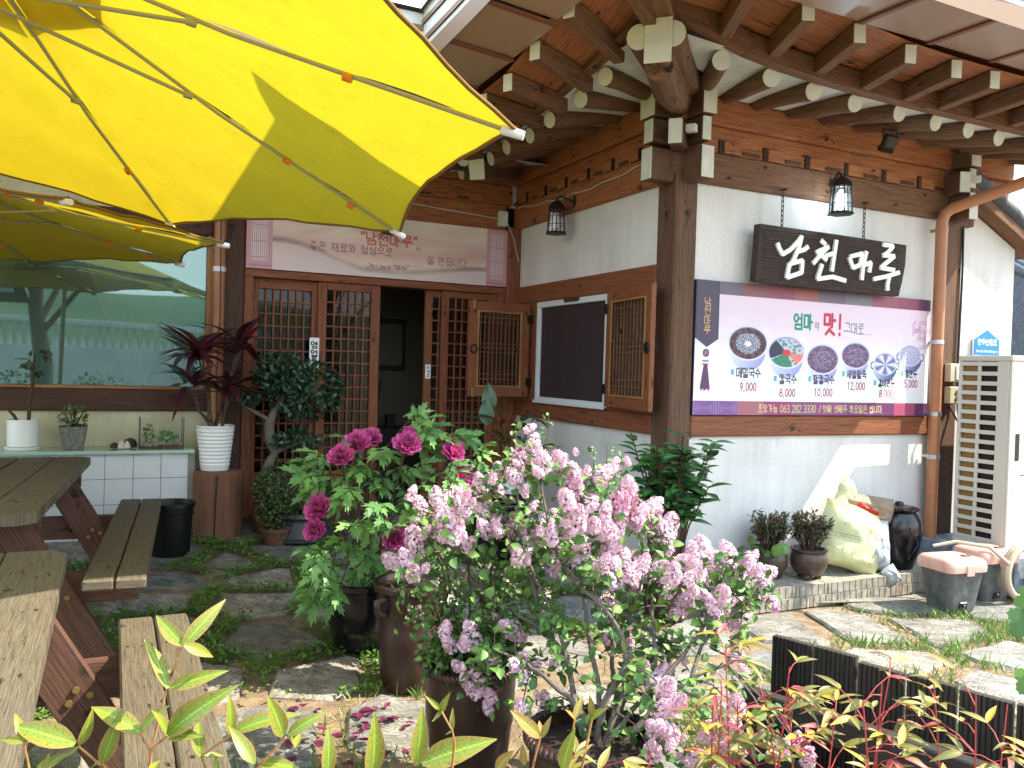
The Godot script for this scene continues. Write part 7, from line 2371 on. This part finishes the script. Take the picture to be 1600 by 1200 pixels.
func _ready() -> void:
	rng.seed = 20240511
	var cam := Camera3D.new()
	cam.name = "camera"
	add_child(cam)
	cam.fov = 49.55
	cam.near = 0.05
	cam.far = 400.0
	cam.position = CAM_POS
	var yaw := deg_to_rad(25.69)
	var pit := deg_to_rad(-1.04)
	var rol := deg_to_rad(1.70)
	var fw := V(sin(yaw) * cos(pit), sin(pit), -cos(yaw) * cos(pit))
	var rt := V(cos(yaw), 0, sin(yaw))
	var up := rt.cross(fw)
	cam.basis = Basis(rt * cos(rol) + up * sin(rol), up * cos(rol) - rt * sin(rol), -fw)
	cam.current = true
	var env := Environment.new()
	env.background_mode = Environment.BG_SKY
	var sky := Sky.new()
	var sm := ProceduralSkyMaterial.new()
	sm.sky_top_color = Color(0.68, 0.79, 0.91)
	sm.sky_horizon_color = Color(0.90, 0.93, 0.94)
	sm.sky_curve = 0.5
	sm.ground_bottom_color = Color(0.42, 0.38, 0.32)
	sm.ground_horizon_color = Color(0.62, 0.62, 0.60)
	sm.sky_energy_multiplier = 1.0
	sky.sky_material = sm
	env.sky = sky
	env.background_energy_multiplier = 1.6
	env.tonemap_mode = Environment.TONE_MAPPER_LINEAR
	env.tonemap_exposure = 2.65
	env.sdfgi_enabled = true
	env.ssao_enabled = true
	env.ssil_enabled = true
	var we := WorldEnvironment.new()
	we.name = "world"
	we.environment = env
	add_child(we)
	var sun := DirectionalLight3D.new()
	sun.name = "sun"
	add_child(sun)
	sun.light_energy = 1.5
	sun.light_color = Color(1.0, 0.95, 0.86)
	sun.light_angular_distance = 0.5
	sun.shadow_enabled = true
	sun.look_at_from_position(V(8.0, 10.0, 3.74), Vector3.ZERO)

	materials()
	mat("red_stem", Color(0.66, 0.26, 0.26), 0.6)
	var lilac_flowers = [Q(-2.112,0.902,1.445,0.030),Q(-2.037,0.904,1.480,0.038),Q(-2.103,0.900,1.630,0.032),Q(-2.162,0.889,1.744,0.021),Q(-2.159,0.898,1.890,0.023),Q(-2.050,0.830,1.738,0.022),Q(-2.197,0.830,1.652,0.038),Q(-2.270,0.786,1.844,0.026),Q(-2.135,0.983,1.902,0.022),Q(-1.835,0.920,1.324,0.041),Q(-1.953,0.915,1.616,0.025),Q(-2.011,1.037,1.712,0.019),Q(-1.990,0.877,1.734,0.028),Q(-1.907,0.920,1.305,0.023),Q(-1.754,1.036,1.424,0.034),Q(-1.803,1.021,1.434,0.020),Q(-1.855,1.099,1.688,0.025),Q(-1.790,1.145,1.656,0.028),Q(-1.746,1.100,1.564,0.026),Q(-1.869,1.110,1.887,0.027),Q(-1.677,1.073,1.673,0.030),Q(-1.725,1.020,1.827,0.040),Q(-1.661,1.027,1.480,0.023),Q(-1.950,1.061,1.847,0.023),Q(-1.840,0.853,1.655,0.038),Q(-1.788,0.781,1.563,0.035),Q(-1.947,0.816,1.885,0.024),Q(-1.733,0.897,1.571,0.022),Q(-1.685,0.879,1.609,0.024),Q(-1.842,0.959,2.063,0.033),Q(-1.623,0.874,1.742,0.025),Q(-1.914,0.908,2.040,0.022),Q(-1.716,0.798,1.825,0.032),Q(-1.745,0.766,1.853,0.030),Q(-1.770,0.843,1.985,0.019),Q(-1.623,1.055,1.842,0.027),Q(-1.436,1.058,1.633,0.022),Q(-1.677,0.955,1.957,0.022),Q(-1.622,0.983,1.954,0.033),Q(-1.424,0.962,1.708,0.026),Q(-1.548,0.945,1.937,0.037),Q(-1.398,0.914,1.792,0.026),Q(-1.676,0.861,2.010,0.023),Q(-1.663,0.965,1.828,0.024),Q(-1.381,0.854,1.801,0.036),Q(-1.434,0.895,1.956,0.034),Q(-1.440,0.814,1.956,0.024),Q(-1.490,0.803,2.100,0.038),Q(-1.586,0.809,2.191,0.025),Q(-1.310,0.675,1.756,0.031),Q(-1.502,0.816,2.187,0.029),Q(-1.210,0.777,1.857,0.036),Q(-1.311,0.813,2.104,0.036),Q(-1.123,0.723,1.834,0.035),Q(-1.270,0.771,2.105,0.030),Q(-1.111,0.629,1.851,0.052),Q(-1.290,0.707,1.999,0.029),Q(-1.383,0.669,2.151,0.035),Q(-1.151,0.557,1.954,0.029),Q(-1.097,0.679,2.019,0.035),Q(-1.114,0.635,2.006,0.021),Q(-1.166,0.733,2.116,0.022),Q(-1.692,0.783,2.012,0.032),Q(-1.595,0.742,1.799,0.025),Q(-1.741,0.835,2.059,0.018),Q(-1.481,0.722,1.822,0.032),Q(-1.484,0.697,1.857,0.023),Q(-1.661,0.680,1.933,0.030),Q(-1.288,0.594,1.852,0.036),Q(-1.537,0.732,2.105,0.019),Q(-2.033,0.544,1.748,0.036),Q(-1.958,0.495,1.532,0.029),Q(-1.915,0.565,1.810,0.031),Q(-1.810,0.482,1.656,0.025),Q(-1.916,0.456,1.668,0.031),Q(-2.043,0.402,1.813,0.034),Q(-2.082,0.431,1.834,0.023),Q(-2.067,0.476,1.862,0.016),Q(-1.970,0.503,1.977,0.028),Q(-1.522,0.538,1.893,0.024),Q(-1.610,0.529,1.897,0.020),Q(-1.345,0.477,1.727,0.018),Q(-1.593,0.493,2.158,0.028),Q(-1.597,0.433,2.154,0.028),Q(-1.517,0.356,2.080,0.024),Q(-1.398,0.418,2.271,0.028),Q(-1.036,0.407,1.859,0.030),Q(-1.523,0.486,2.099,0.021),Q(-1.877,0.528,2.020,0.011),Q(-1.858,0.374,1.932,0.021),Q(-1.991,0.407,2.027,0.020),Q(-1.657,0.531,2.159,0.016),Q(-2.043,0.526,1.908,0.019),Q(-1.421,0.742,2.215,0.029),Q(-1.725,0.552,2.357,0.028),Q(-1.774,0.520,2.412,0.030),Q(-1.745,0.445,2.405,0.030),Q(-1.810,0.423,2.426,0.023),Q(-1.623,0.547,2.520,0.025),Q(-1.614,0.480,2.501,0.030),Q(-1.662,0.453,2.458,0.023),Q(-1.433,0.394,2.492,0.023),Q(-1.374,0.372,2.526,0.021),Q(-1.688,0.386,2.429,0.022)]
	var lilac_stems = [[V(-1.853,0.401,2.102),V(-1.841,0.507,2.039),V(-1.847,0.568,1.947),V(-1.892,0.61,1.813),V(-1.975,0.669,1.705),V(-1.972,0.766,1.672)],[V(-1.785,0.41,2.135),V(-1.758,0.54,2.034),V(-1.734,0.698,1.932),V(-1.713,0.819,1.851),V(-1.713,0.986,1.792)],[V(-1.744,0.433,2.154),V(-1.66,0.476,1.994),V(-1.604,0.56,1.908),V(-1.579,0.718,1.806),V(-1.564,0.974,1.752)],[V(-1.787,0.44,2.156),V(-1.707,0.559,2.136),V(-1.725,0.673,2.07),V(-1.794,0.753,1.979),V(-1.833,0.854,1.903),V(-1.825,1.03,1.793)],[V(-1.738,0.448,2.157),V(-1.669,0.542,2.099),V(-1.641,0.584,2.001),V(-1.518,0.746,1.946),V(-1.522,0.927,1.885)],[V(-1.711,0.413,2.17),V(-1.599,0.519,2.189),V(-1.491,0.607,2.184),V(-1.413,0.683,2.164),V(-1.341,0.793,2.141)],[V(-1.572,0.477,2.203),V(-1.514,0.489,2.197),V(-1.438,0.577,2.154),V(-1.236,0.706,2.138)],[V(-1.572,0.477,2.203),V(-1.403,0.533,2.227),V(-1.41,0.569,2.223)],[V(-1.864,0.438,2.119),V(-1.938,0.505,2.059),V(-1.961,0.525,1.959),V(-2.035,0.552,1.923)],[V(-1.695,0.458,2.144),V(-1.602,0.515,2.132),V(-1.55,0.663,2.043),V(-1.527,0.772,1.985),V(-1.456,0.883,1.973)],[V(-1.841,0.507,2.039),V(-1.842,0.551,2.016),V(-1.839,0.645,1.927),V(-1.852,0.729,1.83),V(-1.89,0.877,1.764)],[V(-1.847,0.568,1.947),V(-1.848,0.719,1.788),V(-1.856,0.835,1.726),V(-1.861,1.055,1.664)],[V(-1.975,0.669,1.705),V(-2.1,0.774,1.665),V(-2.174,0.883,1.628)],[V(-1.65,0.66,1.995),V(-1.524,0.572,2.058),V(-1.503,0.558,2.068)]]
	var nandina_leaves = [[V(-2.99,1.002,2.945),V(-3.026,1.041,2.913),1.00],[V(-2.99,1.002,2.945),V(-2.937,1.061,2.94),1.00],[V(-2.989,1.005,2.953),V(-2.947,0.984,2.95),1.00],[V(-3.008,0.943,2.941),V(-3.03,1.01,2.922),1.00],[V(-3.003,0.936,2.921),V(-2.938,0.964,2.952),1.00],[V(-3.041,0.872,2.907),V(-3.103,0.91,2.861),1.00],[V(-3.04,0.872,2.908),V(-3.022,0.928,2.955),0.80],[V(-3.009,0.889,2.965),V(-3.02,0.931,2.988),0.70],[V(-3.009,0.889,2.965),V(-2.948,0.963,3.016),1.00],[V(-3.007,0.883,2.956),V(-2.978,0.903,3.005),0.90],[V(-3.122,0.867,2.9),V(-3.206,0.894,2.851),1.10],[V(-3.118,0.847,2.857),V(-3.098,0.896,2.878),0.90],[V(-3.118,0.845,2.857),V(-3.137,0.835,2.859),0.80],[V(-3.186,0.862,2.856),V(-3.198,0.898,2.835),0.60],[V(-3.186,0.862,2.856),V(-3.168,0.873,2.841),0.60],[V(-3.19,0.848,2.819),V(-3.219,0.855,2.815),0.70],[V(-3.088,0.828,2.884),V(-3.069,0.894,2.905),1.00],[V(-3.088,0.828,2.884),V(-3.115,0.811,2.846),0.70],[V(-2.967,0.855,2.974),V(-2.97,0.898,2.942),1.00],[V(-2.964,0.847,2.957),V(-2.932,0.846,2.954),0.80],[V(-2.928,0.878,2.972),V(-2.927,0.933,2.986),0.90],[V(-2.925,0.88,2.973),V(-2.852,0.923,3.008),1.00],[V(-2.867,0.891,3.033),V(-2.886,0.951,3.059),1.00],[V(-2.855,0.88,3.007),V(-2.816,0.914,3.027),1.00],[V(-2.855,0.878,3.007),V(-2.837,0.854,2.99),0.70],[V(-2.902,0.851,3.019),V(-2.928,0.904,3.001),1.00],[V(-2.9,0.84,2.989),V(-2.901,0.873,2.98),0.70],[V(-3.172,0.813,2.843),V(-3.136,0.84,2.858),0.90],[V(-3.162,0.818,2.858),V(-3.157,0.842,2.861),0.70],[V(-2.891,0.837,2.985),V(-2.847,0.847,3.026),0.90],[V(-2.944,0.82,2.964),V(-2.943,0.845,2.95),0.70],[V(-3.029,0.831,2.947),V(-3.015,0.839,2.915),0.60],[V(-2.843,0.857,2.999),V(-2.83,0.868,2.969),0.80],[V(-2.808,0.832,3.047),V(-2.805,0.894,3.051),0.90],[V(-2.754,0.835,3.075),V(-2.754,0.92,3.109),1.10],[V(-2.639,0.766,2.936),V(-2.635,0.855,2.957),1.10],[V(-2.607,0.738,2.877),V(-2.518,0.795,2.946),1.20],[V(-2.585,0.831,2.901),V(-2.611,0.861,2.908),0.50],[V(-2.585,0.831,2.901),V(-2.591,0.865,2.932),0.50],[V(-2.585,0.831,2.901),V(-2.603,0.827,2.917),0.50],[V(-2.568,0.801,2.911),V(-2.57,0.834,2.909),0.50],[V(-2.568,0.799,2.911),V(-2.579,0.792,2.902),0.50],[V(-2.446,0.801,2.99),V(-2.493,0.849,2.984),1.00],[V(-2.444,0.801,2.991),V(-2.432,0.835,2.997),0.80],[V(-2.445,0.805,2.99),V(-2.433,0.818,2.962),0.80],[V(-2.406,0.841,3.03),V(-2.387,0.873,3.02),0.80],[V(-2.406,0.841,3.03),V(-2.426,0.864,3.04),0.60],[V(-2.381,0.845,3.043),V(-2.391,0.882,3.052),0.60],[V(-2.381,0.843,3.043),V(-2.384,0.873,3.074),0.60],[V(-2.451,0.737,2.946),V(-2.459,0.774,2.952),0.80],[V(-2.519,0.755,2.98),V(-2.516,0.802,3.02),0.80],[V(-2.428,0.765,3.034),V(-2.428,0.832,3.055),0.80],[V(-2.396,0.772,3.017),V(-2.367,0.792,3.023),0.80],[V(-2.337,0.732,2.997),V(-2.304,0.76,2.981),0.80]]
	var nandina_stems = [[V(-3.03,0.819,2.926),V(-3.026,0.855,2.927),V(-3.01,0.937,2.934),V(-2.992,0.999,2.941)],[V(-3.028,0.852,2.926),V(-3.041,0.877,2.92)],[V(-3.028,0.852,2.926),V(-3.007,0.875,2.936)],[V(-3.178,0.814,2.855),V(-3.187,0.858,2.85)],[V(-3.075,0.817,2.904),V(-3.118,0.856,2.883)],[V(-3.075,0.817,2.904),V(-3.088,0.832,2.898)],[V(-2.952,0.816,2.964),V(-2.964,0.847,2.957),V(-2.926,0.879,2.975)],[V(-2.902,0.823,2.988),V(-2.858,0.877,3.008)],[V(-3.075,0.817,2.904),V(-3.04,0.81,2.922)],[V(-2.57,0.786,2.926),V(-2.574,0.806,2.924),V(-2.59,0.837,2.915)],[V(-2.457,0.737,2.981),V(-2.444,0.8,2.987)],[V(-2.404,0.739,3.007),V(-2.394,0.831,3.01)],[V(-2.384,0.74,3.017),V(-2.368,0.833,3.022)]]
	var peony_flowers = [Q(-2.166,0.996,0.530,0.072),Q(-2.079,1.049,0.468,0.080),Q(-1.997,1.067,0.421,0.068),Q(-1.912,1.061,0.689,0.078),Q(-1.965,0.981,0.457,0.034),Q(-1.699,1.029,0.711,0.079),Q(-1.632,0.906,0.639,0.088),Q(-1.682,0.863,0.743,0.066),Q(-2.232,0.743,0.397,0.080),Q(-2.250,0.647,0.423,0.066),Q(-1.950,0.638,0.679,0.071),Q(-1.850,1.094,0.536,0.047)]
	var peony_leaf_spots = [V(-2.183,0.934,0.207),V(-2.095,0.91,0.408),V(-2.012,0.889,0.492),V(-2.113,0.852,0.183),V(-1.964,1.008,0.519),V(-1.788,0.913,0.37),V(-1.787,1.027,0.583),V(-1.728,1.06,0.632),V(-1.805,0.854,0.605),V(-1.748,0.932,0.771),V(-1.612,1.01,0.734),V(-2.12,0.824,0.515),V(-2.023,0.782,0.641),V(-1.845,0.797,0.503),V(-1.818,0.731,0.564),V(-1.976,0.702,0.683),V(-2.087,0.702,0.568),V(-2.085,0.685,0.214),V(-2.241,0.571,0.507),V(-2.113,0.581,0.457),V(-1.953,0.516,0.266),V(-2.241,0.46,0.519),V(-2.16,0.459,0.42),V(-1.928,0.455,0.349),V(-1.898,0.566,0.725),V(-1.842,0.619,0.729),V(-1.995,0.378,0.258),V(-1.887,0.408,0.424),V(-1.824,1.133,0.637),V(-1.819,1.052,0.539),V(-1.743,0.835,0.688),V(-1.567,1.043,0.468),V(-2.154,0.789,0.164),V(-1.768,0.762,0.76),V(-2.005,0.63,0.438),V(-2.294,0.892,0.452),V(-2.105,1.017,0.437),V(-1.861,0.888,0.4),V(-1.815,1.148,0.43),V(-2.155,0.383,0.526),V(-2.244,0.349,0.417),V(-1.954,0.845,0.504),V(-2.04,0.947,0.478),V(-1.541,0.751,0.585),V(-1.724,0.463,0.453),V(-1.898,0.737,0.575)]
	var petal_spots = [Vector2(-2.28,0.91),Vector2(-2.25,0.99),Vector2(-2.18,0.97),Vector2(-2.27,1.14),Vector2(-2.44,1.21),Vector2(-2.40,1.17),Vector2(-2.28,1.30),Vector2(-2.27,1.36),Vector2(-2.34,1.33),Vector2(-2.12,0.98),Vector2(-2.18,1.07),Vector2(-2.12,1.11),Vector2(-2.06,1.10),Vector2(-2.01,1.14),Vector2(-2.28,1.19),Vector2(-2.39,0.87),Vector2(-2.33,1.08),Vector2(-2.16,1.38)]
	var stone_seeds = [Vector2(-2.74,-1.02),Vector2(-2.27,-0.90),Vector2(-2.82,-0.25),Vector2(-2.38,-0.55),Vector2(-2.10,-0.52),Vector2(-2.62,-0.15),Vector2(-2.38,0.00),Vector2(-2.31,0.52),Vector2(-2.68,0.42),Vector2(-2.40,-1.25),Vector2(-2.05,-1.44),Vector2(-2.83,-0.67),Vector2(-2.99,-0.71),Vector2(-3.14,-0.56),Vector2(-1.77,-0.83),Vector2(-1.86,-0.20),Vector2(-2.51,0.90),Vector2(-2.29,0.99),Vector2(-2.04,1.03),Vector2(-2.75,-1.47),Vector2(0.34,0.74),Vector2(0.02,0.79),Vector2(0.69,0.87),Vector2(0.90,0.95),Vector2(1.15,1.04),Vector2(-0.49,1.18),Vector2(-0.31,0.67),Vector2(-0.59,0.67),Vector2(-0.51,0.18),Vector2(-0.66,-0.08),Vector2(0.46,1.27),Vector2(0.60,1.52),Vector2(1.38,1.19),Vector2(0.27,1.20),Vector2(0.58,1.76),Vector2(-0.11,1.15),Vector2(-1.14,0.37),Vector2(-1.19,-0.01),Vector2(-0.14,-0.05),Vector2(0.04,0.23),Vector2(-1.16,-0.68),Vector2(-1.60,-0.13),Vector2(-2.48,-1.54),Vector2(-2.78,0.73),Vector2(-1.59,-1.19),Vector2(-1.30,-1.58),Vector2(-0.91,-1.86),Vector2(1.19,1.45),Vector2(0.24,1.63),Vector2(0.16,1.96)]
	build_ground(stone_seeds)
	build_house()
	build_eaves()
	build_surroundings()
	build_inside()
	build_signs()
	build_fixtures()
	parasol("large yellow parasol tilted over the nearer picnic table", V(-3.609, 2.359, 1.098), V(0.186, 1.0, -0.067).normalized(), 1.814, 0.401, 0.47, 0.176)
	parasol("second yellow parasol over the far picnic table by the shop window", V(-4.0, 2.03, -0.93), V(0.0, 1.0, 0.0), 1.5, 0.30, 0.27, 0.06)
	picnic_table("brown picnic table beside the tiled ledge, with a white knob under its end", V(-3.64, gy(-0.5) - 0.01, -0.48), -0.077, 2.03)
	picnic_table("sunlit picnic table under the large parasol, with the nandina before its bench", V(-3.59, -0.01, 1.92), 0.0, 2.08)
	build_window_side()
	build_croton()
	build_column_shrub()
	build_front()
	build_peony(peony_flowers, peony_leaf_spots)
	build_urns()
	build_lilac(lilac_flowers, lilac_stems)
	build_fence()
	build_nandina(nandina_leaves, nandina_stems)
	build_petals(petal_spots)
